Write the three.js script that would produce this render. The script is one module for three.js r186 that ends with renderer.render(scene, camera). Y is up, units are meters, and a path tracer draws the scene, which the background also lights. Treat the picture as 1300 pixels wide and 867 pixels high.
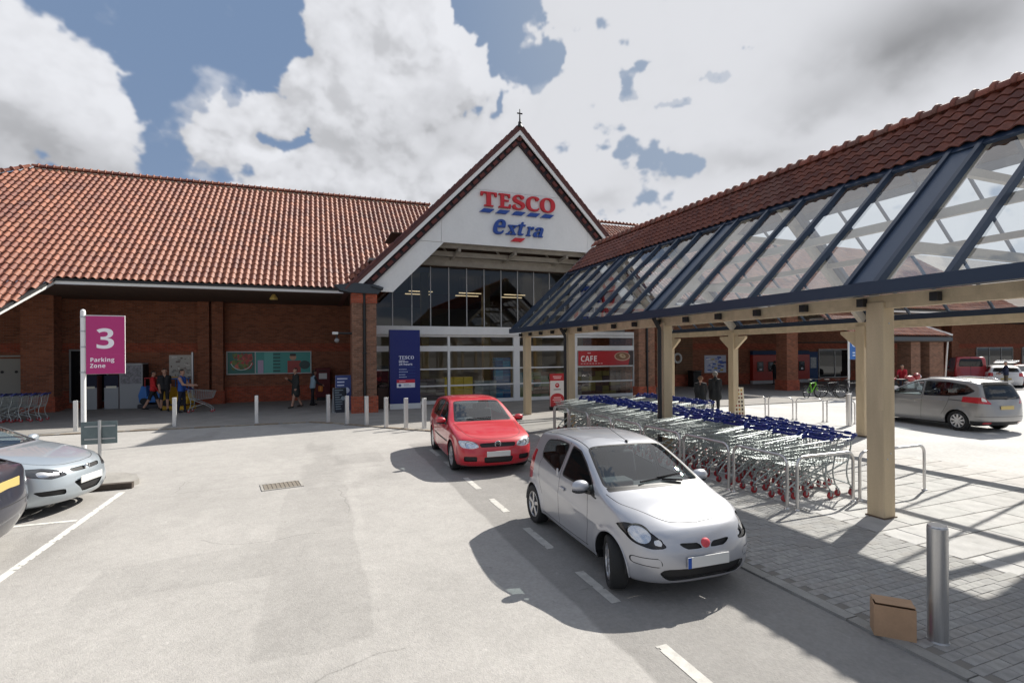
import * as THREE from 'three';
import { mergeGeometries, mergeVertices } from 'three/addons/utils/BufferGeometryUtils.js';
import { RoundedBoxGeometry } from 'three/addons/geometries/RoundedBoxGeometry.js';
import { TextGeometry } from 'three/addons/geometries/TextGeometry.js';
import { FontLoader } from 'three/addons/loaders/FontLoader.js';
import { RectAreaLightUniformsLib } from 'three/addons/lights/RectAreaLightUniformsLib.js';
RectAreaLightUniformsLib.init();

const scene = new THREE.Scene();
const R = Math.PI / 180;
// ---------- camera: 2.5 m above the road, level, lens shifted up a little ----------
const camera = new THREE.PerspectiveCamera(67.4, 1300 / 867, 0.1, 600);
camera.position.set(0, 2.5, 0);
camera.rotation.order = 'YXZ';
camera.rotation.set(0, -21 * R, -0.0065);
camera.setViewOffset(1300, 867, 0, -14.5, 1300, 867);
// ---------- noise ----------
function rng(seed) { let a = seed >>> 0; return () => { a = (a + 0x6D2B79F5) >>> 0; let t = Math.imul(a ^ (a >>> 15), 1 | a); t = (t + Math.imul(t ^ (t >>> 7), 61 | t)) ^ t; return ((t ^ (t >>> 14)) >>> 0) / 4294967296; }; }
const PERM = new Float32Array(65536); { const r = rng(7); for (let i = 0; i < 65536; i++) PERM[i] = r(); }
const lat = (x, y, p) => { x = ((x % p) + p) % p; y = ((y % p) + p) % p; return PERM[(Math.imul(x, 374761393) + Math.imul(y, 668265263) >>> 8) & 65535]; };
function vnoise(x, y, p = 256) {
  const xi = Math.floor(x), yi = Math.floor(y); let fx = x - xi, fy = y - yi;
  fx = fx * fx * (3 - 2 * fx); fy = fy * fy * (3 - 2 * fy);
  const a = lat(xi, yi, p), b = lat(xi + 1, yi, p), c = lat(xi, yi + 1, p), d = lat(xi + 1, yi + 1, p);
  return a + (b - a) * fx + (c - a) * fy + (a - b - c + d) * fx * fy;
}
function fbm(x, y, oct = 5, p = 256) { let s = 0, a = 0.5, n = 0; for (let i = 0; i < oct; i++) { s += a * vnoise(x + 17.3 * i, y + 9.1 * i, p); n += a; x *= 2; y *= 2; p *= 2; a *= 0.5; } return s / n; }
const clamp = (x, a = 0, b = 1) => Math.min(b, Math.max(a, x));
const ss = (a, b, x) => { const t = clamp((x - a) / (b - a)); return t * t * (3 - 2 * t); };
const mix = (a, b, t) => a + (b - a) * t;
// ---------- exposure, sun and sky ----------
const EXPOSURE = 1.55;
const SUN_DIR = new THREE.Vector3(0.691, 0.670, -0.270).normalize();   // low behind the shop, to the right
const sun = new THREE.DirectionalLight(new THREE.Color(1, 0.955, 0.88), 4.9);
sun.position.copy(SUN_DIR).multiplyScalar(120); sun.target.position.set(8, 0, -14);
sun.position.add(sun.target.position);
sun.castShadow = true; sun.shadow.mapSize.set(4096, 4096); sun.shadow.bias = -0.0005;
Object.assign(sun.shadow.camera, { left: -50, right: 50, top: 50, bottom: -50, near: 1, far: 260 });
scene.add(sun, sun.target);
{
  const W = 3072, H = 1536, px = new Float32Array(W * H * 4);
  // cumulus laid out by azimuth (degrees right of the facade's normal) and elevation
  const puffs = [ // az, el, radius az, radius el, weight
    [-21.5, 18.5, 8, 6.5, 1.1], [-29, 20, 8.5, 7, 1.1], [-13.5, 13, 5, 2.2, 0.62], [-7, 12, 8, 2.2, 0.66],
    [1.0, 29.5, 6.5, 5, 1.0], [5.5, 24, 10, 5.5, 1.1], [12, 20, 10, 6, 1.05], [-6, 21.5, 2.8, 2.2, 0.75], [3, 17, 8, 2.8, 0.95], [16, 28, 6.5, 7, 1.0], [10, 33, 5, 3.5, 0.9],
    [7, 42, 13, 6.5, 1.1], [22, 49, 14, 6, 1.0], [-10, 50, 12, 6, 0.95], [38, 56, 14, 6, 0.9],  // unseen clouds above the frame, added to brighten reflections in the canopy glass
  ];
  const holes = [[21.5, 32, 4.0, 3.6, 1.5], [17.5, 34, 2.4, 3.0, 1.0], [24.5, 29, 2.0, 1.6, 0.9], [36, 27.5, 2.6, 1.4, 1.1], [41.5, 25.8, 1.7, 0.8, 0.9], [45.5, 27.6, 2.4, 1.0, 0.9], [38, 18.2, 3.2, 1.1, 0.75], [14.5, 24, 2.2, 1.4, 0.8], [-2, 21.2, 2.8, 0.8, 0.9], [19, 25, 1.5, 1.0, 0.6]];
  const greys = [[61.5, 26.5, 8.5, 4.0, 0.85], [53, 22.5, 5, 2.0, 0.4], [-22, 15.8, 7, 2.8, 0.8], [-16, 14, 5, 2, 0.5], [13.5, 24, 5, 3, 0.45], [31, 15.6, 2.6, 1.3, 0.5], [46, 19, 6, 1.2, 0.45], [37.5, 18, 3.4, 1.2, 0.6], [5, 21, 6, 2, 0.35]];
  const blob = (L, az, el) => { let s = 0; for (const [a, e, ra, re, w] of L) { let d = az - a; if (d > 180) d -= 360; if (d < -180) d += 360; const q = (d / ra) ** 2 + ((el - e) / re) ** 2; if (q < 6) s += w * Math.exp(-q * 1.1); } return s; };
  const dens = (az, el) => { // > 0 inside a cloud
    const f = fbm(az / 12 + 100, el / 9 + 50, 7, 30) - 0.5, g = fbm(az / 4.5 + 7, el / 3.2 + 23, 6, 80) - 0.5, q = Math.abs(2 * fbm(az / 2.4 + 3, el / 1.8 + 61, 5, 150) - 1), wa = az + f * 9 + g * 3.5, we = el + g * 4 + f * 5;
    const inView = ss(-44, -28, az) * (1 - ss(72, 86, az)) * (1 - ss(56, 70, el)), veil = ss(13, 24, az + f * 12) * (1 - ss(96, 130, az)) * (1 - ss(60, 82, el));
    const wild = 0.04 + f * 1.5 + g * 0.6 - (q - 0.16) * 0.3, laid = mix(blob(puffs, wa, we) - 0.46, 0.42, veil) + f * 0.8 + g * 0.95 - (q - 0.16) * 0.55 - blob(holes, az + g * 9 + f * 7 + q * 1.5, el + g * 5 + f * 3) * 1.05;
    return [mix(wild, laid, Math.max(inView, veil)), f, g, inView, veil];
  };
  for (let j = 0; j < H; j++) {
    const el = ((j + 0.5) / H - 0.5) * 180, ce = Math.cos(el * R), se = Math.sin(el * R);
    for (let i = 0; i < W; i++) {
      const ph = ((i + 0.5) / W - 0.5) * 2 * Math.PI, dx = Math.cos(ph) * ce, dz = Math.sin(ph) * ce, k = (j * W + i) * 4;
      let r, g, b;
      if (el < -0.5) { r = 0.30; g = 0.29; b = 0.28; } else {
        const az = Math.atan2(dx, -dz) / R, [d, f, n2, inView, veil] = dens(az, el), haze = Math.exp(-Math.max(el, 0) / 9);
        const mu = dx * SUN_DIR.x + se * SUN_DIR.y + dz * SUN_DIR.z, glow = Math.max(0, mu) ** 8 * 0.15;
        const milk = 0.55 * ss(5, 32, az) * (1 - ss(100, 140, az)); r = mix(mix(0.185, 0.36, haze), 0.36, milk) + glow; g = mix(mix(0.272, 0.45, haze), 0.42, milk) + glow; b = mix(mix(0.435, 0.58, haze), 0.51, milk) + glow * 0.9;
        const cov = Math.max(ss(-0.07, 0.11, d), 0.55 * ss(-0.34, 0.02, d + n2 * 0.9) * ss(0.0, 0.22, n2 + f * 0.5));
        if (cov > 0) {
          const toSun = d - dens(az + 1.6, el + 1.3)[0];                       // thinner towards the sun: the lit side
          let grey = blob(greys, az + n2 * 6, el + n2 * 4 + f * 3) * inView + (1 - inView) * 0.7 * ss(0.25, 0.75, d) * (1 - veil);
          grey = clamp(grey * (0.75 + 0.9 * f + 0.5 * n2) + (1 - veil * 0.9) * 0.22 * clamp(-toSun * 2.2 + n2 * 0.7));
          const lum = mix(0.73 + 0.10 * clamp(toSun * 2, -0.6, 1) * (1 - veil) + glow * 0.3, 0.27, grey);
          r = mix(r, lum * 0.985, cov); g = mix(g, lum, cov); b = mix(b, lum * 1.05, cov);
        }
      }
      const e = 1 / EXPOSURE; px[k] = r * e; px[k + 1] = g * e; px[k + 2] = b * e; px[k + 3] = 1;
    }
  }
  const sky = new THREE.DataTexture(px, W, H, THREE.RGBAFormat, THREE.FloatType);
  sky.mapping = THREE.EquirectangularReflectionMapping; sky.magFilter = THREE.LinearFilter; sky.minFilter = THREE.LinearFilter; sky.needsUpdate = true; sky.name = 'sky';
  scene.background = sky; scene.environment = sky;
}
const renderer = new THREE.WebGLRenderer({ antialias: true });
renderer.toneMapping = THREE.LinearToneMapping; renderer.toneMappingExposure = EXPOSURE;
renderer.shadowMap.enabled = true;
// ---------- helpers: names, things and parts ----------
const taken = {};
function numbered(n) { const k = taken[n] = (taken[n] ?? -1) + 1; return k ? n + '_' + String(k).padStart(3, '0') : n; }
function thing(name, label, category, [x, y, z] = [0, 0, 0], turn = 0, group) {
  const o = new THREE.Group(); o.name = numbered(name); scene.add(o);
  o.position.set(x, y, z); o.rotation.y = turn; o.userData = { label, category };
  if (group) o.userData.group = group;
  return o;
}
function copyOf(src, [x, y, z], turn, label, group) {
  const o = src.clone(); o.name = numbered(src.name.replace(/_\d{3}$/, '')); scene.add(o);
  o.position.set(x, y, z); o.rotation.y = turn; o.userData = { label: label ?? src.userData.label, category: src.userData.category };
  if (group ?? src.userData.group) o.userData.group = group ?? src.userData.group;
  return o;
}
function part(parent, name, geo, mat, label) {
  const g = Array.isArray(geo) ? join(geo) : geo;
  const m = new THREE.Mesh(g, mat); m.name = name; m.castShadow = m.receiveShadow = true; parent.add(m);
  if (label) m.userData.label = label;
  return m;
}
function sub(parent, name) { const o = new THREE.Group(); o.name = name; parent.add(o); return o; }
function struct(name, geo, mat) { const m = part(scene, numbered(name), geo, mat); m.userData.kind = 'structure'; return m; }
function structGroup(name) { const o = new THREE.Group(); o.name = numbered(name); o.userData.kind = 'structure'; scene.add(o); return o; }
function solo(name, geo, mat, label, category, group) { const m = part(scene, numbered(name), geo, mat, label); m.userData.category = category; if (group) m.userData.group = group; return m; }
// ---------- geometries (uv in metres) ----------
function norm(g) { if (!g.index) { const n = g.attributes.position.count, ix = new (n > 65535 ? Uint32Array : Uint16Array)(n); for (let i = 0; i < n; i++) ix[i] = i; g.setIndex(new THREE.BufferAttribute(ix, 1)); } for (const k of Object.keys(g.attributes)) if (!['position', 'normal', 'uv'].includes(k)) g.deleteAttribute(k); if (!g.attributes.uv) g.setAttribute('uv', new THREE.BufferAttribute(new Float32Array(g.attributes.position.count * 2), 2)); return g; }
function join(list) { return list.length === 1 ? list[0] : mergeGeometries(list.map(norm)); }
function boxUV(g) { // metric planar uv by face normal, in the geometry's own frame
  const p = g.attributes.position, n = g.attributes.normal, u = new Float32Array(p.count * 2);
  for (let i = 0; i < p.count; i++) {
    const ax = Math.abs(n.getX(i)), ay = Math.abs(n.getY(i)), az = Math.abs(n.getZ(i));
    if (ay >= ax && ay >= az) { u[2 * i] = p.getX(i); u[2 * i + 1] = p.getZ(i); }
    else if (ax >= az) { u[2 * i] = p.getZ(i); u[2 * i + 1] = p.getY(i); }
    else { u[2 * i] = p.getX(i); u[2 * i + 1] = p.getY(i); }
  }
  g.setAttribute('uv', new THREE.BufferAttribute(u, 2)); return g;
}
function B(x0, x1, y0, y1, z0, z1) { const g = new THREE.BoxGeometry(Math.abs(x1 - x0), Math.abs(y1 - y0), Math.abs(z1 - z0)); g.translate((x0 + x1) / 2, (y0 + y1) / 2, (z0 + z1) / 2); return boxUV(g); }
function RB(w, h, d, r = 0.02, seg = 2) { return boxUV(new RoundedBoxGeometry(w, h, d, seg, r)); }
const V = (x, y, z) => new THREE.Vector3(x, y, z);
function align(g, p, q) { const d = q.clone().sub(p), m = new THREE.Matrix4().makeRotationFromQuaternion(new THREE.Quaternion().setFromUnitVectors(V(0, 1, 0), d.clone().normalize())); g.applyMatrix4(m); g.translate((p.x + q.x) / 2, (p.y + q.y) / 2, (p.z + q.z) / 2); return g; }
function rod(p, q, r1, r2 = r1, seg = 8, open = false) { return align(new THREE.CylinderGeometry(r2, r1, p.distanceTo(q), seg, 1, open), p, q); }
function beam(p, q, w, h, up = V(0, 1, 0)) { // rectangular bar from p to q; h measured along "up"
  const d = q.clone().sub(p), L = d.length(), z = d.clone().normalize(), x = new THREE.Vector3().crossVectors(up, z).normalize(), y = new THREE.Vector3().crossVectors(z, x);
  const g = boxUV(new THREE.BoxGeometry(w, h, L)); g.applyMatrix4(new THREE.Matrix4().makeBasis(x, y, z)); g.translate((p.x + q.x) / 2, (p.y + q.y) / 2, (p.z + q.z) / 2); return g;
}
function tube(pts, r, n = 24, seg = 8) { return new THREE.TubeGeometry(new THREE.CatmullRomCurve3(pts, false, 'centripetal'), n, r, seg, false); }
function poly(points, depth, bevel = 0) { const s = new THREE.Shape(points.map(([x, y]) => new THREE.Vector2(x, y))); return new THREE.ExtrudeGeometry(s, { depth, bevelEnabled: bevel > 0, bevelSize: bevel, bevelThickness: bevel, bevelSegments: 2, curveSegments: 12 }); }
function quad(a, b, c, d, uv = [0, 0, 1, 0, 1, 1, 0, 1]) { const g = new THREE.BufferGeometry(); g.setAttribute('position', new THREE.Float32BufferAttribute([...a, ...b, ...c, ...d], 3)); g.setAttribute('uv', new THREE.Float32BufferAttribute(uv, 2)); g.setIndex([0, 1, 2, 0, 2, 3]); g.computeVertexNormals(); return g; }
// ---------- textures and materials ----------
function tex(w, h, metres, fn, { srgb = true, my } = {}) { // fn(u, v) in 0..1 returns rgb 0..1 (sRGB values when srgb)
  const d = new Uint8Array(w * h * 4);
  for (let j = 0; j < h; j++) for (let i = 0; i < w; i++) { const c = fn((i + 0.5) / w, (j + 0.5) / h), k = (j * w + i) * 4; d[k] = clamp(c[0]) * 255; d[k + 1] = clamp(c[1]) * 255; d[k + 2] = clamp(c[2]) * 255; d[k + 3] = 255; }
  const t = new THREE.DataTexture(d, w, h); t.wrapS = t.wrapT = THREE.RepeatWrapping; t.magFilter = THREE.LinearFilter; t.minFilter = THREE.LinearMipmapLinearFilter; t.generateMipmaps = true;
  if (srgb) t.colorSpace = THREE.SRGBColorSpace; t.repeat.set(1 / metres, 1 / (my ?? metres)); t.needsUpdate = true; return t;
}
const toS = (x) => x <= 0.0031308 ? 12.92 * x : 1.055 * Math.pow(x, 1 / 2.4) - 0.055;
const L3 = (r, g, b) => new THREE.Color().setRGB(r, g, b);
const mat = (c, o = {}) => new THREE.MeshStandardMaterial({ color: c.isColor ? c : new THREE.Color(c), roughness: 0.7, ...o });
const phys = (c, o = {}) => new THREE.MeshPhysicalMaterial({ color: c.isColor ? c : new THREE.Color(c), roughness: 0.5, ...o });
// mottled colour: base linear rgb, amount of variation, size in metres
function mottled(base, amt, metres = 2, size = 256, freq = 8, streak = 1) {
  return tex(size, size, metres, (u, v) => { const n = fbm(u * freq, v * freq * streak, 5, freq) - 0.5, s = fbm(u * freq * 12, v * freq * 12, 2, freq * 12) - 0.5; const k = 1 + amt * (n * 1.6 + s * 0.7); return [toS(base[0] * k), toS(base[1] * k), toS(base[2] * k)]; });
}
function sheet(w, h, draw) { const c = document.createElement('canvas'); c.width = w; c.height = h; const x = c.getContext('2d'); draw(x, w, h); const t = new THREE.CanvasTexture(c); t.colorSpace = THREE.SRGBColorSpace; t.magFilter = THREE.LinearFilter; return t; }
// brick: colour and mortar relief, stretcher bond 225 x 75 mm
function brickTex(tone, seed, mortar = [0.2, 0.15, 0.12]) {
  const r = rng(seed), N = 8 * 24 + 50, tones = Array.from({ length: N }, () => 0.72 + 0.5 * r());
  const S = 512, col = tex(S, S, 1.8, (u, v) => {
    const row = Math.floor(v * 24), ru = u * 8 + (row % 2) * 0.5, bi = Math.floor(ru) % 8, fu = ru - Math.floor(ru), fv = v * 24 - row;
    const m = fu < 0.045 || fv < 0.13, k = tones[row * 8 + bi] * (0.86 + 0.3 * fbm(u * 60, v * 60, 3, 60)) * (0.88 + 0.24 * fbm(u * 4, v * 4, 3, 4));
    return m ? mortar.map((q) => toS(q)) : tone.map((q) => toS(q * k));
  });
  const bump = tex(S, S, 1.8, (u, v) => { const row = Math.floor(v * 24), ru = u * 8 + (row % 2) * 0.5, fu = ru - Math.floor(ru), fv = v * 24 - row; const m = fu < 0.045 || fv < 0.13; const k = m ? 0.1 : 0.8 + 0.2 * vnoise(u * 90, v * 90, 90); return [k, k, k]; }, { srgb: false });
  return mat('#ffffff', { map: col, bumpMap: bump, bumpScale: 0.012, roughness: 0.9 });
}
const brick = brickTex([0.28, 0.10, 0.052], 3), brickRed = brickTex([0.38, 0.085, 0.042], 5);
const white = mat('#ffffff', { map: mottled([0.74, 0.74, 0.72], 0.09, 5, 256, 6, 0.5), roughness: 0.55 });
const whiteFrame = mat('#ffffff', { map: mottled([0.76, 0.76, 0.75], 0.06, 2), roughness: 0.4 });
const navySteel = mat(L3(0.022, 0.038, 0.07), { roughness: 0.38, metalness: 0.2 });
const slateSteel = mat(L3(0.03, 0.04, 0.05), { roughness: 0.45 });
const black = mat(L3(0.012, 0.012, 0.013), { roughness: 0.6 });
const blackGloss = mat(L3(0.012, 0.012, 0.014), { roughness: 0.22 });
const beige = mat('#ffffff', { map: mottled([0.52, 0.41, 0.265], 0.18, 1.6, 512, 16, 0.12), roughness: 0.72 });
const steel = mat(L3(0.62, 0.61, 0.6), { metalness: 1, roughness: 0.33 });
const chrome = mat(L3(0.75, 0.75, 0.76), { metalness: 1, roughness: 0.2 });
const galv = mat(L3(0.5, 0.51, 0.52), { metalness: 0.9, roughness: 0.42 });
const brown = mat('#ffffff', { map: mottled([0.07, 0.042, 0.03], 0.3, 2), roughness: 0.8 });
const concrete = mat('#ffffff', { map: mottled([0.3, 0.285, 0.26], 0.28, 2.5, 256, 8), roughness: 0.92 });
const paneGlass = phys(L3(0.90, 0.95, 0.97), { transmission: 1, thickness: 0, roughness: 0.0, ior: 2.6 }), rearPane = phys(L3(0.94, 0.96, 0.97), { transmission: 1, thickness: 0, roughness: 0.0, ior: 1.45 });
const darkGlass = phys(L3(0.30, 0.33, 0.34), { transmission: 1, thickness: 0, roughness: 0.0, ior: 1.55 });
const TILE = [[0.245, 0.080, 0.043], [0.285, 0.100, 0.053], [0.21, 0.066, 0.038], [0.26, 0.086, 0.044], [0.17, 0.052, 0.032]];
const terracotta = TILE.map((c) => mat('#ffffff', { map: mottled(c, 0.3, 0.8, 64, 6), roughness: 0.6 }));
const tileVC = mat('#ffffff', { vertexColors: true, roughness: 0.6 });
const oldTile = [[0.155, 0.052, 0.036], [0.185, 0.062, 0.04], [0.13, 0.045, 0.033], [0.165, 0.072, 0.054]].map((c) => mat('#ffffff', { map: mottled(c, 0.5, 0.6, 64, 6), roughness: 0.8 }));
const brickCol = brickTex([0.22, 0.11, 0.068], 9, [0.24, 0.18, 0.14]);
const shopGlass = phys(L3(0.82, 0.86, 0.86), { transmission: 1, thickness: 0, roughness: 0.0, ior: 1.5 });
const paleTimber = mat('#ffffff', { map: mottled([0.42, 0.38, 0.32], 0.18, 3), roughness: 0.75 });
const panelBlue = mat(L3(0.06, 0.085, 0.13), { roughness: 0.4, metalness: 0.2 });
const oldTone = [[0.155, 0.052, 0.036], [0.185, 0.062, 0.04], [0.13, 0.045, 0.033], [0.165, 0.072, 0.054]];
const ridgeMats = [[0.26, 0.09, 0.06], [0.2, 0.07, 0.05], [0.17, 0.08, 0.06]].map((c) => mat('#ffffff', { map: mottled(c, 0.4, 0.6, 64, 6), roughness: 0.75 }));
const zinc = mat(L3(0.42, 0.45, 0.44), { metalness: 0.7, roughness: 0.42 }), darkZinc = mat(L3(0.3, 0.31, 0.32), { metalness: 0.8, roughness: 0.45 });
const blueHandle = mat(L3(0.006, 0.02, 0.17), { roughness: 0.3 }), redWheel = mat(L3(0.33, 0.02, 0.025), { roughness: 0.5 });
const brown2 = mat('#ffffff', { map: mottled([0.16, 0.09, 0.05], 0.35, 1.2), roughness: 0.8 });
const windowBlack = mat(L3(0.014, 0.015, 0.017), { roughness: 0.03 });
// ================= GROUND =================
const asphaltBump = tex(512, 512, 0.9, (u, v) => { const k = 0.5 * vnoise(u * 90, v * 90, 90) + 0.5 * vnoise(u * 170, v * 170, 170); return [k, k, k]; }, { srgb: false });
function flat(x0, x1, z0, z1, y) { const g = new THREE.PlaneGeometry(x1 - x0, z1 - z0); g.rotateX(-Math.PI / 2); g.translate((x0 + x1) / 2, y, (z0 + z1) / 2); return g; }
{ // the wide sheet that reaches the horizon
  const t = tex(512, 512, 9, (u, v) => { const n = fbm(u * 6, v * 6, 5, 6), s = vnoise(u * 220, v * 220, 220); const k = 0.235 * (0.82 + 0.36 * n) * (0.86 + 0.28 * s); return [toS(k * 1.01), toS(k * 0.985), toS(k * 0.95)]; });
  const g = flat(-260, 260, -260, 260, -0.004); boxUV(g);
  struct('ground', g, mat('#ffffff', { map: t, bumpMap: asphaltBump, bumpScale: 0.004, roughness: 0.95 }));
}
const RX0 = -15, RX1 = 4.56, RZ0 = -20.2, RZ1 = 4.3;
const road = structGroup('road');
{
  const w = 1634, h = 2048, rr = rng(44);
  const cracks = [];
  for (let i = 0; i < 14; i++) { let x = mix(RX0 + 5, 2.2, rr()), z = mix(-13, 1, rr()), a = rr() * 6.28; const seg = []; for (let k = 0; k < 5 + rr() * 12; k++) { const nx = x + Math.cos(a) * 0.22, nz = z + Math.sin(a) * 0.22; seg.push([x, z, nx, nz]); x = nx; z = nz; a += (rr() - 0.5) * 1.3; } cracks.push(...seg); }
  for (const [x0, z0, x1, z1] of [[-6, -7.25, -3.6, -9.6], [-3.3, -11.6, 4.2, -11.95], [-4.2, -15.5, 1.8, -16.4]]) { let px = x0, pz = z0; for (let k = 1; k <= 22; k++) { const nx = mix(x0, x1, k / 22) + (rr() - 0.5) * 0.09, nz = mix(z0, z1, k / 22) + (rr() - 0.5) * 0.09; cracks.push([px, pz, nx, nz]); px = nx; pz = nz; } }
  const crackAt = new Float32Array(w * h);
  for (const [x0, z0, x1, z1] of cracks) { const n = Math.ceil(Math.hypot(x1 - x0, z1 - z0) / 0.006); for (let k = 0; k <= n; k++) { const X = mix(x0, x1, k / n) + (rr() - 0.5) * 0.01, Z = mix(z0, z1, k / n) + (rr() - 0.5) * 0.01; const i = Math.floor((X - RX0) / (RX1 - RX0) * w), j = Math.floor((RZ1 - Z) / (RZ1 - RZ0) * h); if (i > 0 && j > 0 && i < w && j < h) crackAt[j * w + i] = 0.35 + 0.5 * rr(); } }
  const inR = (X, Z, x0, x1, z0, z1, j) => ss(-j, j, X - x0) * ss(-j, j, x1 - X) * ss(-j, j, Z - z0) * ss(-j, j, z1 - Z);
  const t = tex(w, h, 1, (u, v) => {
    const X = mix(RX0, RX1, u), Z = mix(RZ1, RZ0, v);
    const n = fbm(X * 0.55 + 50, Z * 0.4 + 50, 5), f = fbm(X * 5 + 9, Z * 5 + 3, 3), s = vnoise(X * 61 + 70, Z * 61 + 20, 4096) , s2 = vnoise(X * 34 + 7, Z * 34 + 2, 4096);
    let k = 0.335 * (0.87 + 0.26 * n) * (0.92 + 0.16 * f) * (0.88 + 0.15 * s + 0.11 * s2);
    const wob = (fbm(X * 2 + 3, Z * 2 + 8, 3) - 0.5) * 0.14;
    k *= 1 - 0.30 * ss(-0.03, 0.03, X + wob * 0.6 - 2.38) * ss(-14.6, -13.8, -Math.abs(Z));       // the newer, darker strip beside the pavement
    k *= 1 - 0.085 * inR(X + wob, Z + wob, -0.52, 0.52, -10.3, -4.62, 0.02);           // reinstated trench
    k *= 1 - 0.09 * inR(X + wob, Z + wob * 1.4 + (X + 2) * 0.1, -2.35, -0.5, -7.35, -6.3, 0.03);
    k *= 1 + 0.05 * inR(X + wob, Z, 0.52, 0.66, -10.6, -4.7, 0.03);
    k *= 1 - 0.12 * inR(X + wob, Z + wob, 0.4, 1.5, -13.4, -12.2, 0.05);
    k *= 1 - 0.14 * ss(0.60, 0.74, fbm(X * 0.9 + 71, Z * 0.35 + 13, 4));               // oil and tyre staining
    const spot = vnoise(X * 9 + 31, Z * 9 + 77, 4096); if (spot > 0.975) k *= 1.14; if (spot < 0.02) k *= 0.82;
    const i = Math.floor(u * w), j = Math.floor(v * h); k *= 1 - 0.42 * crackAt[j * w + i];
    return [toS(k * 1.03), toS(k * 0.985), toS(k * 0.925)];
  });
  t.wrapS = t.wrapT = THREE.ClampToEdgeWrapping;
  const g = flat(RX0, RX1, RZ0, RZ1, 0);
  const bump = asphaltBump.clone(); bump.repeat.set((RX1 - RX0) / 0.9, (RZ1 - RZ0) / 0.9); bump.needsUpdate = true;
  part(road, 'asphalt', g, mat('#ffffff', { map: t, bumpMap: bump, bumpScale: 0.003, roughness: 0.93 }));
  // painted lines: worn paint with ragged edges, cut out of a fine grid
  const paint = [mat('#ffffff', { map: mottled([0.47, 0.455, 0.42], 0.3, 1.2, 256, 20), roughness: 0.8 }), mat('#ffffff', { map: mottled([0.60, 0.595, 0.56], 0.3, 1.2, 256, 20), roughness: 0.8 })];
  function line(x0, z0, x1, z1, wd, m, wear) {
    const L = Math.hypot(x1 - x0, z1 - z0), n = Math.round(L / 0.03), k = Math.max(3, Math.round(wd / 0.02)), ux = (x1 - x0) / L, uz = (z1 - z0) / L, pos = [], idx = [];
    for (let a = 0; a <= n; a++) for (let b = 0; b <= k; b++) { const s = L * a / n, c = wd * (b / k - 0.5); pos.push(x0 + ux * s - uz * c, 0.004, z0 + uz * s + ux * c); }
    for (let a = 0; a < n; a++) for (let b = 0; b < k; b++) { const i = a * (k + 1) + b, X = pos[3 * i], Z = pos[3 * i + 2]; const edge = b === 0 || b === k - 1 || a === 0 || a === n - 1; if (fbm(X * 22 + 5, Z * 22 + 9, 3) + (edge ? -0.1 : 0) > wear) idx.push(i, i + 1, i + k + 2, i, i + k + 2, i + k + 1); }
    const g = new THREE.BufferGeometry(); g.setAttribute('position', new THREE.Float32BufferAttribute(pos, 3)); g.setIndex(idx); g.computeVertexNormals(); boxUV(g); part(road, 'painted_line', g, m);
  }
  for (const [a, b] of [[-1.15, -0.25], [-2.75, -1.95], [-4.36, -3.55], [-5.18, -4.40], [-6.75, -5.92], [-8.32, -7.54], [-9.92, -9.0], [-11.6, -10.7], [-13.2, -12.3]]) if (a !== -4.36) line(2.79, a, 2.79, b, 0.11, paint[0], 0.18); else line(2.73, -3.62, 2.73, -2.75, 0.11, paint[0], 0.12);
  line(-3.32, -11.3, -3.32, 1.5, 0.1, paint[1], 0.2);
  line(-10, -9.68, -3.4, -9.62, 0.09, paint[1], 0.2); line(-10, -7.2, -3.4, -7.15, 0.09, paint[1], 0.2);
}
{ // drain cover let into the asphalt
  const d = thing('drain_cover', 'rectangular metal drain cover let into the pale asphalt', 'drain cover', [-0.62, 0, -10.68], 0.16);
  part(d, 'frame', [B(-0.36, 0.36, 0.002, 0.012, -0.26, -0.22), B(-0.36, 0.36, 0.002, 0.012, 0.22, 0.26), B(-0.36, -0.32, 0.002, 0.012, -0.22, 0.22), B(0.32, 0.36, 0.002, 0.012, -0.22, 0.22)], concrete);
  const bars = []; for (let i = 0; i < 9; i++) bars.push(B(-0.31 + i * 0.072, -0.27 + i * 0.072, 0.004, 0.011, -0.218, 0.218)); bars.push(B(-0.32, 0.32, 0.0025, 0.004, -0.22, 0.22));
  part(d, 'grating', bars, mat(L3(0.19, 0.165, 0.135), { roughness: 0.85 }));
}
{ // raised island with a dark front kerb beside the parked cars
  const pts = [[-9, 11.66], [-3.45, 11.66], [-3.3, 11.72], [-3.22, 11.9], [-3.4, 12.4], [-3.75, 12.75], [-4.4, 12.95], [-9, 12.95]];
  const g = poly(pts, 0.1); g.rotateX(-Math.PI / 2); boxUV(g); struct('traffic_island', g, concrete);
  const k = structGroup('island_kerb'); const km = mat('#ffffff', { map: mottled([0.07, 0.055, 0.045], 0.4, 1), roughness: 0.95 });
  for (let i = 0; i < 6; i++) part(k, 'kerb_stone', B(-3.24 - 0.92 * (i + 1) + 0.01, -3.24 - 0.92 * i, 0, 0.112, -11.655, -11.53), km);
}
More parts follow.
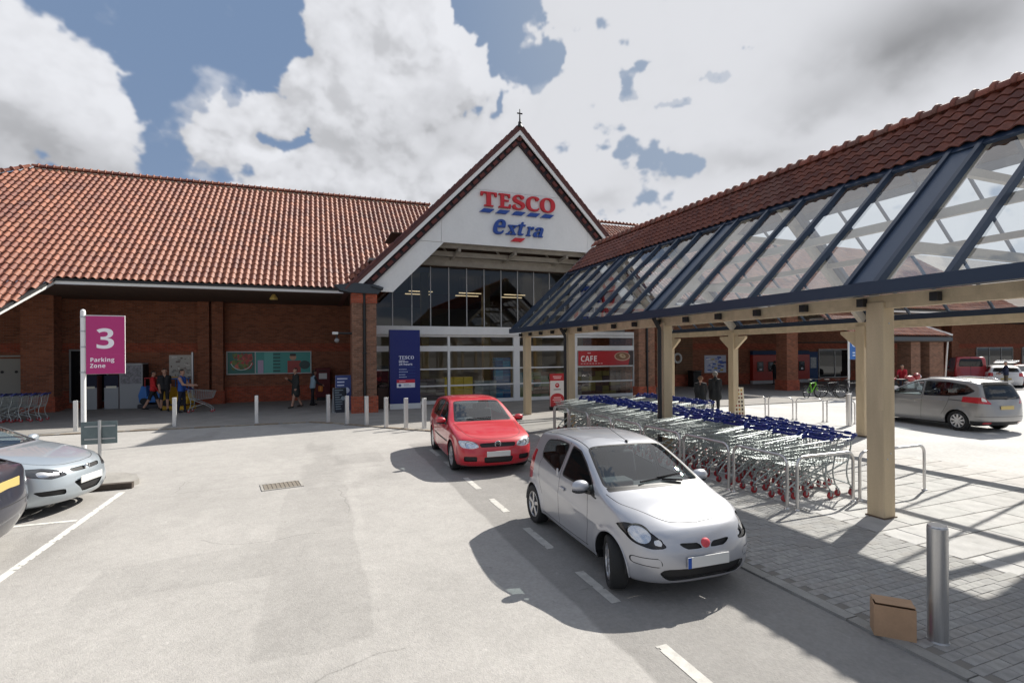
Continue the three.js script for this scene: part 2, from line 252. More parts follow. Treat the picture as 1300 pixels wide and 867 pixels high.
// ---- forecourt before the shop: a low step up from the road ----
{
  const pts = [[-80, 20.3], [-0.2, 20.15], [0.6, 19.5], [1.6, 18.3], [2.8, 16.9], [3.8, 15.9], [4.4, 15.2], [4.6, 14.56], [12.98, 14.56], [13.2, 18.2], [80, 18.2], [80, 60], [-80, 60]];
  const g = poly(pts, 0.035); g.rotateX(-Math.PI / 2); boxUV(g);
  struct('forecourt', g, mat('#ffffff', { map: mottled([0.26, 0.245, 0.225], 0.22, 6, 512, 12), roughness: 0.92 }));
  const k = structGroup('forecourt_kerb'), P = pts.slice(0, 8).map(([x, z]) => V(x, 0, -z)); P[0].x = -14.9;
  const km = [mat('#ffffff', { map: mottled([0.25, 0.2, 0.15], 0.3, 1), roughness: 0.9 }), mat('#ffffff', { map: mottled([0.3, 0.26, 0.21], 0.3, 1), roughness: 0.9 })];
  let n = 0;
  for (let i = 0; i < P.length - 1; i++) { const d = P[i].distanceTo(P[i + 1]), c = Math.max(1, Math.round(d / 0.92)); for (let j = 0; j < c; j++) { const a = P[i].clone().lerp(P[i + 1], j / c), b = P[i].clone().lerp(P[i + 1], (j + 1) / c - 0.01); a.y = b.y = 0.021; part(k, 'kerb_stone', beam(a, b, 0.13, 0.04), km[n++ % 2]); } }
}
// ---- pavement under and beside the canopy ----
const PY = 0.02;
{
  const bed = B(4.72, 12.98, -0.03, PY - 0.006, -14.55, 4.3); struct('pavement_bed', bed, mat(L3(0.2, 0.185, 0.165), { roughness: 1 }));
  const kerb = structGroup('pavement_kerb'); const km = [0, 1].map((i) => mat('#ffffff', { map: mottled([0.3 - 0.03 * i, 0.29 - 0.03 * i, 0.27 - 0.03 * i], 0.25, 1), roughness: 0.9 }));
  for (let i = 0; i < 20; i++) part(kerb, 'kerb_stone', B(4.575, 4.705, -0.02, PY + 0.004 * ((i * 7) % 3) * 0.5, 4.2 - 0.94 * (i + 1) + 0.012, 4.2 - 0.94 * i), km[i % 2]);
  // concrete blocks, 200 x 100 mm in stretcher bond
  const blocks = structGroup('block_paving'), r = rng(12), all = [];
  const tones = [[0.31, 0.30, 0.285], [0.285, 0.275, 0.26], [0.325, 0.315, 0.295], [0.30, 0.285, 0.265]];
  const bm = tones.map((c) => mat('#ffffff', { map: mottled(c, 0.3, 0.5, 64, 8), roughness: 0.92 }));
  const bg = boxUV(new RoundedBoxGeometry(0.1955, 0.06, 0.0955, 1, 0.004));
  for (let row = 0; row < 142; row++) { const z = -0.2 - row * 0.1; for (let c = 0; c < 13; c++) { const x = 4.72 + 0.1 + c * 0.2 + (row % 2 ? 0.1 : 0); if (x < 7.12) all.push([x, z, r(), r(), r()]); } }
  const vis = (b) => b[1] < -1.6 && b[1] > -5.2 && b[0] > 4.4 - b[1] * 0.06;
  all.sort((p, q) => (vis(q) - vis(p)) || Math.hypot(p[0], p[1]) - Math.hypot(q[0], q[1]));
  all.slice(0, 300).forEach(([x, z, a, b, c]) => { const m = part(blocks, 'paving_block', bg, bm[Math.floor(a * 4)]); m.position.set(x, PY - 0.03 + (b - 0.5) * 0.005, z); m.rotation.set((c - 0.5) * 0.02, (a - 0.5) * 0.02, (b - 0.5) * 0.016); });
  const rest = []; for (const [x, z, a, b, c] of all.slice(300)) { const g = B(-0.0978, 0.0978, -0.02, 0, -0.0478, 0.0478); g.translate(x, PY + (b - 0.5) * 0.005, z); const k = tones[Math.floor(a * 4)], n = g.attributes.position.count, cc = new Float32Array(n * 3); for (let i = 0; i < n; i++) { cc[3 * i] = k[0]; cc[3 * i + 1] = k[1]; cc[3 * i + 2] = k[2]; } g.setAttribute('color', new THREE.BufferAttribute(cc, 3)); rest.push(g); }
  const m = part(blocks, 'far_paving_blocks', mergeGeometries(rest), mat('#ffffff', { vertexColors: true, map: mottled([1, 1, 1], 0.25, 0.7, 128, 10), roughness: 0.92 })); m.userData.kind = 'stuff';
  // large concrete slabs
  const slabs = structGroup('slab_paving'), sm = [[0.42, 0.405, 0.385], [0.45, 0.435, 0.415], [0.40, 0.385, 0.365], [0.43, 0.42, 0.40]].map((c) => mat('#ffffff', { map: mottled(c, 0.22, 1.3, 128, 8), roughness: 0.9 }));
  const sg = boxUV(new RoundedBoxGeometry(0.732, 0.06, 0.482, 1, 0.006)), hg = boxUV(new RoundedBoxGeometry(0.358, 0.06, 0.482, 1, 0.006)); let n = 0;
  for (let row = 0; row < 37; row++) { const z = 4.0 - row * 0.5, odd = row % 2; for (let c = 0; c < 8; c++) { if (n >= 296) break; const x = 7.16 + 0.37 + c * 0.744 + (odd ? 0.372 : 0); if (odd && c === 7) continue; const m = part(slabs, 'paving_slab', sg, sm[Math.floor(r() * 4)]); m.position.set(x, PY - 0.03 + (r() - 0.5) * 0.007, z); m.rotation.set((r() - 0.5) * 0.006, 0, (r() - 0.5) * 0.006); n++; } }
  const hs = []; for (let row = 1; row < 37; row += 2) for (const x of [7.16 + 0.18, 7.16 + 0.37 + 7 * 0.744 + 0.18]) { const g = hg.clone(); g.translate(x, PY - 0.03, 4.0 - row * 0.5); hs.push(g); }
  const hm = part(slabs, 'half_slabs', hs, sm[1]); hm.userData.kind = 'stuff';
}
{ // the car park beyond the canopy: pale worn asphalt
  const t = tex(512, 512, 8, (u, v) => { const n = fbm(u * 7, v * 7, 5, 7), s = vnoise(u * 200, v * 200, 200), k = 0.45 * (0.85 + 0.3 * n) * (0.9 + 0.2 * s); return [toS(k), toS(k * 0.985), toS(k * 0.955)]; });
  const g = flat(13.0, 78, -18.18, 4.3, 0); boxUV(g); struct('car_park', g, mat('#ffffff', { map: t, roughness: 0.93 }));
}
// ================= SUPERMARKET =================
const shop = thing('supermarket', 'brick supermarket with red pantile roofs and tall white gabled entrance porch', 'building');
// one pantile: a wave across, its lower edge lifted over the next course
function tileGeo(pu, pv, a = 0.05) {
  const nx = 8, pos = [], idx = [], W = pu * 1.04, h = (x) => a * (0.5 + 0.5 * Math.cos(2 * Math.PI * x / pu + 0.5));
  for (let r = 0; r < 3; r++) for (let i = 0; i <= nx; i++) { const x = W * (i / nx - 0.5), z = r ? pv * 0.54 : -pv * 0.56, lift = r === 0 ? 0 : r === 1 ? 0.034 : 0.008; pos.push(x, h(x) + lift, z - (r === 2 ? 0.012 : 0)); }
  for (let r = 0; r < 2; r++) for (let i = 0; i < nx; i++) { const k = r * (nx + 1) + i; idx.push(k, k + nx + 1, k + 1, k + 1, k + nx + 1, k + nx + 2); }
  let g = new THREE.BufferGeometry(); g.setAttribute('position', new THREE.Float32BufferAttribute(pos, 3)); g.setIndex(idx);
  // keep the lip crisp: split the lower rows
  g = g.toNonIndexed(); g.computeVertexNormals();
  const p = g.attributes.position, n = g.attributes.normal;
  for (let i = 0; i < p.count; i++) if (n.getY(i) > 0.3) { const x = p.getX(i), s = a * Math.PI / pu * Math.sin(2 * Math.PI * x / pu + 0.5), l = Math.hypot(s, 1); n.setXYZ(i, s / l, 1 / l, 0.06); }
  return boxUV(g);
}
const camF = V(Math.sin(21 * R), 0, -Math.cos(21 * R)), camR = V(Math.cos(21 * R), 0, Math.sin(21 * R));
function inFrame(p) { const v = p.clone().sub(camera.position), d = v.dot(camF); if (d < 0.5) return false; const x = v.dot(camR) / d, y = v.y / d; return Math.abs(x) < 1.01 && y < 0.7 && y > -0.66; }
function tileRoof(parent, O, U, Vu, cols, rows, pu, pv, keep, mats, tones, seed, nParts = 300, a = 0.05) {
  const N = new THREE.Vector3().crossVectors(U, Vu).normalize(); if (N.y < 0) N.negate();
  const Zl = Vu.clone().negate(), base = new THREE.Matrix4().makeBasis(new THREE.Vector3().crossVectors(N, Zl).normalize(), N, Zl), g = tileGeo(pu, pv, a), r = rng(seed), list = [];
  for (let j = rows[0]; j < rows[1]; j++) for (let i = 0; i < cols; i++) {
    const p = O.clone().addScaledVector(U, (i + 0.5) * pu).addScaledVector(Vu, (j + 0.5) * pv);
    const q = [r(), r(), r()]; if (!keep(p)) continue; q[2] = clamp(q[2] * 0.55 + 1.25 * fbm(p.x * 0.35 + p.z * 0.2 + 40, p.y * 0.5 + p.z * 0.3 + 40, 4) - 0.4, 0, 0.999);
    list.push({ p, q, s: inFrame(p) ? p.distanceTo(camera.position) : 1e6 });
  }
  list.sort((x, y) => x.s - y.s);
  const place = (t) => { const m = base.clone(); m.multiply(new THREE.Matrix4().makeRotationY((t.q[0] - 0.5) * 0.02)); m.setPosition(t.p.clone().addScaledVector(N, (t.q[1] - 0.5) * 0.01)); return m; };
  for (const t of list.slice(0, nParts)) { const m = part(parent, 'roof_tile', g, mats[Math.floor(t.q[2] * mats.length)]); m.applyMatrix4(place(t)); }
  const rest = list.slice(nParts), n = g.attributes.position.count, P = new Float32Array(rest.length * n * 3), Q = new Float32Array(rest.length * n * 3), C = new Float32Array(rest.length * n * 3), v = V(0, 0, 0), gp = g.attributes.position, gn = g.attributes.normal;
  rest.forEach((t, k) => { const m = place(t), c = tones[Math.floor(t.q[2] * tones.length)], w = 0.85 + 0.3 * t.q[0]; for (let i = 0; i < n; i++) { const o = (k * n + i) * 3; v.fromBufferAttribute(gp, i).applyMatrix4(m); P[o] = v.x; P[o + 1] = v.y; P[o + 2] = v.z; v.fromBufferAttribute(gn, i).transformDirection(m); Q[o] = v.x; Q[o + 1] = v.y; Q[o + 2] = v.z; C[o] = c[0] * w; C[o + 1] = c[1] * w; C[o + 2] = c[2] * w; } });
  if (rest.length) { const G = new THREE.BufferGeometry(); G.setAttribute('position', new THREE.BufferAttribute(P, 3)); G.setAttribute('normal', new THREE.BufferAttribute(Q, 3)); G.setAttribute('color', new THREE.BufferAttribute(C, 3)); const m = part(parent, 'far_roof_tiles', G, tileVC); m.userData.kind = 'stuff'; }
  return list.length;
}
function ridgeTiles(parent, p, q, pitch, r0, mats, limit = 150) { // half-round ridge tiles, each with a raised collar
  const L = p.distanceTo(q), n = Math.min(limit, Math.floor(L / pitch)), d = q.clone().sub(p).normalize(), body = new THREE.CylinderGeometry(r0, r0 * 1.04, pitch * 0.98, 10, 1, true, -Math.PI * 0.55, Math.PI * 1.1), col = new THREE.TorusGeometry(r0 * 1.12, r0 * 0.36, 6, 14, Math.PI * 1.1);
  body.rotateX(Math.PI / 2); body.rotateZ(Math.PI / 2 + Math.PI / 2); col.rotateZ(-Math.PI * 0.05); col.translate(0, 0, pitch * 0.42);
  const g = join([body, col]);
  for (let i = 0; i < n; i++) { const m = part(parent, 'ridge_tile', g, mats[(i * 7 + (i >> 2)) % mats.length]); m.position.copy(p).addScaledVector(d, (i + 0.5) * pitch); m.lookAt(m.position.clone().add(d)); }
}
const tc = TILE;
// gable geometry
const GX = 8.95, GA = 13.1, GM = 1.02, GV = 1.428;
const rakeY = (x, d = 0) => GA - GM * Math.abs(x - GX) - GV * d;
const rakeX = (y, d, s) => GX + s * (GA - GV * d - y) / GM;
// ---- left wing roof ----
{
  const E = V(0, 5.42, -24.05), T = V(0, 11.75, -32), Vu = T.clone().sub(E).normalize(), len = T.distanceTo(E), pv = 0.42, rows = Math.floor(len / pv);
  const roof = sub(shop, 'left_roof');
  part(roof, 'underlay', quad([-24, 5.38, -24.05], [1.45, 5.38, -24.05], [7.4, 11.71, -32.0], [-13, 11.71, -32.0]), brown);
  part(roof, 'back_slope', quad([-13, 11.7, -32.05], [90, 11.7, -32.05], [90, 3.5, -42], [-13, 3.5, -42]), terracotta[2]);
  tileRoof(roof, V(-19.76, 5.42, -24.05), V(1, 0, 0), Vu, 112, [-7, rows], 0.26, pv, (p) => {
    if (p.x > rakeX(p.y, -0.1, -1)) return false;
    if (p.x < -13 - (p.z + 32)) return false;
    if (p.y < 5.42 && p.x > -9.1 - 0.52 * (p.z + 24.05)) return false;
    return true;
  }, terracotta, tc, 21, 300, 0.085);
  ridgeTiles(roof, V(-13, 11.85, -32.02), V(6.9, 11.85, -32.02), 0.3, 0.12, terracotta);
  ridgeTiles(roof, V(-13.05, 11.8, -31.95), V(-17, 8.7, -28), 0.4, 0.12, terracotta, 14);
  part(roof, 'mortar_strip', beam(V(-13, 11.70, -31.93), V(6.7, 11.70, -31.93), 0.1, 0.1), mat(L3(0.38, 0.27, 0.17), { roughness: 0.95 }));
  // eaves: black gutter over a white fascia board
  part(roof, 'gutter', [beam(V(-9.12, 5.36, -23.98), V(1.28, 5.36, -23.98), 0.13, 0.09), beam(V(-9.12, 5.36, -23.98), V(-10.85, 2.75, -20.7), 0.13, 0.09)], black);
  part(roof, 'fascia_board', [beam(V(-9.12, 5.255, -24.0), V(1.28, 5.255, -24.0), 0.05, 0.11), beam(V(-9.15, 5.245, -24.02), V(-10.9, 2.64, -20.74), 0.05, 0.11)], white);
}
// ---- right wing roof ----
{
  const E = V(0, 5.32, -22.8), T = V(0, 11.75, -32), Vu = T.clone().sub(E).normalize(), len = T.distanceTo(E), pv = 0.42, rows = Math.floor(len / pv);
  const roof = sub(shop, 'right_roof');
  part(roof, 'underlay', quad([16.45, 5.27, -22.8], [90, 5.27, -22.8], [90, 11.7, -32.0], [10.5, 11.7, -32.0]), brown);
  tileRoof(roof, V(10.5, 5.32, -22.8), V(1, 0, 0), Vu, 160, [0, rows], 0.26, pv, (p) => p.x > rakeX(p.y, -0.1, 1), terracotta, tc, 22, 0, 0.085);
  ridgeTiles(roof, V(11.2, 11.85, -32.02), V(40, 11.85, -32.02), 0.3, 0.12, terracotta, 60);
  part(roof, 'gutter', beam(V(16.7, 5.24, -22.74), V(90, 5.24, -22.74), 0.13, 0.1), black);
  part(roof, 'fascia_board', beam(V(16.7, 5.12, -22.77), V(90, 5.12, -22.77), 0.05, 0.12), white);
}
// ---- walls ----
function wallRun(x0, x1, z, parent = shop) {
  const w = sub(parent, 'wall');
  part(w, 'plinth', B(x0, x1, 0, 0.85, z - 0.3, z + 0.004), brickRed);
  part(w, 'brickwork', B(x0, x1, 0.85, 2.66, z - 0.3, z), brick);
  part(w, 'soldier_band', B(x0, x1, 2.66, 3.08, z - 0.3, z + 0.006), brickRed);
  part(w, 'upper_brickwork', B(x0, x1, 3.08, 5.6, z - 0.3, z), brick);
}
wallRun(-20, 2.1, -29.8); wallRun(16.8, 90, -29.8);
part(shop, 'return_wall', B(2.1, 2.4, 0, 5.6, -29.9, -24.9), brick); part(shop, 'return_wall', B(16.5, 16.8, 0, 5.6, -29.9, -24.9), brick);
part(shop, 'soffit', B(-20, 2.3, 5.16, 5.2, -29.8, -24.06), brown); part(shop, 'soffit', B(16.9, 90, 5.02, 5.06, -29.8, -22.84), brown);
for (const [x0, x1, zf] of [[-5.5, -5.0, -29.45], [-4.86, -4.36, -29.3], [-11.9, -10.75, -28.2], [27.4, 28.35, -23.6], [43, 43.9, -28], [52, 53, -28]]) {
  const p = sub(shop, 'brick_pier'); part(p, 'pier_shaft', B(x0, x1, 0.7, 5.16, zf - 0.8, zf), brick); part(p, 'pier_base', B(x0 - 0.06, x1 + 0.06, 0, 0.7, zf - 0.86, zf + 0.06), brickRed);
}
// ---- entrance porch ----
const porch = sub(shop, 'entrance_porch');
{
  const zf = -22.05, th = 0.16;
  const slab = (d0, d1, s, y0) => { const P = [[rakeX(y0, d0, s), y0], [GX, GA - GV * d0], [GX, GA - GV * d1], [rakeX(y0, d1, s), y0]]; return s < 0 ? P : P.reverse(); };
  for (const s of [-1, 1]) {
    const g = poly(slab(0, th, s, 5.12), 12); g.translate(0, 0, zf - 12); part(porch, 'roof_slope', boxUV(g), mat(L3(0.1, 0.04, 0.035), { roughness: 0.75 }));
    const f = poly(slab(th + 0.002, th + 0.15, s, 5.2), 0.06); f.translate(0, 0, zf - 0.075); part(porch, 'bargeboard', boxUV(f), white);
    const so = poly(slab(th + 0.03, th + 0.05, s, 5.2), 2.4); so.translate(0, 0, zf - 2.5); part(porch, 'roof_lining', boxUV(so), brown);
    // brick dentils under the verge
    const dm = mat(L3(0.12, 0.035, 0.03), { roughness: 0.85 }), dk = mat(L3(0.035, 0.025, 0.03), { roughness: 0.85 });
    const bk = poly(slab(th + 0.155, th + 0.44, s, 5.3), 0.1); bk.translate(0, 0, zf - 0.3); part(porch, 'verge_board', boxUV(bk), dk);
    for (let i = 0; i < 22; i++) { const y = 5.75 + i * 0.325, yy = y - GV * 0.03, x = rakeX(yy, th + 0.3, s); const b = B(-0.14, 0.14, -0.07, 0.07, -0.05, 0.05); b.rotateZ(s < 0 ? Math.atan(GM) : -Math.atan(GM)); b.translate(x, yy, zf - 0.16); part(porch, 'dentil_block', b, dm); }
  }
  // verge tiles along both rakes
  const vg = boxUV(new RoundedBoxGeometry(0.36, 0.1, 0.3, 1, 0.03)), vm = [[0.10, 0.035, 0.035], [0.13, 0.045, 0.04], [0.085, 0.03, 0.032]].map((c) => mat(L3(...c), { roughness: 0.7 }));
  for (const s of [-1, 1]) for (let i = 0; i < 31; i++) { const y = 5.3 + i * 0.253, x = rakeX(y, -0.03, s); const m = part(porch, 'verge_tile', vg, vm[i % 3]); m.position.set(x, y, zf - 0.12); m.rotation.z = (s < 0 ? 1 : -1) * (Math.atan(GM) + 0.07); }
  // white cladding with the wide opening cut out of it
  const d = 0.6, yb = 7.45, sh = new THREE.Shape([[rakeX(5.15, d, -1), 5.15], [GX, GA - GV * d], [rakeX(5.15, d, 1), 5.15], [rakeX(5.15, d + 0.75, 1), 5.15], [rakeX(yb, d + 0.75, 1), yb], [rakeX(yb, d + 0.75, -1), yb], [rakeX(5.15, d + 0.75, -1), 5.15]].map(([x, y]) => new THREE.Vector2(x, y)));
  const mk = (pts, z = -22.45) => { const g = poly(pts, 0.1); g.translate(0, 0, z); return boxUV(g); };
  const gap = 0.006, ys = 9.98, xs = 5.25;
  // panels of the cladding, with the joints one sees
  part(porch, 'cladding_panel', mk([[rakeX(ys + gap, d, -1), ys + gap], [rakeX(ys + gap, d, 1), ys + gap], [GX, GA - GV * d]]), white);
  part(porch, 'cladding_panel', mk([[xs + gap, yb], [2 * GX - xs - gap, yb], [2 * GX - xs - gap, rakeY(xs, d)], [rakeX(ys - gap, d, 1), ys - gap], [rakeX(ys - gap, d, -1), ys - gap], [xs + gap, rakeY(xs, d)]]), white);
  for (const s of [-1, 1]) {
    const X = (x) => s < 0 ? x : 2 * GX - x, o = (P) => s < 0 ? P : P.reverse();
    part(porch, 'cladding_panel', mk(o([[X(rakeX(yb, d, -1)), yb + gap], [X(xs - gap), yb + gap], [X(xs - gap), rakeY(xs - gap, d)]])), white);
    part(porch, 'cladding_panel', mk(o([[X(rakeX(5.15, d, -1)), 5.15], [X(rakeX(5.15, d + 0.8, -1)), 5.15], [X(rakeX(yb - gap, d + 0.8, -1)), yb - gap], [X(rakeX(yb - gap, d, -1)), yb - gap]]), -22.47), white);
  }
  part(porch, 'gable_backing', mk([[rakeX(yb + 0.02, d, -1), yb + 0.02], [rakeX(yb + 0.02, d, 1), yb + 0.02], [GX, GA - GV * d - 0.02]], -22.58), brown);
  // roof timbers between the gable and the glazing
  const tan = mat('#ffffff', { map: mottled([0.36, 0.33, 0.285], 0.25, 2), roughness: 0.8 });
  for (const [z, y, h] of [[-22.9, 7.42, 0.2], [-23.7, 7.2, 0.22], [-24.5, 6.98, 0.42]]) part(porch, 'tie_beam', B(rakeX(y, 0.4, -1) + 0.1, rakeX(y, 0.4, 1) - 0.1, y - h / 2, y + h / 2, z - 0.09, z + 0.09), tan);
  for (const x of [6.2, 8.95, 11.7]) part(porch, 'strut', [beam(V(x, 7.25, -22.75), V(x, 7.1, -24.55), 0.12, 0.16), rod(V(x - 0.8, 8.4, -24.5), V(x, 7.1, -24.5), 0.06, 0.06, 6)], tan);
  part(porch, 'porch_ceiling', B(3.1, 14.8, 7.75, 7.8, -24.9, -22.62), brown);
  part(porch, 'upper_wall', (() => { const g = poly([[rakeX(6.9, 0.45, -1), 6.9], [rakeX(6.9, 0.45, 1), 6.9], [GX, GA - 0.8]], 0.1); g.translate(0, 0, -25.05); return boxUV(g); })(), brown);
  // finial
  part(porch, 'finial', [rod(V(GX, 13.1, -22.1), V(GX, 13.85, -22.1), 0.05, 0.02), B(GX - 0.13, GX + 0.13, 13.62, 13.67, -22.12, -22.08), new THREE.SphereGeometry(0.09, 8, 6).translate(GX, 13.2, -22.1), new THREE.ConeGeometry(0.16, 0.3, 8).translate(GX, 13.15, -22.1)], black);
  // twin brick columns under each end of the rake
  for (const s of [-1, 1]) {
    const X = (x) => s < 0 ? x : 2 * GX - x + 0.0;
    const c = sub(shop, 'porch_column');
    for (const x of [1.42, 1.98]) {
      const a = Math.min(X(x), X(x + 0.42)), b = a + 0.42;
      part(c, 'column_shaft', B(a, b, 0.72, 4.62, -22.62, -22.2), brickCol); part(c, 'column_base', B(a - 0.05, b + 0.05, 0, 0.72, -22.67, -22.15), brickRed); part(c, 'column_cap', B(a - 0.03, b + 0.03, 4.62, 5.06, -22.65, -22.17), brickRed);
    }
    part(c, 'downpipe', [rod(V(X(1.91), 0.1, -22.16), V(X(1.91), 5.0, -22.16), 0.055, 0.055, 10), B(X(1.91) - 0.08, X(1.91) + 0.08, 2.5, 2.56, -22.25, -22.08), B(X(1.91) - 0.08, X(1.91) + 0.08, 3.9, 3.96, -22.25, -22.08)], black);
    const hp = [[0.75, 5.32], [0.95, 5.12], [1.35, 5.05], [2.45, 5.02], [2.62, 5.2], [2.5, 5.34], [1.6, 5.42]].map(([x, y]) => [X(x), y]); if (s > 0) hp.reverse();
    const g = poly(hp, 0.55, 0.02); g.translate(0, 0, -22.6); part(c, 'rainwater_hopper', boxUV(g), slateSteel);
    part(c, 'hopper_pipe', rod(V(X(2.2), 5.35, -22.0), V(X(2.66), 5.22, -22.0), 0.07, 0.07, 10), slateSteel);
    if (s < 0) part(c, 'return_wall', B(Math.min(X(1.5), X(2.4)), Math.max(X(1.5), X(2.4)), 0, 5.1, -24.9, -22.7), brick);
  }
}
// ---- glazed entrance ----
{
  const glz = sub(shop, 'upper_glazing'), z = -24.85, yb = 3.8, yt = 6.76, tops = (x) => Math.min(yt, GA - 1.75 - GM * Math.abs(x - GX));
  const xs = []; for (let i = 0; i <= 14; i++) xs.push(2.52 + i * 0.918);
  const alum = mat(L3(0.42, 0.42, 0.42), { roughness: 0.5, metalness: 0.3 });
  for (let i = 0; i < 14; i++) {
    const a = xs[i] + 0.022, b = xs[i + 1] - 0.022, pts = [[a, yb], [b, yb]]; const kl = GX - (GA - 1.75 - yt) / GM, kr = 2 * GX - kl;
    pts.push([b, tops(b)]); if (a < kl && b > kl) pts.push([kl, yt]); if (a < kr && b > kr) pts.push([kr, yt]); pts.push([a, tops(a)]);
    const s = new THREE.ShapeGeometry(new THREE.Shape(pts.map(([x, y]) => new THREE.Vector2(x, y)))); s.translate(0, 0, z); part(glz, 'pane', s, darkGlass);
  }
  for (let i = 0; i <= 14; i++) part(glz, 'mullion', B(xs[i] - 0.022, xs[i] + 0.022, yb, Math.max(yb + 0.1, tops(xs[i])), z - 0.05, z + 0.03), alum);
  part(glz, 'head_frame', [B(GX - 4.5, GX + 4.5, yt, yt + 0.1, z - 0.05, z + 0.04), beam(V(GX - 4.5, yt + 0.03, z), V(2.3, 4.55, z), 0.08, 0.1), beam(V(GX + 4.5, yt + 0.03, z), V(15.6, 4.55, z), 0.08, 0.1)], brown);
  const sf = sub(shop, 'shop_front'), Z = -24.6;
  const fs = poly([[2.45, 3.42], [9.72, 3.42], [10.3, 3.8], [2.45, 3.8]], 0.5, 0.01); fs.translate(0, 0, -24.9); part(sf, 'fascia', boxUV(fs), whiteFrame);
  part(sf, 'fascia', B(10.32, 17.0, 3.44, 3.62, -24.9, -24.5), whiteFrame);
  part(sf, 'head_rail', B(2.49, 16.92, 3.30, 3.418, Z - 0.06, Z + 0.06), whiteFrame);
  part(sf, 'transom', B(2.49, 16.92, 2.60, 2.86, Z - 0.06, Z + 0.062), whiteFrame);
  const posts = [[2.45, 2.6], [6.04, 6.16], [9.5, 9.84], [13.05, 13.2], [16.78, 17.0]];
  for (const [a, b] of posts) part(sf, 'post', B(a, b, 0, 3.298, Z - 0.07, Z + 0.075), whiteFrame);
  const cols = []; for (let i = 0; i < 4; i++) cols.push([posts[i][1], posts[i + 1][0]]);
  for (const [a, b] of cols) {
    part(sf, 'glazing_bar', B(a, b, 1.70, 1.765, Z - 0.04, Z + 0.04), whiteFrame); part(sf, 'glazing_bar', B(a, b, 0.88, 0.945, Z - 0.04, Z + 0.04), whiteFrame); part(sf, 'sill', B(a, b, 0.035, 0.2, Z - 0.05, Z + 0.05), whiteFrame);
    for (const [y0, y1] of [[0.2, 0.88], [0.945, 1.70], [1.765, 2.60], [2.86, 3.30]]) part(sf, 'pane', quad([a, y0, Z], [b, y0, Z], [b, y1, Z], [a, y1, Z]), shopGlass);
  }
  // the store behind the glass
  const inn = sub(shop, 'store_interior'), dk = mat(L3(0.32, 0.31, 0.3), { roughness: 0.8 });
  part(inn, 'floor', B(2.4, 16.5, 0.02, 0.04, -39, -24.7), mat(L3(0.22, 0.21, 0.2), { roughness: 0.35 }));
  part(inn, 'ceiling', B(2.4, 16.5, 6.95, 7.05, -39, -25.05), dk); part(inn, 'back_wall', B(2.4, 16.5, 0, 7, -39.2, -39), mat(L3(0.3, 0.28, 0.25)));
  part(inn, 'side_wall', B(2.1, 2.4, 0, 7, -39, -29.95), dk); part(inn, 'side_wall', B(16.5, 16.8, 0, 7, -39, -29.95), dk);
  part(inn, 'mezzanine_beam', B(2.42, 16.48, 3.45, 3.78, -25.3, -24.95), mat(L3(0.3, 0.29, 0.27)));
}
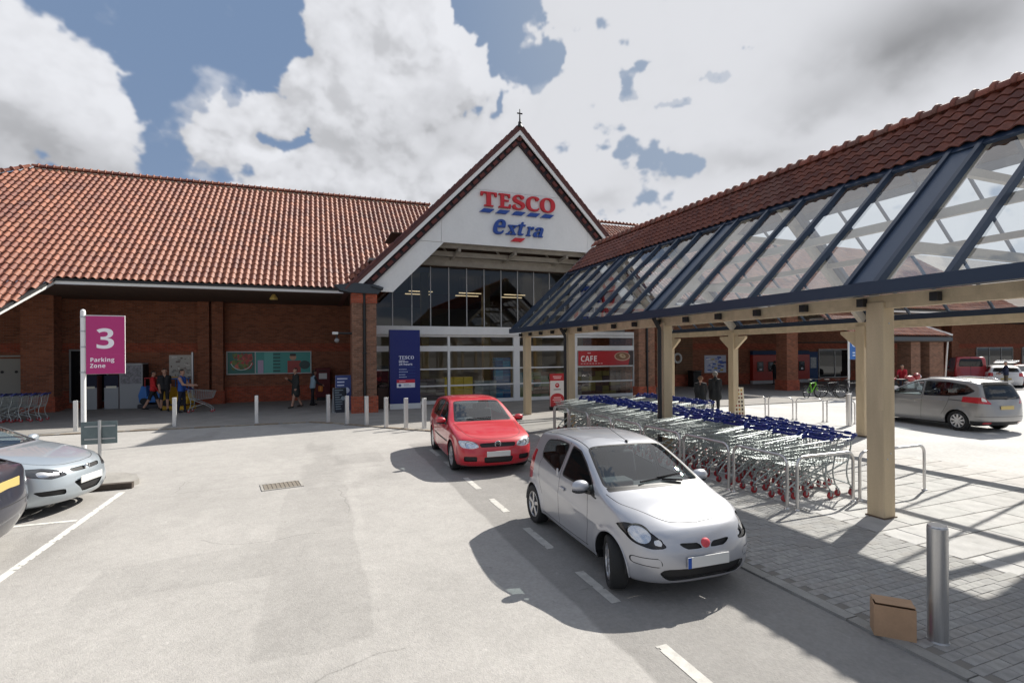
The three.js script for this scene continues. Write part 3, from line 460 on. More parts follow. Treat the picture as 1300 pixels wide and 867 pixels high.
// ================= TROLLEY CANOPY =================
const canopy = thing('glazed_canopy', 'long glazed canopy with tiled ridge on square beige posts beside the road', 'canopy');
{
  const XC = 11.3, XE = 7.5, YE = 3.42, Z0 = -19.45, Z1 = 5.2, TX = 10.1, RX = 12.25, KS = 0.935; // slopes of about 43 degrees
  const slope = (x) => YE + KS * ((x <= XC ? x : 2 * XC - x) - XE);
  const P = (x, z, dy = 0) => V(x, slope(x) + dy, z);
  const frames = [-18.9, -15.2, -10.25, -5.18, -0.35, 4.6];
  // posts, braces, beams
  for (const z of frames) for (const s of [0, 1]) {
    const x = s ? 14.88 : 7.9, w = 0.128, c = sub(canopy, 'post');
    part(c, 'shaft', boxUV(new RoundedBoxGeometry(2 * w, 3.2, 2 * w, 2, 0.018)).translate(x, 1.6 + PY, z), beige);
    if (z === -5.18 && !s) for (const [by, bz] of [[0.98, 0.02], [0.9, -0.05], [2.9, 0.0]]) part(c, 'bolt', new THREE.CylinderGeometry(0.012, 0.012, 0.008, 10).rotateZ(Math.PI / 2).rotateY(Math.PI / 2).translate(x + bz, by, z + w + 0.003), galv);
    part(c, 'foot_plate', B(x - w - 0.015, x + w + 0.015, PY - 0.01, PY + 0.02, z - w - 0.015, z + w + 0.015), mat(L3(0.12, 0.08, 0.05)));
    if (s) for (const d of [-1, 1]) if (!(z === -18.9 && d < 0)) { const g = poly([[0, 0], [0.5, 0.42], [0.5, 0.5], [0, 0.5]].map(([a, b]) => [a * d, b]).slice()[d < 0 ? 'reverse' : 'slice'](), 0.12); g.rotateY(-Math.PI / 2); g.translate(x + 0.06, 2.57, z + d * w); part(c, 'knee_bracket', boxUV(g), beige); }
  }
  for (const x of [7.9, 14.88]) part(canopy, 'eaves_beam', B(x - 0.08, x + 0.08, 3.12, 3.32, Z0 + 0.1, Z1), beige);
  for (const z of frames) {
    const t = sub(canopy, 'truss'), pale = paleTimber;
    part(t, 'tie_beam', B(8.42, 14.18, 4.02, 4.18, z - 0.05, z + 0.05), pale);
    part(t, 'rafter', beam(V(7.7, slope(7.7) - 0.22, z), V(XC, slope(XC) - 0.22, z), 0.13, 0.24), pale); part(t, 'rafter', beam(V(14.9, slope(14.9) - 0.22, z), V(XC, slope(XC) - 0.22, z), 0.13, 0.24), pale);
    part(t, 'collar', B(9.75, 12.85, 5.36, 5.5, z - 0.05, z + 0.05), pale);
  }
  for (const x of [8.9, 13.4]) part(canopy, 'purlin', beam(V(x, slope(x) - 0.16, Z0), V(x, slope(x) - 0.16, Z1), 0.09, 0.14), paleTimber);
  // glazing bars and panes, front and back
  for (const side of [0, 1]) {
    const X = (x) => side ? 2 * XC - x : x, top = side ? 2 * XC - RX : TX, gl = sub(canopy, side ? 'rear_glazing' : 'front_glazing');
    const cuts = [Z0 + 0.02];
    part(gl, 'verge_bar', beam(P(X(XE), Z0, 0.03), P(X(XC), Z0, 0.03), 0.14, 0.16), navySteel); part(gl, 'verge_bar', beam(P(X(XE), Z1, 0.03), P(X(XC), Z1, 0.03), 0.14, 0.16), navySteel);
    const bays = [[Z0 + 0.1, -15.2, 4], [-15.2, -10.25, 5], [-10.25, -5.18, 5], [-5.18, -0.35, 5], [-0.35, 4.6, 5]];
    bays.forEach(([za, zb, n], bi) => {
      const a = za + (bi ? 0.24 : 0), b = zb - 0.24;
      if (bi) { part(gl, 'panel', beam(P(X(XE + 0.06), za, 0.02), P(X(top + 0.2), za, 0.02), 0.36, 0.03, V(side ? 1 : -1, 1, 0)), panelBlue); for (const q of [-0.22, 0.22]) part(gl, 'glazing_bar', beam(P(X(XE), za + q, 0.03), P(X(top + 0.25), za + q, 0.03), 0.075, 0.11), navySteel); }
      for (let i = 0; i < n; i++) {
        const p = mix(a, b, i / n), q = mix(a, b, (i + 1) / n);
        if (i) part(gl, 'glazing_bar', beam(P(X(XE), p, 0.03), P(X(top + 0.25), p, 0.03), side ? 0.045 : 0.07, side ? 0.06 : 0.1), navySteel);
        const A = P(X(XE + 0.03), p + 0.02), C = P(X(top + 0.15), q - 0.02);
        part(gl, 'pane', quad([A.x, A.y, p + 0.02], [A.x, A.y, q - 0.02], [C.x, C.y, q - 0.02], [C.x, C.y, p + 0.02]), side ? rearPane : paneGlass);
      }
    });
    part(gl, 'gutter', B(X(XE - 0.12), X(XE + 0.06), YE - 0.12, YE + 0.06, Z0 - 0.1, Z1), navySteel);
    part(gl, 'flashing', beam(P(X(top - 0.06), Z0, 0.05), P(X(top - 0.06), Z1, 0.05), 0.2, 0.05, V(side ? 1 : -1, 1, 0)), navySteel);
    // dark clips under the gutter
    const cg = B(-0.05, 0.05, -0.06, 0.06, -0.05, 0.05); for (let z = -19.2; z < 0; z += 0.99) part(gl, 'gutter_bracket', cg, black).position.set(X(7.74), YE - 0.2, z);
  }
  // tiled ridge
  const roof = sub(canopy, 'tiled_ridge');
  for (const side of [0, 1]) {
    const X = (x) => side ? 2 * XC - x : x, top = side ? 2 * XC - RX : TX, Vu = V(side ? -1 : 1, KS, 0).normalize();
    part(roof, 'underlay', quad([X(top), slope(top) + 0.06, Z0], [X(top), slope(top) + 0.06, Z1], [XC, slope(XC) + 0.06, Z1], [XC, slope(XC) + 0.06, Z0]), brown);
    const len = (XC - top) * Math.hypot(1, KS), rows = side ? 4 : 6, pv = len / rows;
    tileRoof(roof, V(X(top) - (side ? -1 : 1) * 0.06, slope(top) + 0.03, Z0 + 0.02), V(0, 0, 1), Vu, 112, [0, rows], 0.218, pv, () => true, oldTile, oldTone, 31 + side, side ? 0 : 300, 0.045);
  }
  ridgeTiles(roof, V(XC, slope(XC) + 0.1, Z0), V(XC, slope(XC) + 0.1, Z1), 0.3, 0.13, ridgeMats, 80);
  // downpipes on the road side
  for (const z of [-15.2, -10.25]) part(canopy, 'downpipe', [rod(V(7.66, PY, z + 0.12), V(7.66, 3.05, z + 0.12), 0.05, 0.05, 10), rod(V(7.66, 3.05, z + 0.12), V(7.5, 3.3, z + 0.12), 0.05, 0.05, 10)], black);
}
// ================= TROLLEYS AND RAILS =================
// a trolley faces +z; its handle is at the back
function makeTrolley(name, label, group) {
  const t = thing(name, label, 'trolley', [0, 0, 0], 0, group), w = 0.0042;
  const wire = (a, b, r = w) => rod(V(...a), V(...b), r, r, 4, true);
  const C = { rb: [[-0.2, 0.54, -0.36], [0.2, 0.54, -0.36]], rt: [[-0.28, 0.98, -0.42], [0.28, 0.98, -0.42]], fb: [[-0.155, 0.60, 0.42], [0.155, 0.60, 0.42]], ft: [[-0.2, 0.9, 0.52], [0.2, 0.9, 0.52]] };
  const lp = (a, b, k) => a.map((v, i) => v + (b[i] - v) * k), g = [];
  for (const s of [0, 1]) {
    for (let i = 0; i <= 13; i++) g.push(wire(lp(C.rb[s], C.fb[s], i / 13), lp(C.rt[s], C.ft[s], i / 13)));
    for (let i = 0; i <= 5; i++) g.push(wire(lp(C.rb[s], C.rt[s], i / 5), lp(C.fb[s], C.ft[s], i / 5), i === 5 ? 0.008 : i === 0 ? 0.006 : w));
  }
  for (let i = 1; i < 7; i++) { g.push(wire(lp(C.fb[0], C.fb[1], i / 7), lp(C.ft[0], C.ft[1], i / 7))); g.push(wire(lp(C.rb[0], C.rb[1], i / 7), lp(C.fb[0], C.fb[1], i / 7))); g.push(wire(lp(C.rb[0], C.rb[1], i / 7), lp(C.rt[0], C.rt[1], i / 7))); }
  for (let i = 0; i <= 4; i++) g.push(wire(lp(C.fb[0], C.ft[0], i / 4), lp(C.fb[1], C.ft[1], i / 4), i === 4 ? 0.008 : w));
  for (let i = 1; i < 7; i++) g.push(wire(lp(C.rb[0], C.fb[0], i / 7), lp(C.rb[1], C.fb[1], i / 7)));
  for (const k of [0, 0.45, 1]) g.push(wire(lp(C.rb[0], C.rt[0], k), lp(C.rb[1], C.rt[1], k), k === 1 ? 0.008 : w));
  part(t, 'basket', g, zinc);
  // chassis: bowed side tubes that carry the basket and slope down to the front castors
  const ch = [];
  for (const s of [-1, 1]) { ch.push(tube([V(s * 0.24, 1.0, -0.46), V(s * 0.23, 0.72, -0.42), V(s * 0.235, 0.42, -0.34), V(s * 0.25, 0.2, -0.38), V(s * 0.255, 0.15, -0.42)], 0.013, 14, 6)); ch.push(tube([V(s * 0.232, 0.60, -0.38), V(s * 0.2, 0.46, -0.08), V(s * 0.165, 0.30, 0.25), V(s * 0.135, 0.16, 0.43)], 0.0145, 12, 6)); ch.push(rod(V(s * 0.245, 0.2, -0.38), V(s * 0.19, 0.36, 0.1), 0.011, 0.011, 6, true)); }
  ch.push(rod(V(-0.2, 0.36, 0.1), V(0.2, 0.36, 0.1), 0.011, 0.011, 6, true), rod(V(-0.14, 0.19, 0.4), V(0.14, 0.19, 0.4), 0.011, 0.011, 6, true));
  part(t, 'chassis', ch, zinc);
  const hd = [tube([V(-0.27, 1.04, -0.5), V(0, 1.045, -0.505), V(0.27, 1.04, -0.5)], 0.016, 6, 8)];
  for (const s of [-1, 1]) hd.push(beam(V(s * 0.26, 0.965, -0.40), V(s * 0.27, 1.05, -0.515), 0.03, 0.05), RB(0.036, 0.055, 0.05, 0.012, 1).translate(s * 0.275, 1.035, -0.5), beam(V(s * 0.25, 0.94, -0.36), V(s * 0.2, 0.99, -0.42), 0.02, 0.03));
  hd.push(RB(0.12, 0.06, 0.05, 0.015, 1).translate(0.12, 1.05, -0.505), beam(V(-0.24, 0.985, -0.4), V(0.24, 0.985, -0.4), 0.012, 0.05));
  part(t, 'handle', hd, blueHandle);
  const wg = new THREE.CylinderGeometry(0.056, 0.056, 0.032, 12).rotateZ(Math.PI / 2), fk = join([B(-0.022, -0.018, -0.01, 0.08, -0.02, 0.02), B(0.018, 0.022, -0.01, 0.08, -0.02, 0.02), B(-0.022, 0.022, 0.078, 0.086, -0.02, 0.02)]);
  for (const [x, z] of [[-0.255, -0.42], [0.255, -0.42], [-0.135, 0.43], [0.135, 0.43]]) { const c = sub(t, 'castor'); c.position.set(x, 0.058, z); part(c, 'wheel', wg, redWheel); part(c, 'fork', fk, darkZinc); }
  return t;
}
const trolley0 = makeTrolley('shopping_trolley', 'wire shopping trolley with blue handle nested behind the steel rails under the canopy', 'trolleys nested in the near bay');
{
  const r = rng(5); let first = true;
  const place = (x, y, z, turn, label, group) => { if (first) { first = false; trolley0.position.set(x, y, z); trolley0.rotation.y = turn; } else copyOf(trolley0, [x, y, z], turn, label, group); };
  const nearLabel = trolley0.userData.label, nearGroup = trolley0.userData.group;
  // fronts to the road (-x), pushed into each other from the far side
  for (let c = 0; c < 9; c++) { const n = c === 0 ? 3 : 4 + (c % 3 === 0 ? 1 : 0); for (let k = 0; k < n; k++) place(7.62 + k * 0.27 + (r() - 0.5) * 0.07, PY, -6.4 - c * 0.60 + (r() - 0.5) * 0.09, -Math.PI / 2 + (r() - 0.5) * 0.2, nearLabel, nearGroup); }
  for (let c = 0; c < 6; c++) for (let k = 0; k < 3 + (c % 2); k++) place(7.66 + k * 0.23 + (r() - 0.5) * 0.06, PY, -11.75 - c * 0.57 + (r() - 0.5) * 0.05, -Math.PI / 2 + (r() - 0.5) * 0.1, 'wire shopping trolley with blue handle nested in the bay between the downpiped posts', 'trolleys nested in the far bay');
  for (let c = 0; c < 6; c++) for (let k = 0; k < 2; k++) place(9.95 + k * 0.24 + (r() - 0.5) * 0.06, PY, -11.9 - c * 0.56 + (r() - 0.5) * 0.05, -Math.PI / 2 + (r() - 0.5) * 0.1, 'wire shopping trolley in the second row behind the far bay of nested trolleys', 'second row behind the far bay');
  for (let k = 0; k < 8; k++) place(-10.1 - k * 0.29, 0.035, -24.6 + (r() - 0.5) * 0.03, -Math.PI / 2, 'wire shopping trolley in the nested line by the brick pier', 'trolleys by the brick pier');
  place(-4.62, 0.035, -25.45, Math.PI / 2 + 0.1, 'lone empty wire trolley pushed by the person in the blue vest');
}
// steel hoop rails
{
  const L = 'tubular steel hoop rail along the road side of the nested trolleys', g = 'hoop rails along the trolleys';
  function hoop(a, b, label, group, h = 0.82) {
    const d = b.clone().sub(a).normalize(), k = 0.13, up = (p, y) => V(p.x, PY + y, p.z);
    const pts = [up(a, -0.05), up(a, h - k)]; for (let i = 1; i <= 4; i++) { const t = i / 4 * Math.PI / 2; pts.push(up(a.clone().addScaledVector(d, k * (1 - Math.cos(t))), h - k + k * Math.sin(t))); }
    const mid = []; for (let i = 4; i >= 1; i--) { const t = i / 4 * Math.PI / 2; mid.push(up(b.clone().addScaledVector(d, -k * (1 - Math.cos(t))), h - k + k * Math.sin(t))); }
    const all = [...pts, ...mid, up(b, h - k), up(b, -0.05)], geo = [];
    const curve = new THREE.CurvePath(); for (let i = 0; i < all.length - 1; i++) curve.add(new THREE.LineCurve3(all[i], all[i + 1]));
    geo.push(new THREE.TubeGeometry(new THREE.CatmullRomCurve3(all.flatMap((p, i) => i < all.length - 1 ? [p, p.clone().lerp(all[i + 1], 0.5)] : [p]), false, 'catmullrom', 0.02), 60, 0.024, 8));
    const t = thing('hoop_rail', label, 'rail', [0, 0, 0], 0, group); part(t, 'tube', geo, steel);
    for (const p of [a, b]) part(t, 'collar', new THREE.CylinderGeometry(0.04, 0.045, 0.02, 10).translate(p.x, PY + 0.01, p.z), steel);
  }
  const zs = [[-5.98, -7.08], [-7.2, -8.4], [-8.52, -9.74], [-9.86, -11.0], [-11.12, -12.2], [-12.3, -13.36], [-13.46, -14.45]];
  for (const [a, b] of zs) hoop(V(6.93, 0, a), V(6.93, 0, b), L, g);
  hoop(V(7.0, 0, -5.86), V(8.26, 0, -5.86), 'tubular steel hoop rail closing the end of the trolley bay by the beige post', 'end rails of the trolley bay');
  hoop(V(8.42, 0, -5.86), V(10.08, 0, -5.86), 'tubular steel hoop rail on the sunlit slabs past the beige post', undefined, 0.8);
  hoop(V(7.05, 0, -14.6), V(8.5, 0, -14.6), 'tubular steel hoop rail at the shop end of the trolleys', undefined, 0.8);
  for (const [x0, z0, x1, z1] of [[15.69, -16.06, 15.72, -14.5], [15.78, -14.4, 16.2, -13.72], [16.26, -13.62, 16.68, -12.9], [16.74, -12.8, 17.15, -12.1]]) hoop(V(x0, 0, z0), V(x1, 0, z1), 'tubular steel hoop rail beyond the far row of canopy posts', 'hoop rails on the car park side', 0.78);
}
// ================= CARS =================
// A body is a ribbon over the side silhouette (bumper, bonnet, screen, roof, tail) that rolls round into side panels x = w(z, y).
// Windows, lamps, grilles and shut lines are cut out of that surface as parts of their own.
function sdPoly(P, x, y) { let d = 1e9, s = 1; for (let i = 0, j = P.length - 1; i < P.length; j = i++) { const ex = P[j][0] - P[i][0], ey = P[j][1] - P[i][1], wx = x - P[i][0], wy = y - P[i][1], t = clamp((wx * ex + wy * ey) / (ex * ex + ey * ey)), bx = wx - ex * t, by = wy - ey * t; d = Math.min(d, bx * bx + by * by); const c1 = y >= P[i][1], c2 = y < P[j][1], c3 = ex * wy > ey * wx; if ((c1 && c2 && c3) || (!c1 && !c2 && !c3)) s = -s; } return s * Math.sqrt(d); }
function sdLine(P, x, y) { let d = 1e9; for (let i = 0; i < P.length - 1; i++) { const ex = P[i + 1][0] - P[i][0], ey = P[i + 1][1] - P[i][1], wx = x - P[i][0], wy = y - P[i][1], t = clamp((wx * ex + wy * ey) / (ex * ex + ey * ey)); d = Math.min(d, Math.hypot(wx - ex * t, wy - ey * t)); } return d; }
function spline(P, n) { // closed-form Catmull-Rom through rows of numbers
  const out = []; for (let i = 0; i < P.length - 1; i++) { const p0 = P[Math.max(0, i - 1)], p1 = P[i], p2 = P[i + 1], p3 = P[Math.min(P.length - 1, i + 2)]; for (let k = 0; k < n; k++) { const t = k / n; out.push(p1.map((_, c) => { const d1 = Math.hypot(p1[0] - p0[0], p1[1] - p0[1]) || 1, d2 = Math.hypot(p2[0] - p1[0], p2[1] - p1[1]) || 1, d3 = Math.hypot(p3[0] - p2[0], p3[1] - p2[1]) || 1; let m1 = (p2[c] - p0[c]) / (d1 + d2) * d2, m2 = (p3[c] - p1[c]) / (d2 + d3) * d2; if (i === 0) m1 = p2[c] - p1[c]; if (i === P.length - 2) m2 = p2[c] - p1[c]; const t2 = t * t, t3 = t2 * t; return (2 * t3 - 3 * t2 + 1) * p1[c] + (t3 - 2 * t2 + t) * m1 + (-2 * t3 + 3 * t2) * p2[c] + (t3 - t2) * m2; })); } } out.push(P[P.length - 1].slice()); return out;
}
function interp(T, y) { if (y <= T[0][0]) return T[0][1]; for (let i = 0; i < T.length - 1; i++) if (y <= T[i + 1][0]) { const p0 = T[Math.max(0, i - 1)], p1 = T[i], p2 = T[i + 1], p3 = T[Math.min(T.length - 1, i + 2)], h = p2[0] - p1[0], t = (y - p1[0]) / h; const m1 = (i ? (p2[1] - p0[1]) / (p2[0] - p0[0]) : (p2[1] - p1[1]) / h) * h, m2 = (i < T.length - 2 ? (p3[1] - p1[1]) / (p3[0] - p1[0]) : (p2[1] - p1[1]) / h) * h, t2 = t * t, t3 = t2 * t; return (2 * t3 - 3 * t2 + 1) * p1[1] + (t3 - 2 * t2 + t) * m1 + (-2 * t3 + 3 * t2) * p2[1] + (t3 - t2) * m2; } return T[T.length - 1][1]; }
// triangles as flat lists of vertices [x,y,z, nx,ny,nz, t]; cut them where f = 0
function cutTris(tris, f) {
  const ins = [], out = [], lerp = (a, b, k) => a.map((v, i) => v + (b[i] - v) * k);
  for (const T of tris) {
    const d = T.map(f); if (d[0] >= 0 && d[1] >= 0 && d[2] >= 0) { out.push(T); continue; } if (d[0] < 0 && d[1] < 0 && d[2] < 0) { ins.push(T); continue; }
    const a = [], b = []; for (let i = 0; i < 3; i++) { const j = (i + 1) % 3; (d[i] < 0 ? a : b).push(T[i]); if ((d[i] < 0) !== (d[j] < 0)) { const m = lerp(T[i], T[j], d[i] / (d[i] - d[j])); a.push(m); b.push(m); } }
    for (let i = 1; i + 1 < a.length; i++) ins.push([a[0], a[i], a[i + 1]]); for (let i = 1; i + 1 < b.length; i++) out.push([b[0], b[i], b[i + 1]]);
  }
  return [ins, out];
}
function trisGeo(tris, push = 0, both = true) {
  const n = tris.length * 3, N = both ? 2 * n : n, p = new Float32Array(N * 3), q = new Float32Array(N * 3); let k = 0;
  for (const s of both ? [1, -1] : [1]) for (const T of tris) { const O = s > 0 ? T : [T[0], T[2], T[1]]; const e1 = [O[1][0] - O[0][0], O[1][1] - O[0][1], O[1][2] - O[0][2]], e2 = [O[2][0] - O[0][0], O[2][1] - O[0][1], O[2][2] - O[0][2]], fn = [e1[1] * e2[2] - e1[2] * e2[1], e1[2] * e2[0] - e1[0] * e2[2], e1[0] * e2[1] - e1[1] * e2[0]], dt = fn[0] * (O[0][3] + O[1][3] + O[2][3]) + fn[1] * (O[0][4] + O[1][4] + O[2][4]) + fn[2] * (O[0][5] + O[1][5] + O[2][5]); for (const v of (dt * s < 0 ? [O[0], O[2], O[1]] : O)) { const l = Math.hypot(v[3], v[4], v[5]) || 1; p[k] = s * (v[0] - v[3] / l * push); p[k + 1] = v[1] - v[4] / l * push; p[k + 2] = v[2] - v[5] / l * push; q[k] = s * v[3] / l; q[k + 1] = v[4] / l; q[k + 2] = v[5] / l; k += 3; } }
  const g = new THREE.BufferGeometry(); g.setAttribute('position', new THREE.BufferAttribute(p, 3)); g.setAttribute('normal', new THREE.BufferAttribute(q, 3)); return boxUV(g);
}
function wheelParts(root, x, z, r, wd, s, rimMat, spokes, steer = 0) {
  const w = sub(root, 'wheel'); w.position.set(s * x, r, z); w.rotation.y = steer;
  const tp = []; for (const [a, b] of [[0.66, 0.42], [0.78, 0.5], [0.93, 0.5], [0.985, 0.42], [1, 0.25], [1, -0.25], [0.985, -0.42], [0.93, -0.5], [0.78, -0.5], [0.66, -0.42]]) tp.push(new THREE.Vector2(a * r, b * wd));
  const t = new THREE.LatheGeometry(tp, 36); t.rotateZ(Math.PI / 2); part(w, 'tyre', t, tyreMat);
  const g = [], o = s * wd * 0.34, R0 = r * 0.67;
  const ring = new THREE.LatheGeometry([[1.0, -0.5], [1.02, 0.0], [1.0, 0.12], [0.93, 0.12], [0.9, -0.1], [0.9, -0.5]].map(([a, b]) => new THREE.Vector2(a * R0, b * wd * 0.7)), 32); ring.rotateZ(-s * Math.PI / 2); ring.translate(s * wd * 0.36, 0, 0); g.push(ring);
  for (let i = 0; i < spokes; i++) { const a = i / spokes * 2 * Math.PI, b = poly([[-R0 * 0.1, R0 * 0.18], [R0 * 0.1, R0 * 0.18], [R0 * 0.13, R0 * 0.95], [-R0 * 0.13, R0 * 0.95]], 0.025, 0.006); b.rotateY(Math.PI / 2); b.rotateX(a); b.translate(o - (s > 0 ? 0.012 : 0.012), 0, 0); g.push(b); }
  g.push(new THREE.CylinderGeometry(R0 * 0.24, R0 * 0.26, 0.05, 16).rotateZ(Math.PI / 2).translate(o, 0, 0));
  part(w, 'rim', g, rimMat);
  part(w, 'brake_disc', [new THREE.CylinderGeometry(R0 * 0.9, R0 * 0.9, 0.02, 24).rotateZ(Math.PI / 2).translate(s * wd * 0.05, 0, 0)], discMat);
  return w;
}
function buildCar(o) {
  const root = thing(o.name, o.label, o.category ?? 'car', o.at, o.turn, o.group), S = o.scale ?? 1; root.scale.setScalar(S);
  const sil = spline(o.sil, o.fine ?? 14), W = o.width / 2;
  // arc length and index of control points
  const ts = [0]; for (let i = 1; i < sil.length; i++) ts.push(ts[i - 1] + Math.hypot(sil[i][0] - sil[i - 1][0], sil[i][1] - sil[i - 1][1]));
  const tAt = (c) => { const k = c * (o.fine ?? 14), i = Math.floor(k); return i + 1 < ts.length ? mix(ts[i], ts[i + 1], k - i) : ts[ts.length - 1]; };
  const zF = Math.max(...sil.map((p) => p[0])), zR = Math.min(...sil.map((p) => p[0]));
  const wf = (z, y) => {
    let k = interp(o.vert, y); const a = (z - o.zMid) / (z > o.zMid ? zF - o.zMid : o.zMid - zR); k *= 1 - (z > o.zMid ? o.taperF : o.taperR) * a * a;
    let x = W * k;
    for (const zc of [o.axF, o.axR]) { const r = Math.hypot(z - zc, y - o.wr), d = r - o.arch; if (d > -0.1 && d < 0.25) x += 0.022 * Math.exp(-((d / 0.07) ** 2)) * ss(0.18, 0.4, y + 0.1); }
    if (o.crease) for (const [pts, amt, sg] of o.crease) { const d = sdLine(pts, z, y); const up = interp(pts, z); x += amt * Math.exp(-((d / sg) ** 2)) * (0.35 + 0.65 * ss(-0.03, 0.03, y - up)); }
    return x;
  };
  const wn = (z, y) => { const e = 0.004, dz = (wf(z + e, y) - wf(z - e, y)) / (2 * e), dy = (wf(z, y + e) - wf(z, y - e)) / (2 * e), l = Math.hypot(1, dz, dy); return [1 / l, -dy / l, -dz / l]; };
  // ribbon
  const Q = [0]; for (let i = 1; i <= 10; i++) Q.push(0.075 * i); const nq = 13; const q0 = Q[Q.length - 1];
  const cols = sil.length, rowsOf = (n) => { const t0 = Math.asin(q0 ** (n / 2)); const a = Q.map((q) => [q, 1 - (1 - q ** n) ** (1 / n)]); for (let i = 1; i <= nq; i++) { const t = mix(t0, Math.PI / 2, i / nq); a.push([Math.sin(t) ** (2 / n), 1 - Math.max(0, Math.cos(t)) ** (2 / n)]); } return a; };
  const grid = []; sil.forEach(([z, y, dz, dy, n]) => { grid.push(rowsOf(n).map(([q, g]) => { const Z = z + dz * g, Y = y + dy * g; return V(q * wf(Z, Y), Y, Z); })); });
  const m = grid[0].length, NG = grid.map((c, i) => c.map((p, j) => {
    const a = grid[Math.max(0, i - 1)][j], b = grid[Math.min(cols - 1, i + 1)][j], c0 = j ? c[j - 1] : V(-c[1].x, c[1].y, c[1].z), c1 = c[Math.min(m - 1, j + 1)];
    const nn = new THREE.Vector3().crossVectors(c1.clone().sub(c0), b.clone().sub(a)); if (nn.lengthSq() < 1e-14) nn.set(0, 1, 0); nn.normalize();
    const w = wn(p.z, p.y); if (j === m - 1) nn.set(...w); else if (j === m - 2) nn.lerp(V(...w), 0.6).normalize(); return nn;
  }));
  // orient outwards
  const cy = 0.7, cz = (zF + zR) / 2; for (let i = 0; i < cols; i++) for (let j = 0; j < m; j++) { const p = grid[i][j], n = NG[i][j]; if (j < m - 1) { const s = sil[i], tz = sil[Math.min(cols - 1, i + 1)][0] - sil[Math.max(0, i - 1)][0], ty = sil[Math.min(cols - 1, i + 1)][1] - sil[Math.max(0, i - 1)][1]; const oy = -tz, oz = ty; if (n.y * oy + n.z * oz < 0 && j < m - 4) n.negate(); else if (j >= m - 4 && n.x < 0) n.negate(); } }
  const vert = (i, j) => { const p = grid[i][j], n = NG[i][j]; return [p.x, p.y, p.z, n.x, n.y, n.z, ts[i]]; };
  let tris = []; for (let i = 0; i < cols - 1; i++) for (let j = 0; j < m - 1; j++) { const a = vert(i, j), b = vert(i + 1, j), c = vert(i + 1, j + 1), d = vert(i, j + 1); tris.push([a, b, c], [a, c, d]); }
  // side panel inside the seam
  const seam = sil.map(([z, y, dz, dy]) => [z + dz, y + dy]), cs = o.cell ?? 0.03, zs = seam.map((p) => p[0]), ysn = seam.map((p) => p[1]), z0 = Math.min(...zs), z1 = Math.max(...zs), y0 = Math.min(...ysn), y1 = Math.max(...ysn), nz = Math.ceil((z1 - z0) / cs), ny = Math.ceil((y1 - y0) / cs), GV2 = [];
  for (let i = 0; i <= nz; i++) { const c = []; for (let j = 0; j <= ny; j++) { const z = mix(z0, z1, i / nz), y = mix(y0, y1, j / ny), n = wn(z, y); c.push([wf(z, y), y, z, n[0], n[1], n[2], -9, sdPoly(seam, z, y)]); } GV2.push(c); }
  let side = []; for (let i = 0; i < nz; i++) for (let j = 0; j < ny; j++) { const a = GV2[i][j], b = GV2[i + 1][j], c = GV2[i + 1][j + 1], d = GV2[i][j + 1]; if (Math.min(a[7], b[7], c[7], d[7]) > 0.003) continue; side.push([a, b, c], [a, c, d]); }
  side = cutTris(side, (v) => v[7] - 0.003)[0].map((T) => T.map((v) => v.slice(0, 7)));
  let all = tris.concat(side);
  // wheel arches
  for (const zc of [o.axF, o.axR]) all = cutTris(all, (v) => v[0] > W * 0.55 ? Math.hypot(v[2] - zc, v[1] - o.wr) - o.arch : 1)[1];
  const got = {};
  for (const c of o.cuts({ tAt, wf, W, zF, zR })) {
    let ins, out;
    if (c.band) { // a thin band either side of g = 0: cut along both edges, then keep what is really close
      const w = c.w, gv = c.band, ok = (T) => { const m = [0, 1, 2, 3, 4, 5, 6].map((i) => (T[0][i] + T[1][i] + T[2][i]) / 3); return c.close(m) < 2.2 * w + 0.004; };
      const [a, o1] = cutTris(all, (v) => gv(v) - w), [b, o2] = cutTris(a, (v) => -gv(v) - w); ins = b.filter(ok); out = o1.concat(o2, b.filter((T) => !ok(T)));
    } else [ins, out] = cutTris(all, c.f);
    all = out; if (!ins.length) continue;
    if (c.sides) { for (const s of [1, -1]) { const g = trisGeo(ins, c.push ?? 0, false); if (s < 0) { for (const k of ['position', 'normal']) { const A = g.attributes[k].array; for (let i = 0; i < A.length; i += 3) A[i] = -A[i]; for (let i = 0; i < A.length; i += 9) for (let q = 0; q < 3; q++) { const h = A[i + 3 + q]; A[i + 3 + q] = A[i + 6 + q]; A[i + 6 + q] = h; } } } part(got[c.in] ?? root, c.name, g, c.mat); } }
    else got[c.name] = part(got[c.in] ?? root, c.name, trisGeo(ins, c.push ?? 0), c.mat);
  }
  part(root, 'body', trisGeo(all), o.paint);
  // arch lips and liners, underbody
  
  for (const zc of [o.axF, o.axR]) for (const s of [1, -1]) {
    const g = new THREE.CylinderGeometry(o.arch, o.arch, 0.3, 28, 1, true, 0, Math.PI); g.rotateZ(Math.PI / 2); g.rotateX(-Math.PI / 2 * 0 ); g.rotateX(Math.PI * 0); g.translate(s * (W - 0.17), o.wr, zc);
    const back = new THREE.CircleGeometry(o.arch, 28, -0.3, Math.PI + 0.6); back.rotateY(Math.PI / 2); back.translate(s * (W - 0.31), o.wr, zc); part(root, 'arch_liner', [g, back], black);
    const pts = []; for (let i = 0; i <= 24; i++) { const a = mix(-0.12, Math.PI + 0.12, i / 24), z = zc + Math.cos(a) * o.arch, y = o.wr + Math.sin(a) * o.arch; if (y > 0.2) pts.push(V(s * (wf(z, y) - 0.004), y, z)); }
    part(root, 'arch_lip', new THREE.TubeGeometry(new THREE.CatmullRomCurve3(pts), 30, 0.009, 5), o.lipMat ?? o.paint);
  }
  const zb = seam[0][0], zt = seam[seam.length - 1][0];
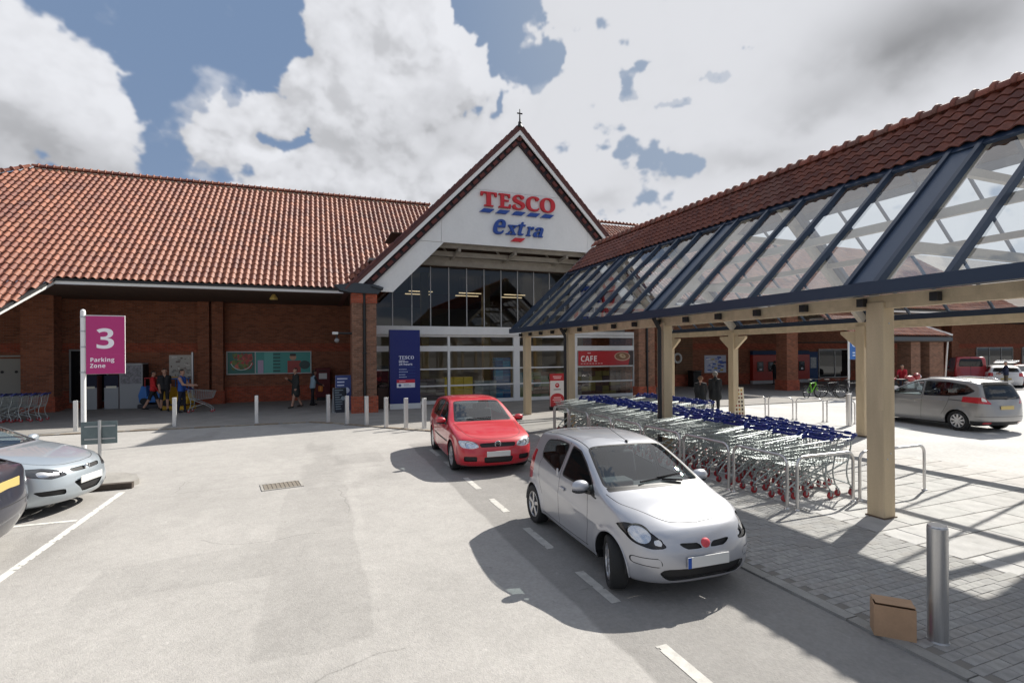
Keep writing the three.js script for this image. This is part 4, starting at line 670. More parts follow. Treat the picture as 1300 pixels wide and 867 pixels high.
  part(root, 'underbody', [B(-W * 0.62, W * 0.62, 0.18, 0.3, zt + 0.1, zb - 0.1), B(-W * 0.9, W * 0.9, 0.19, 0.3, o.axR + o.arch + 0.03, o.axF - o.arch - 0.03)], black);
  for (const s of [1, -1]) { wheelParts(root, o.track / 2, o.axF, o.wr, o.tyreW ?? 0.19, s, o.rim, o.spokes ?? 5, o.steer ?? 0); wheelParts(root, o.track / 2, o.axR, o.wr, o.tyreW ?? 0.19, s, o.rim, o.spokes ?? 5); }
  // cabin
  if (o.cabin) {
    const { zs: zd, y: yd, zr } = o.cabin, cw = W * 0.86;
    part(root, 'dashboard', [RB(2 * cw, 0.22, 0.62, 0.06, 2).translate(0, yd - 0.13, zd), RB(0.42, 0.12, 0.25, 0.04, 2).translate(-0.36, yd + 0.0, zd - 0.16)], trimMat);
    part(root, 'cabin_floor', B(-cw, cw, 0.3, 0.34, zr - 0.2, zd + 0.2), black);
    for (const x of [-0.36, 0.36]) part(root, 'seat', [RB(0.5, 0.18, 0.5, 0.06, 2).translate(x, 0.5, zd - 0.95), RB(0.48, 0.62, 0.16, 0.06, 2).rotateX(-0.22).translate(x, 0.84, zd - 1.24), RB(0.26, 0.17, 0.1, 0.04, 2).translate(x, 1.2, zd - 1.34)], seatMat);
    part(root, 'rear_bench', [RB(2 * cw - 0.2, 0.2, 0.5, 0.06, 2).translate(0, 0.5, zr + 0.35), RB(2 * cw - 0.2, 0.56, 0.16, 0.06, 2).rotateX(-0.22).translate(0, 0.8, zr + 0.08), RB(0.26, 0.14, 0.1, 0.04, 2).translate(-0.36, 1.13, zr + 0.02), RB(0.26, 0.14, 0.1, 0.04, 2).translate(0.36, 1.13, zr + 0.02)], seatMat);
    const sw = new THREE.TorusGeometry(0.18, 0.016, 8, 28); sw.rotateX(-0.5); sw.translate(-0.36, yd - 0.02, zd - 0.42); part(root, 'steering_wheel', [sw, RB(0.3, 0.09, 0.03, 0.012, 1).rotateX(-0.5).translate(-0.36, yd - 0.02, zd - 0.42)], trimMat);
  }
  if (o.mirrors) for (const s of [1, -1]) { const [x, y, z] = o.mirrors, g = new THREE.SphereGeometry(1, 20, 14); g.scale(0.115, 0.075, 0.075); g.translate(s * x, y, z); const mm = part(root, 'door_mirror', g, o.paint); part(mm, 'mirror_base', [beam(V(s * (x - 0.03), y - 0.05, z), V(s * (x - 0.2), y - 0.1, z + 0.06), 0.05, 0.05), new THREE.SphereGeometry(1, 12, 8).scale(0.108, 0.03, 0.072).translate(s * x, y - 0.055, z)], blackGloss); }
  if (o.extra) o.extra(root, { wf, W, zF, zR, tAt, sil });
  return root;
}
const tyreMat = mat(L3(0.018, 0.018, 0.018), { roughness: 0.85 }), discMat = mat(L3(0.07, 0.07, 0.07), { roughness: 0.5, metalness: 0.6 });
const alloy = mat(L3(0.5, 0.5, 0.51), { metalness: 0.85, roughness: 0.32 }), alloyDull = mat(L3(0.42, 0.42, 0.44), { metalness: 0.8, roughness: 0.38 });
const trimMat = mat(L3(0.055, 0.055, 0.058), { roughness: 0.75 }), seatMat = mat(L3(0.05, 0.05, 0.055), { roughness: 0.9 });
const carGlass = phys(L3(0.66, 0.74, 0.75), { transmission: 1, thickness: 0, roughness: 0.0, ior: 2.0 }), privacyGlass = phys(L3(0.12, 0.13, 0.14), { transmission: 1, thickness: 0, roughness: 0.0, ior: 1.52 });
const seal = mat(L3(0.012, 0.012, 0.013), { roughness: 0.45 }), shut = mat(L3(0.015, 0.015, 0.016), { roughness: 0.7 });
const lampClear = phys(L3(0.9, 0.92, 0.93), { roughness: 0.05, clearcoat: 1, metalness: 0.0, transmission: 0.85, thickness: 0 }), lampBowl = mat(L3(0.62, 0.63, 0.65), { metalness: 0.9, roughness: 0.22 }), lampRed = phys(L3(0.42, 0.012, 0.02), { roughness: 0.12, clearcoat: 1 });
const plateWhite = mat(L3(0.62, 0.62, 0.6), { roughness: 0.4 }), plateYellow = mat(L3(0.50, 0.38, 0.13), { roughness: 0.4 }), plateBlue = mat(L3(0.02, 0.08, 0.35), { roughness: 0.4 });
const carPaint = (r, g, b, metal = 0) => phys(L3(r, g, b), { roughness: metal ? 0.38 : 0.42, metalness: metal, clearcoat: 1, clearcoatRoughness: 0.04 });
const near = (P, w) => (z, y) => sdLine(P, z, y) - w;
const sidePoly = (P, grow = 0) => (v) => v[0] > 0.25 ? sdPoly(P, v[2], v[1]) - grow : 1;
const roundPoly = (P, r) => { // polygon with rounded corners
  const out = []; for (let i = 0; i < P.length; i++) { const a = P[(i + P.length - 1) % P.length], b = P[i], c = P[(i + 1) % P.length], la = Math.hypot(a[0] - b[0], a[1] - b[1]), lc = Math.hypot(c[0] - b[0], c[1] - b[1]), ra = Math.min(r, la * 0.45), rc = Math.min(r, lc * 0.45), p = [b[0] + (a[0] - b[0]) * ra / la, b[1] + (a[1] - b[1]) * ra / la], q = [b[0] + (c[0] - b[0]) * rc / lc, b[1] + (c[1] - b[1]) * rc / lc]; for (let k = 0; k <= 5; k++) { const t = k / 5; out.push([(1 - t) ** 2 * p[0] + 2 * t * (1 - t) * b[0] + t * t * q[0], (1 - t) ** 2 * p[1] + 2 * t * (1 - t) * b[1] + t * t * q[1]]); } } return out;
};
// cut helpers: side window, screen (in arc length and |x|), front/rear patch (in |x|, y)
const sideWin = (P, r, glass = carGlass) => { const Q = roundPoly(P, r); return [{ name: 'side_window', sides: true, mat: glass, push: 0.006, f: sidePoly(Q, -0.022) }, { name: 'window_seal', mat: seal, push: 0.001, f: sidePoly(Q, 0) }]; };
const screen = (name, t0, t1, x0, x1, r, glass, bulge = 0) => { const Q = roundPoly([[t0, -x0], [t1, -x1], [t1, x1], [t0, x0]], r), f = (g) => (v) => v[6] < -1 ? 1 : sdPoly(Q, v[6] + bulge * v[0] * v[0], v[0]) - g; return [{ name, mat: glass, push: 0.004, f: f(-0.03) }, { name: name + '_seal', mat: seal, push: 0.001, f: f(0) }]; };
const facePoly = (P, zmin, dir = 1, grow = 0) => (v) => dir * v[2] > dir * zmin ? sdPoly(P, v[0], v[1]) - grow : 1;
function sdSide(P, x, y) { let d = 1e9, s = 1; for (let i = 0; i < P.length - 1; i++) { const ex = P[i + 1][0] - P[i][0], ey = P[i + 1][1] - P[i][1], wx = x - P[i][0], wy = y - P[i][1], t = clamp((wx * ex + wy * ey) / (ex * ex + ey * ey)), q = Math.hypot(wx - ex * t, wy - ey * t); if (q < d) { d = q; s = ex * wy - ey * wx < 0 ? -1 : 1; } } return s * d; }
const shutLine = (P0, w = 0.0045) => { const P = spline(P0, 5); return { name: 'shut_line', mat: shut, push: 0.0006, w, band: (v) => v[0] > 0.3 ? sdSide(P, v[2], v[1]) : 9, close: (v) => sdLine(P, v[2], v[1]) }; };
const topLine = (P0, ymin, w = 0.0045) => { const P = spline(P0, 5); return { name: 'panel_gap', mat: shut, push: 0.0006, w, band: (v) => v[6] > -1 && v[1] > ymin - 0.2 ? sdSide(P, v[2], v[0]) : 9, close: (v) => v[1] > ymin ? sdLine(P, v[2], v[0]) : 9 }; };
const rimLine = (name, P, zmin, w = 0.004) => ({ name, mat: shut, push: 0.002, w, band: (v) => v[2] > zmin - 0.3 ? sdPoly(P, v[0], v[1]) : 9, close: (v) => v[2] > zmin ? Math.abs(sdPoly(P, v[0], v[1])) : 9 });
const levelBand = (name, y, w, test, m = shut) => ({ name, mat: m, push: 0.001, w, band: (v) => v[1] - y, close: (v) => test(v) ? 0 : 9 });
// ---- small silver-white hatchback beside the trolleys ----
const silverPaint = carPaint(0.42, 0.43, 0.462, 0.55);
function aygo() {
  return buildCar({
    name: 'parked_car', label: 'small silver white hatchback with a red nose on its grille', at: [3.70, 0, -5.80], turn: -2.4 * R, scale: 0.955, paint: silverPaint, rim: alloy, spokes: 5, fine: 14,
    width: 1.615, axF: 1.17, axR: -1.17, wr: 0.285, arch: 0.335, track: 1.42, zMid: -0.2, taperF: 0.10, taperR: 0.07, steer: -0.36,
    vert: [[0.18, 0.93], [0.3, 0.975], [0.55, 1.0], [0.75, 0.995], [0.95, 0.955], [1.1, 0.885], [1.3, 0.785], [1.46, 0.70]],
    crease: [[[[-1.5, 0.78], [-0.4, 0.70], [0.6, 0.62], [1.0, 0.58]], 0.008, 0.05]],
    sil: [[1.66, 0.19, -0.42, 0.03, 2.9], [1.78, 0.24, -0.43, 0.02, 2.9], [1.83, 0.38, -0.43, 0, 2.8], [1.825, 0.52, -0.42, -0.01, 2.8], [1.785, 0.65, -0.40, -0.02, 2.8], [1.70, 0.765, -0.34, -0.05, 2.7], [1.47, 0.895, -0.22, -0.09, 2.7], [1.15, 0.97, -0.10, -0.10, 2.8], [0.95, 1.03, -0.12, -0.07, 2.9], [0.60, 1.22, -0.20, -0.03, 2.8], [0.22, 1.395, -0.10, -0.085, 2.8], [-0.1, 1.452, 0, -0.10, 3], [-0.6, 1.465, 0, -0.10, 3], [-1.05, 1.43, 0.02, -0.095, 3], [-1.33, 1.385, 0.08, -0.09, 3.2], [-1.45, 1.15, 0.17, -0.02, 3.4], [-1.53, 0.9, 0.2, 0, 3.4], [-1.58, 0.62, 0.24, 0, 3.2], [-1.58, 0.40, 0.24, 0, 3.2], [-1.5, 0.22, 0.2, 0.03, 3.2]],
    cabin: { zs: 0.72, y: 0.98, zr: -1.0 }, mirrors: [0.87, 1.0, 0.62],
    cuts: ({ tAt }) => [
      ...screen('windscreen', tAt(7.95), tAt(10.0), 0.68, 0.545, 0.10, carGlass, -0.05), ...screen('rear_window', tAt(14.15), tAt(15.7), 0.5, 0.58, 0.1, carGlass),
      { name: 'wiper_cowl', mat: seal, push: 0.003, f: (v) => v[6] < -1 ? 1 : Math.max(Math.abs(v[6] - 0.05 * v[0] * v[0] - tAt(7.86)) - 0.035, v[0] - 0.66) },
      ...sideWin([[0.80, 0.93], [0.64, 1.07], [0.40, 1.22], [0.15, 1.335], [-0.10, 1.36], [-0.14, 0.955]], 0.05), ...sideWin([[-0.23, 0.955], [-0.19, 1.36], [-0.55, 1.365], [-0.93, 1.315], [-1.02, 1.2], [-0.98, 1.05]], 0.07),
      { name: 'door_mirror_patch', mat: seal, push: 0, f: sidePoly([[0.93, 0.86], [0.80, 0.91], [0.66, 1.06], [0.60, 0.945], [0.60, 0.92]]) },
      // headlamps: swept wedge, dark housing behind clear cover
      { name: 'headlamp', sides: true, mat: lampBowl, push: 0.025, f: (v) => Math.hypot((v[0] - 0.645) / 0.105, (v[1] - 0.71) / 0.095, (v[2] - 1.50) / 0.24) - 1 },
      { name: 'headlamp', sides: true, mat: lampBowl, push: 0.025, f: (v) => Math.hypot((v[0] - 0.515) / 0.05, (v[1] - 0.65) / 0.045, (v[2] - 1.60) / 0.24) - 1 },
      { name: 'lamp_housing', sides: true, mat: blackGloss, push: 0.012, f: (v) => v[2] > 1.1 ? sdPoly(roundPoly([[0.43, 0.60], [0.60, 0.59], [0.735, 0.635], [0.768, 0.74], [0.745, 0.80], [0.66, 0.80], [0.54, 0.725]], 0.04), v[0], v[1]) : 1 },
      { name: 'upper_grille', mat: black, push: 0.02, f: facePoly(roundPoly([[0.05, 0.575], [0.24, 0.58], [0.33, 0.645], [0.07, 0.63]], 0.015), 1.5) },
      { name: 'lower_grille', mat: black, push: 0.03, f: facePoly(roundPoly([[-0.5, 0.27], [0.44, 0.265], [0.54, 0.35], [0.48, 0.395], [-0.5, 0.38]], 0.04), 1.4) },
      rimLine('fog_lamp_cover', roundPoly([[0.50, 0.41], [0.745, 0.43], [0.745, 0.50], [0.52, 0.50]], 0.03), 1.2),
      { name: 'tail_lamp', sides: true, mat: lampRed, push: 0.002, f: (v) => v[2] < -1.2 ? sdPoly(roundPoly([[0.55, 0.62], [0.80, 0.66], [0.75, 1.1], [0.60, 1.12]], 0.05), v[0], v[1]) : 1 },
      shutLine([[0.62, 0.92], [0.66, 0.6], [0.60, 0.28]]), shutLine([[-0.185, 1.37], [-0.19, 0.9], [-0.18, 0.29]]), shutLine([[-0.66, 1.36], [-0.98, 0.96], [-0.92, 0.72], [-0.80, 0.55]]),
      shutLine([[0.62, 0.285], [-0.78, 0.285]], 0.004), topLine([[1.66, 0], [1.62, 0.30], [1.50, 0.46], [1.2, 0.64], [0.95, 0.70]], 0.66),
      { name: 'roof_gutter', mat: shut, push: 0.004, w: 0.006, band: (v) => v[0] - 0.535, close: (v) => v[6] < -1 || v[1] < 1.3 || v[2] > 0.24 || v[2] < -1.3 ? 9 : 0 },
    ],
    extra: (c) => {
      part(c, 'wiper', [beam(V(-0.22, 1.065, 0.92), V(0.42, 1.09, 0.80), 0.02, 0.018), beam(V(0.1, 1.07, 0.90), V(0.35, 1.05, 0.95), 0.025, 0.02), beam(V(0.05, 1.085, 0.87), V(0.55, 1.09, 0.76), 0.016, 0.02)], blackGloss);
      part(c, 'aerial', [rod(V(0.05, 1.42, 0.17), V(-0.12, 1.62, -0.2), 0.004, 0.0025, 6), new THREE.SphereGeometry(0.022, 8, 6).scale(1, 0.7, 1.5).translate(0.05, 1.42, 0.17)], blackGloss);
      part(c, 'nose_ball', new THREE.SphereGeometry(0.058, 20, 14).scale(1, 0.95, 0.6).translate(0, 0.615, 1.79), mat(L3(0.55, 0.06, 0.08), { roughness: 0.6 }));
      const p = part(c, 'number_plate', RB(0.52, 0.115, 0.012, 0.006, 1).translate(0, 0.455, 1.845), plateWhite); part(p, 'plate_band', B(-0.258, -0.215, 0.40, 0.51, 1.8515, 1.853), plateBlue);
      for (const s of [1, -1]) { part(c, 'door_handle', RB(0.022, 0.04, 0.15, 0.01, 1).translate(s * 0.812, 0.80, -0.06), silverPaint); part(c, 'door_handle', RB(0.022, 0.10, 0.04, 0.01, 1).translate(s * 0.772, 0.97, -0.28), silverPaint); }
    },
  });
}
aygo();
// ---- red hatchback behind it ----
const redPaint = carPaint(0.50, 0.012, 0.025, 0);
buildCar({
  name: 'parked_car', label: 'bright red hatchback standing behind the silver white hatchback', at: [3.6, 0, -11.95], turn: -3.2 * R, scale: 0.965, paint: redPaint, rim: alloy, spokes: 10, fine: 12, cell: 0.04,
  width: 1.759, axF: 1.29, axR: -1.29, wr: 0.315, arch: 0.365, track: 1.54, zMid: -0.1, taperF: 0.09, taperR: 0.06,
  vert: [[0.18, 0.94], [0.32, 0.98], [0.58, 1.0], [0.8, 0.995], [0.97, 0.955], [1.15, 0.87], [1.35, 0.765], [1.49, 0.69]],
  crease: [[[[-1.9, 0.86], [0, 0.83], [1.5, 0.78]], 0.008, 0.05]],
  sil: [[1.98, 0.17, -0.42, 0.03, 2.8], [2.10, 0.22, -0.44, 0.02, 2.8], [2.165, 0.36, -0.42, 0, 2.8], [2.15, 0.54, -0.40, -0.01, 2.8], [2.08, 0.70, -0.36, -0.03, 2.8], [1.95, 0.79, -0.26, -0.06, 2.8], [1.6, 0.88, -0.14, -0.08, 3], [1.15, 0.965, -0.08, -0.08, 3], [0.92, 1.01, -0.10, -0.05, 3], [0.5, 1.23, -0.16, -0.03, 3], [0.10, 1.415, -0.08, -0.08, 3], [-0.3, 1.475, 0, -0.09, 3.2], [-0.9, 1.48, 0, -0.09, 3.2], [-1.45, 1.43, 0.02, -0.09, 3.2], [-1.75, 1.37, 0.08, -0.08, 3.2], [-1.92, 1.08, 0.18, -0.02, 3.4], [-1.99, 0.88, 0.2, 0, 3.4], [-2.04, 0.55, 0.24, 0, 3.2], [-1.98, 0.3, 0.22, 0, 3.2], [-1.9, 0.2, 0.2, 0.02, 3.2]],
  cabin: { zs: 0.66, y: 0.98, zr: -1.2 }, mirrors: [0.96, 1.02, 0.62],
  cuts: ({ tAt }) => [
    ...screen('windscreen', tAt(7.95), tAt(10.0), 0.70, 0.56, 0.08, carGlass, -0.04), ...screen('rear_window', tAt(14.1), tAt(15.6), 0.55, 0.64, 0.1, carGlass),
    ...sideWin([[0.72, 0.98], [0.40, 1.20], [0.02, 1.37], [-0.26, 1.395], [-0.28, 0.985]], 0.04), ...sideWin([[-0.36, 0.985], [-0.34, 1.395], [-0.9, 1.395], [-1.32, 1.30], [-1.42, 1.08], [-1.30, 0.99]], 0.05),
    { name: 'lamp_reflector', sides: true, mat: chrome, push: 0.02, f: (v) => Math.min(Math.hypot((v[0] - 0.62) / 0.07, (v[1] - 0.66) / 0.06, (v[2] - 1.95) / 0.25), Math.hypot((v[0] - 0.50) / 0.055, (v[1] - 0.65) / 0.05, (v[2] - 2) / 0.25)) - 1 },
    { name: 'headlamp', sides: true, mat: lampBowl, push: 0.006, f: (v) => v[2] > 1.5 ? sdPoly(roundPoly([[0.40, 0.60], [0.58, 0.575], [0.78, 0.60], [0.82, 0.74], [0.60, 0.74], [0.46, 0.70]], 0.06), v[0], v[1]) : 1 },
    { name: 'grille', mat: black, push: 0.015, f: facePoly(roundPoly([[-0.4, 0.60], [0.37, 0.60], [0.41, 0.68], [-0.4, 0.70]], 0.02), 1.7) },
    { name: 'lower_grille', mat: black, push: 0.02, f: facePoly(roundPoly([[-0.4, 0.27], [0.30, 0.27], [0.32, 0.40], [-0.4, 0.40]], 0.03), 1.7) },
    { name: 'fog_lamp_recess', mat: black, push: 0.02, f: facePoly(roundPoly([[0.46, 0.31], [0.72, 0.31], [0.72, 0.42], [0.46, 0.42]], 0.03), 1.6) },
    { name: 'tail_lamp', sides: true, mat: lampRed, push: 0.002, f: (v) => v[2] < -1.6 ? sdPoly(roundPoly([[0.5, 0.78], [0.86, 0.78], [0.84, 0.98], [0.5, 0.98]], 0.06), v[0], v[1]) : 1 },
    levelBand('side_moulding', 0.57, 0.02, (v) => v[0] > 0.6 && Math.abs(v[2]) < 0.86),
    shutLine([[0.74, 0.96], [0.80, 0.6], [0.72, 0.26]]), shutLine([[-0.32, 1.4], [-0.33, 0.9], [-0.30, 0.27]]), topLine([[2.02, 0], [1.98, 0.36], [1.8, 0.58], [1.3, 0.68], [0.92, 0.73]], 0.68),
  ],
  extra: (c) => {
    const e = part(c, 'round_emblem', [new THREE.TorusGeometry(0.062, 0.009, 8, 28).translate(0, 0.655, 2.105), new THREE.CircleGeometry(0.06, 24).translate(0, 0.655, 2.098)], chrome);
    const st = (x0, y0, x1, y1) => beam(V(x0, 0.655 + y0, 2.108), V(x1, 0.655 + y1, 2.108), 0.012, 0.012); part(e, 'emblem_strokes', [st(-0.035, 0.045, 0, 0), st(0, 0, 0.035, 0.045), st(-0.05, 0.02, -0.025, -0.045), st(-0.025, -0.045, 0, -0.005), st(0, -0.005, 0.025, -0.045), st(0.025, -0.045, 0.05, 0.02)], blackGloss);
    part(c, 'number_plate', RB(0.52, 0.115, 0.012, 0.006, 1).translate(0, 0.46, 2.17), plateWhite); part(c, 'wiper', [beam(V(-0.4, 1.05, 0.86), V(0.2, 1.07, 0.84), 0.02, 0.018)], blackGloss);
    for (const s of [1, -1]) part(c, 'fog_lamp', new THREE.CylinderGeometry(0.035, 0.035, 0.02, 14).rotateX(Math.PI / 2).translate(s * 0.60, 0.365, 1.98), chrome);
  },
});
// ---- silver hatchback in the marked bay, nose to the road ----
const icePaint = carPaint(0.40, 0.45, 0.49, 0.5);
buildCar({
  name: 'parked_car', label: 'pale silver hatchback parked nose out beside the raised island', at: [-5.72, 0, -10.98], turn: 77 * R, paint: icePaint, rim: alloy, spokes: 5, fine: 12, cell: 0.04,
  width: 1.814, axF: 1.34, axR: -1.34, wr: 0.325, arch: 0.375, track: 1.57, zMid: -0.1, taperF: 0.10, taperR: 0.06,
  vert: [[0.18, 0.94], [0.32, 0.98], [0.58, 1.0], [0.8, 0.995], [0.98, 0.955], [1.15, 0.87], [1.35, 0.765], [1.51, 0.69]],
  sil: [[2.06, 0.17, -0.5, 0.03, 2.4], [2.2, 0.22, -0.52, 0.02, 2.4], [2.28, 0.38, -0.52, 0, 2.3], [2.25, 0.56, -0.5, -0.01, 2.3], [2.18, 0.70, -0.45, -0.03, 2.4], [2.02, 0.80, -0.34, -0.06, 2.5], [1.65, 0.91, -0.18, -0.08, 2.7], [1.25, 0.99, -0.08, -0.08, 3], [1.02, 1.03, -0.10, -0.05, 3], [0.5, 1.28, -0.16, -0.03, 3], [0.05, 1.45, -0.08, -0.08, 3], [-0.4, 1.505, 0, -0.09, 3.2], [-0.9, 1.5, 0, -0.09, 3.2], [-1.45, 1.43, 0.02, -0.09, 3.2], [-1.8, 1.33, 0.08, -0.08, 3.2], [-2.02, 1.08, 0.18, -0.02, 3.4], [-2.1, 0.88, 0.2, 0, 3.4], [-2.14, 0.55, 0.24, 0, 3.2], [-2.1, 0.3, 0.22, 0, 3.2], [-2, 0.2, 0.2, 0.02, 3.2]],
  cabin: { zs: 0.72, y: 1.0, zr: -1.2 }, mirrors: [0.98, 1.02, 0.72],
  cuts: ({ tAt }) => [
    ...screen('windscreen', tAt(7.95), tAt(10.0), 0.72, 0.57, 0.08, carGlass, -0.04), ...screen('rear_window', tAt(14.1), tAt(15.3), 0.55, 0.64, 0.1, carGlass),
    ...sideWin([[0.86, 0.98], [0.5, 1.22], [0.05, 1.395], [-0.26, 1.42], [-0.28, 0.985]], 0.04), ...sideWin([[-0.36, 0.985], [-0.34, 1.42], [-0.9, 1.40], [-1.32, 1.28], [-1.42, 1.12], [-1.30, 1.02]], 0.05),
    { name: 'lamp_reflector', sides: true, mat: chrome, push: 0.02, f: (v) => Math.min(Math.hypot((v[0] - 0.67) / 0.075, (v[1] - 0.69) / 0.06, (v[2] - 1.95) / 0.3), Math.hypot((v[0] - 0.53) / 0.055, (v[1] - 0.665) / 0.045, (v[2] - 2) / 0.3)) - 1 },
    { name: 'headlamp', sides: true, mat: mat(L3(0.10, 0.105, 0.115), { metalness: 0.5, roughness: 0.12 }), push: 0.006, f: (v) => v[2] > 1.4 ? sdPoly(roundPoly([[0.40, 0.62], [0.62, 0.595], [0.80, 0.66], [0.87, 0.80], [0.62, 0.77], [0.46, 0.70]], 0.03), v[0], v[1]) : 1 },
    { name: 'grille', sides: true, mat: black, push: 0.015, f: facePoly(roundPoly([[0.02, 0.635], [0.30, 0.64], [0.36, 0.70], [0.02, 0.695]], 0.02), 1.9) },
    { name: 'lower_grille', mat: black, push: 0.02, f: facePoly(roundPoly([[-0.4, 0.30], [0.18, 0.30], [0.36, 0.50], [-0.4, 0.50]], 0.03), 1.7) },
    { name: 'fog_lamp_recess', mat: black, push: 0.02, f: facePoly(roundPoly([[0.46, 0.33], [0.74, 0.36], [0.80, 0.44], [0.48, 0.42]], 0.03), 1.5) },
    shutLine([[0.84, 0.96], [0.90, 0.6], [0.82, 0.26]]), topLine([[2.1, 0], [2.05, 0.36], [1.85, 0.6], [1.35, 0.72], [1.02, 0.78]], 0.68),
  ],
  extra: (c) => { part(c, 'number_plate', RB(0.52, 0.115, 0.012, 0.006, 1).translate(0, 0.5, 2.285), plateWhite); part(c, 'grille_badge', new THREE.TorusGeometry(0.05, 0.01, 8, 20).translate(0, 0.665, 2.215), chrome); for (const s of [1, -1]) part(c, 'fog_lamp', RB(0.13, 0.03, 0.02, 0.008, 1).rotateY(s * 0.7).translate(s * 0.63, 0.395, 1.97), chrome); },
});
// ---- dark grey car backed towards the road, only its tail in view ----
const darkPaint = carPaint(0.032, 0.034, 0.05, 0.3);
buildCar({
  name: 'parked_car', label: 'dark grey car with a yellow rear plate beside the pale silver hatchback', at: [-5.74, 0, -8.2], turn: -Math.PI / 2, paint: darkPaint, rim: alloyDull, spokes: 7, fine: 12, cell: 0.04,
  width: 1.8, axF: 1.34, axR: -1.34, wr: 0.325, arch: 0.375, track: 1.57, zMid: -0.1, taperF: 0.10, taperR: 0.05,
  vert: [[0.18, 0.94], [0.32, 0.98], [0.58, 1.0], [0.8, 0.995], [0.98, 0.955], [1.15, 0.87], [1.35, 0.765], [1.51, 0.69]],
  sil: [[2.0, 0.17, -0.5, 0.03, 2.4], [2.15, 0.22, -0.52, 0.02, 2.4], [2.2, 0.38, -0.52, 0, 2.3], [2.18, 0.56, -0.5, -0.01, 2.3], [2.1, 0.70, -0.45, -0.03, 2.4], [1.95, 0.80, -0.34, -0.06, 2.5], [1.6, 0.91, -0.18, -0.08, 2.7], [1.2, 0.99, -0.08, -0.08, 3], [1.0, 1.03, -0.10, -0.05, 3], [0.5, 1.28, -0.16, -0.03, 3], [0.05, 1.43, -0.08, -0.08, 3], [-0.4, 1.47, 0, -0.09, 3.2], [-0.9, 1.45, 0, -0.09, 3.2], [-1.35, 1.37, 0.02, -0.09, 3.2], [-1.65, 1.22, 0.06, -0.08, 3], [-1.92, 1.1, 0.10, -0.06, 2.8], [-2.08, 1.02, 0.2, -0.02, 2.4], [-2.17, 0.8, 0.38, 0, 2.3], [-2.2, 0.52, 0.44, 0, 2.2], [-2.05, 0.24, 0.4, 0.03, 2.2]],
  cabin: { zs: 0.72, y: 1.0, zr: -1.2 }, mirrors: [0.98, 1.02, 0.72],
  cuts: ({ tAt }) => [
    ...screen('windscreen', tAt(7.95), tAt(10.0), 0.72, 0.57, 0.08, carGlass, -0.04), ...screen('rear_window', tAt(13.2), tAt(15.0), 0.56, 0.68, 0.1, carGlass),
    ...sideWin([[0.86, 0.98], [0.5, 1.22], [0.05, 1.38], [-0.26, 1.4], [-0.28, 0.985]], 0.04), ...sideWin([[-0.36, 0.985], [-0.34, 1.4], [-0.9, 1.36], [-1.3, 1.24], [-1.5, 1.04], [-1.30, 1.0]], 0.05),
    { name: 'tail_lamp', sides: true, mat: lampRed, push: 0.002, f: (v) => v[2] < -1.6 ? sdPoly(roundPoly([[0.62, 0.76], [0.92, 0.76], [0.9, 0.92], [0.62, 0.92]], 0.06), v[0], v[1]) : 1 },
    { name: 'rear_reflector', sides: true, mat: lampRed, push: 0.002, f: (v) => v[2] < -1.6 ? sdPoly(roundPoly([[0.50, 0.46], [0.72, 0.46], [0.72, 0.51], [0.50, 0.51]], 0.01), v[0], v[1]) : 1 },
    levelBand('bumper_gap', 0.66, 0.005, (v) => v[2] < -1.6),
  ],
  extra: (c) => { part(c, 'number_plate', RB(0.52, 0.115, 0.012, 0.006, 1).translate(0, 0.9, -2.15), plateYellow); },
});

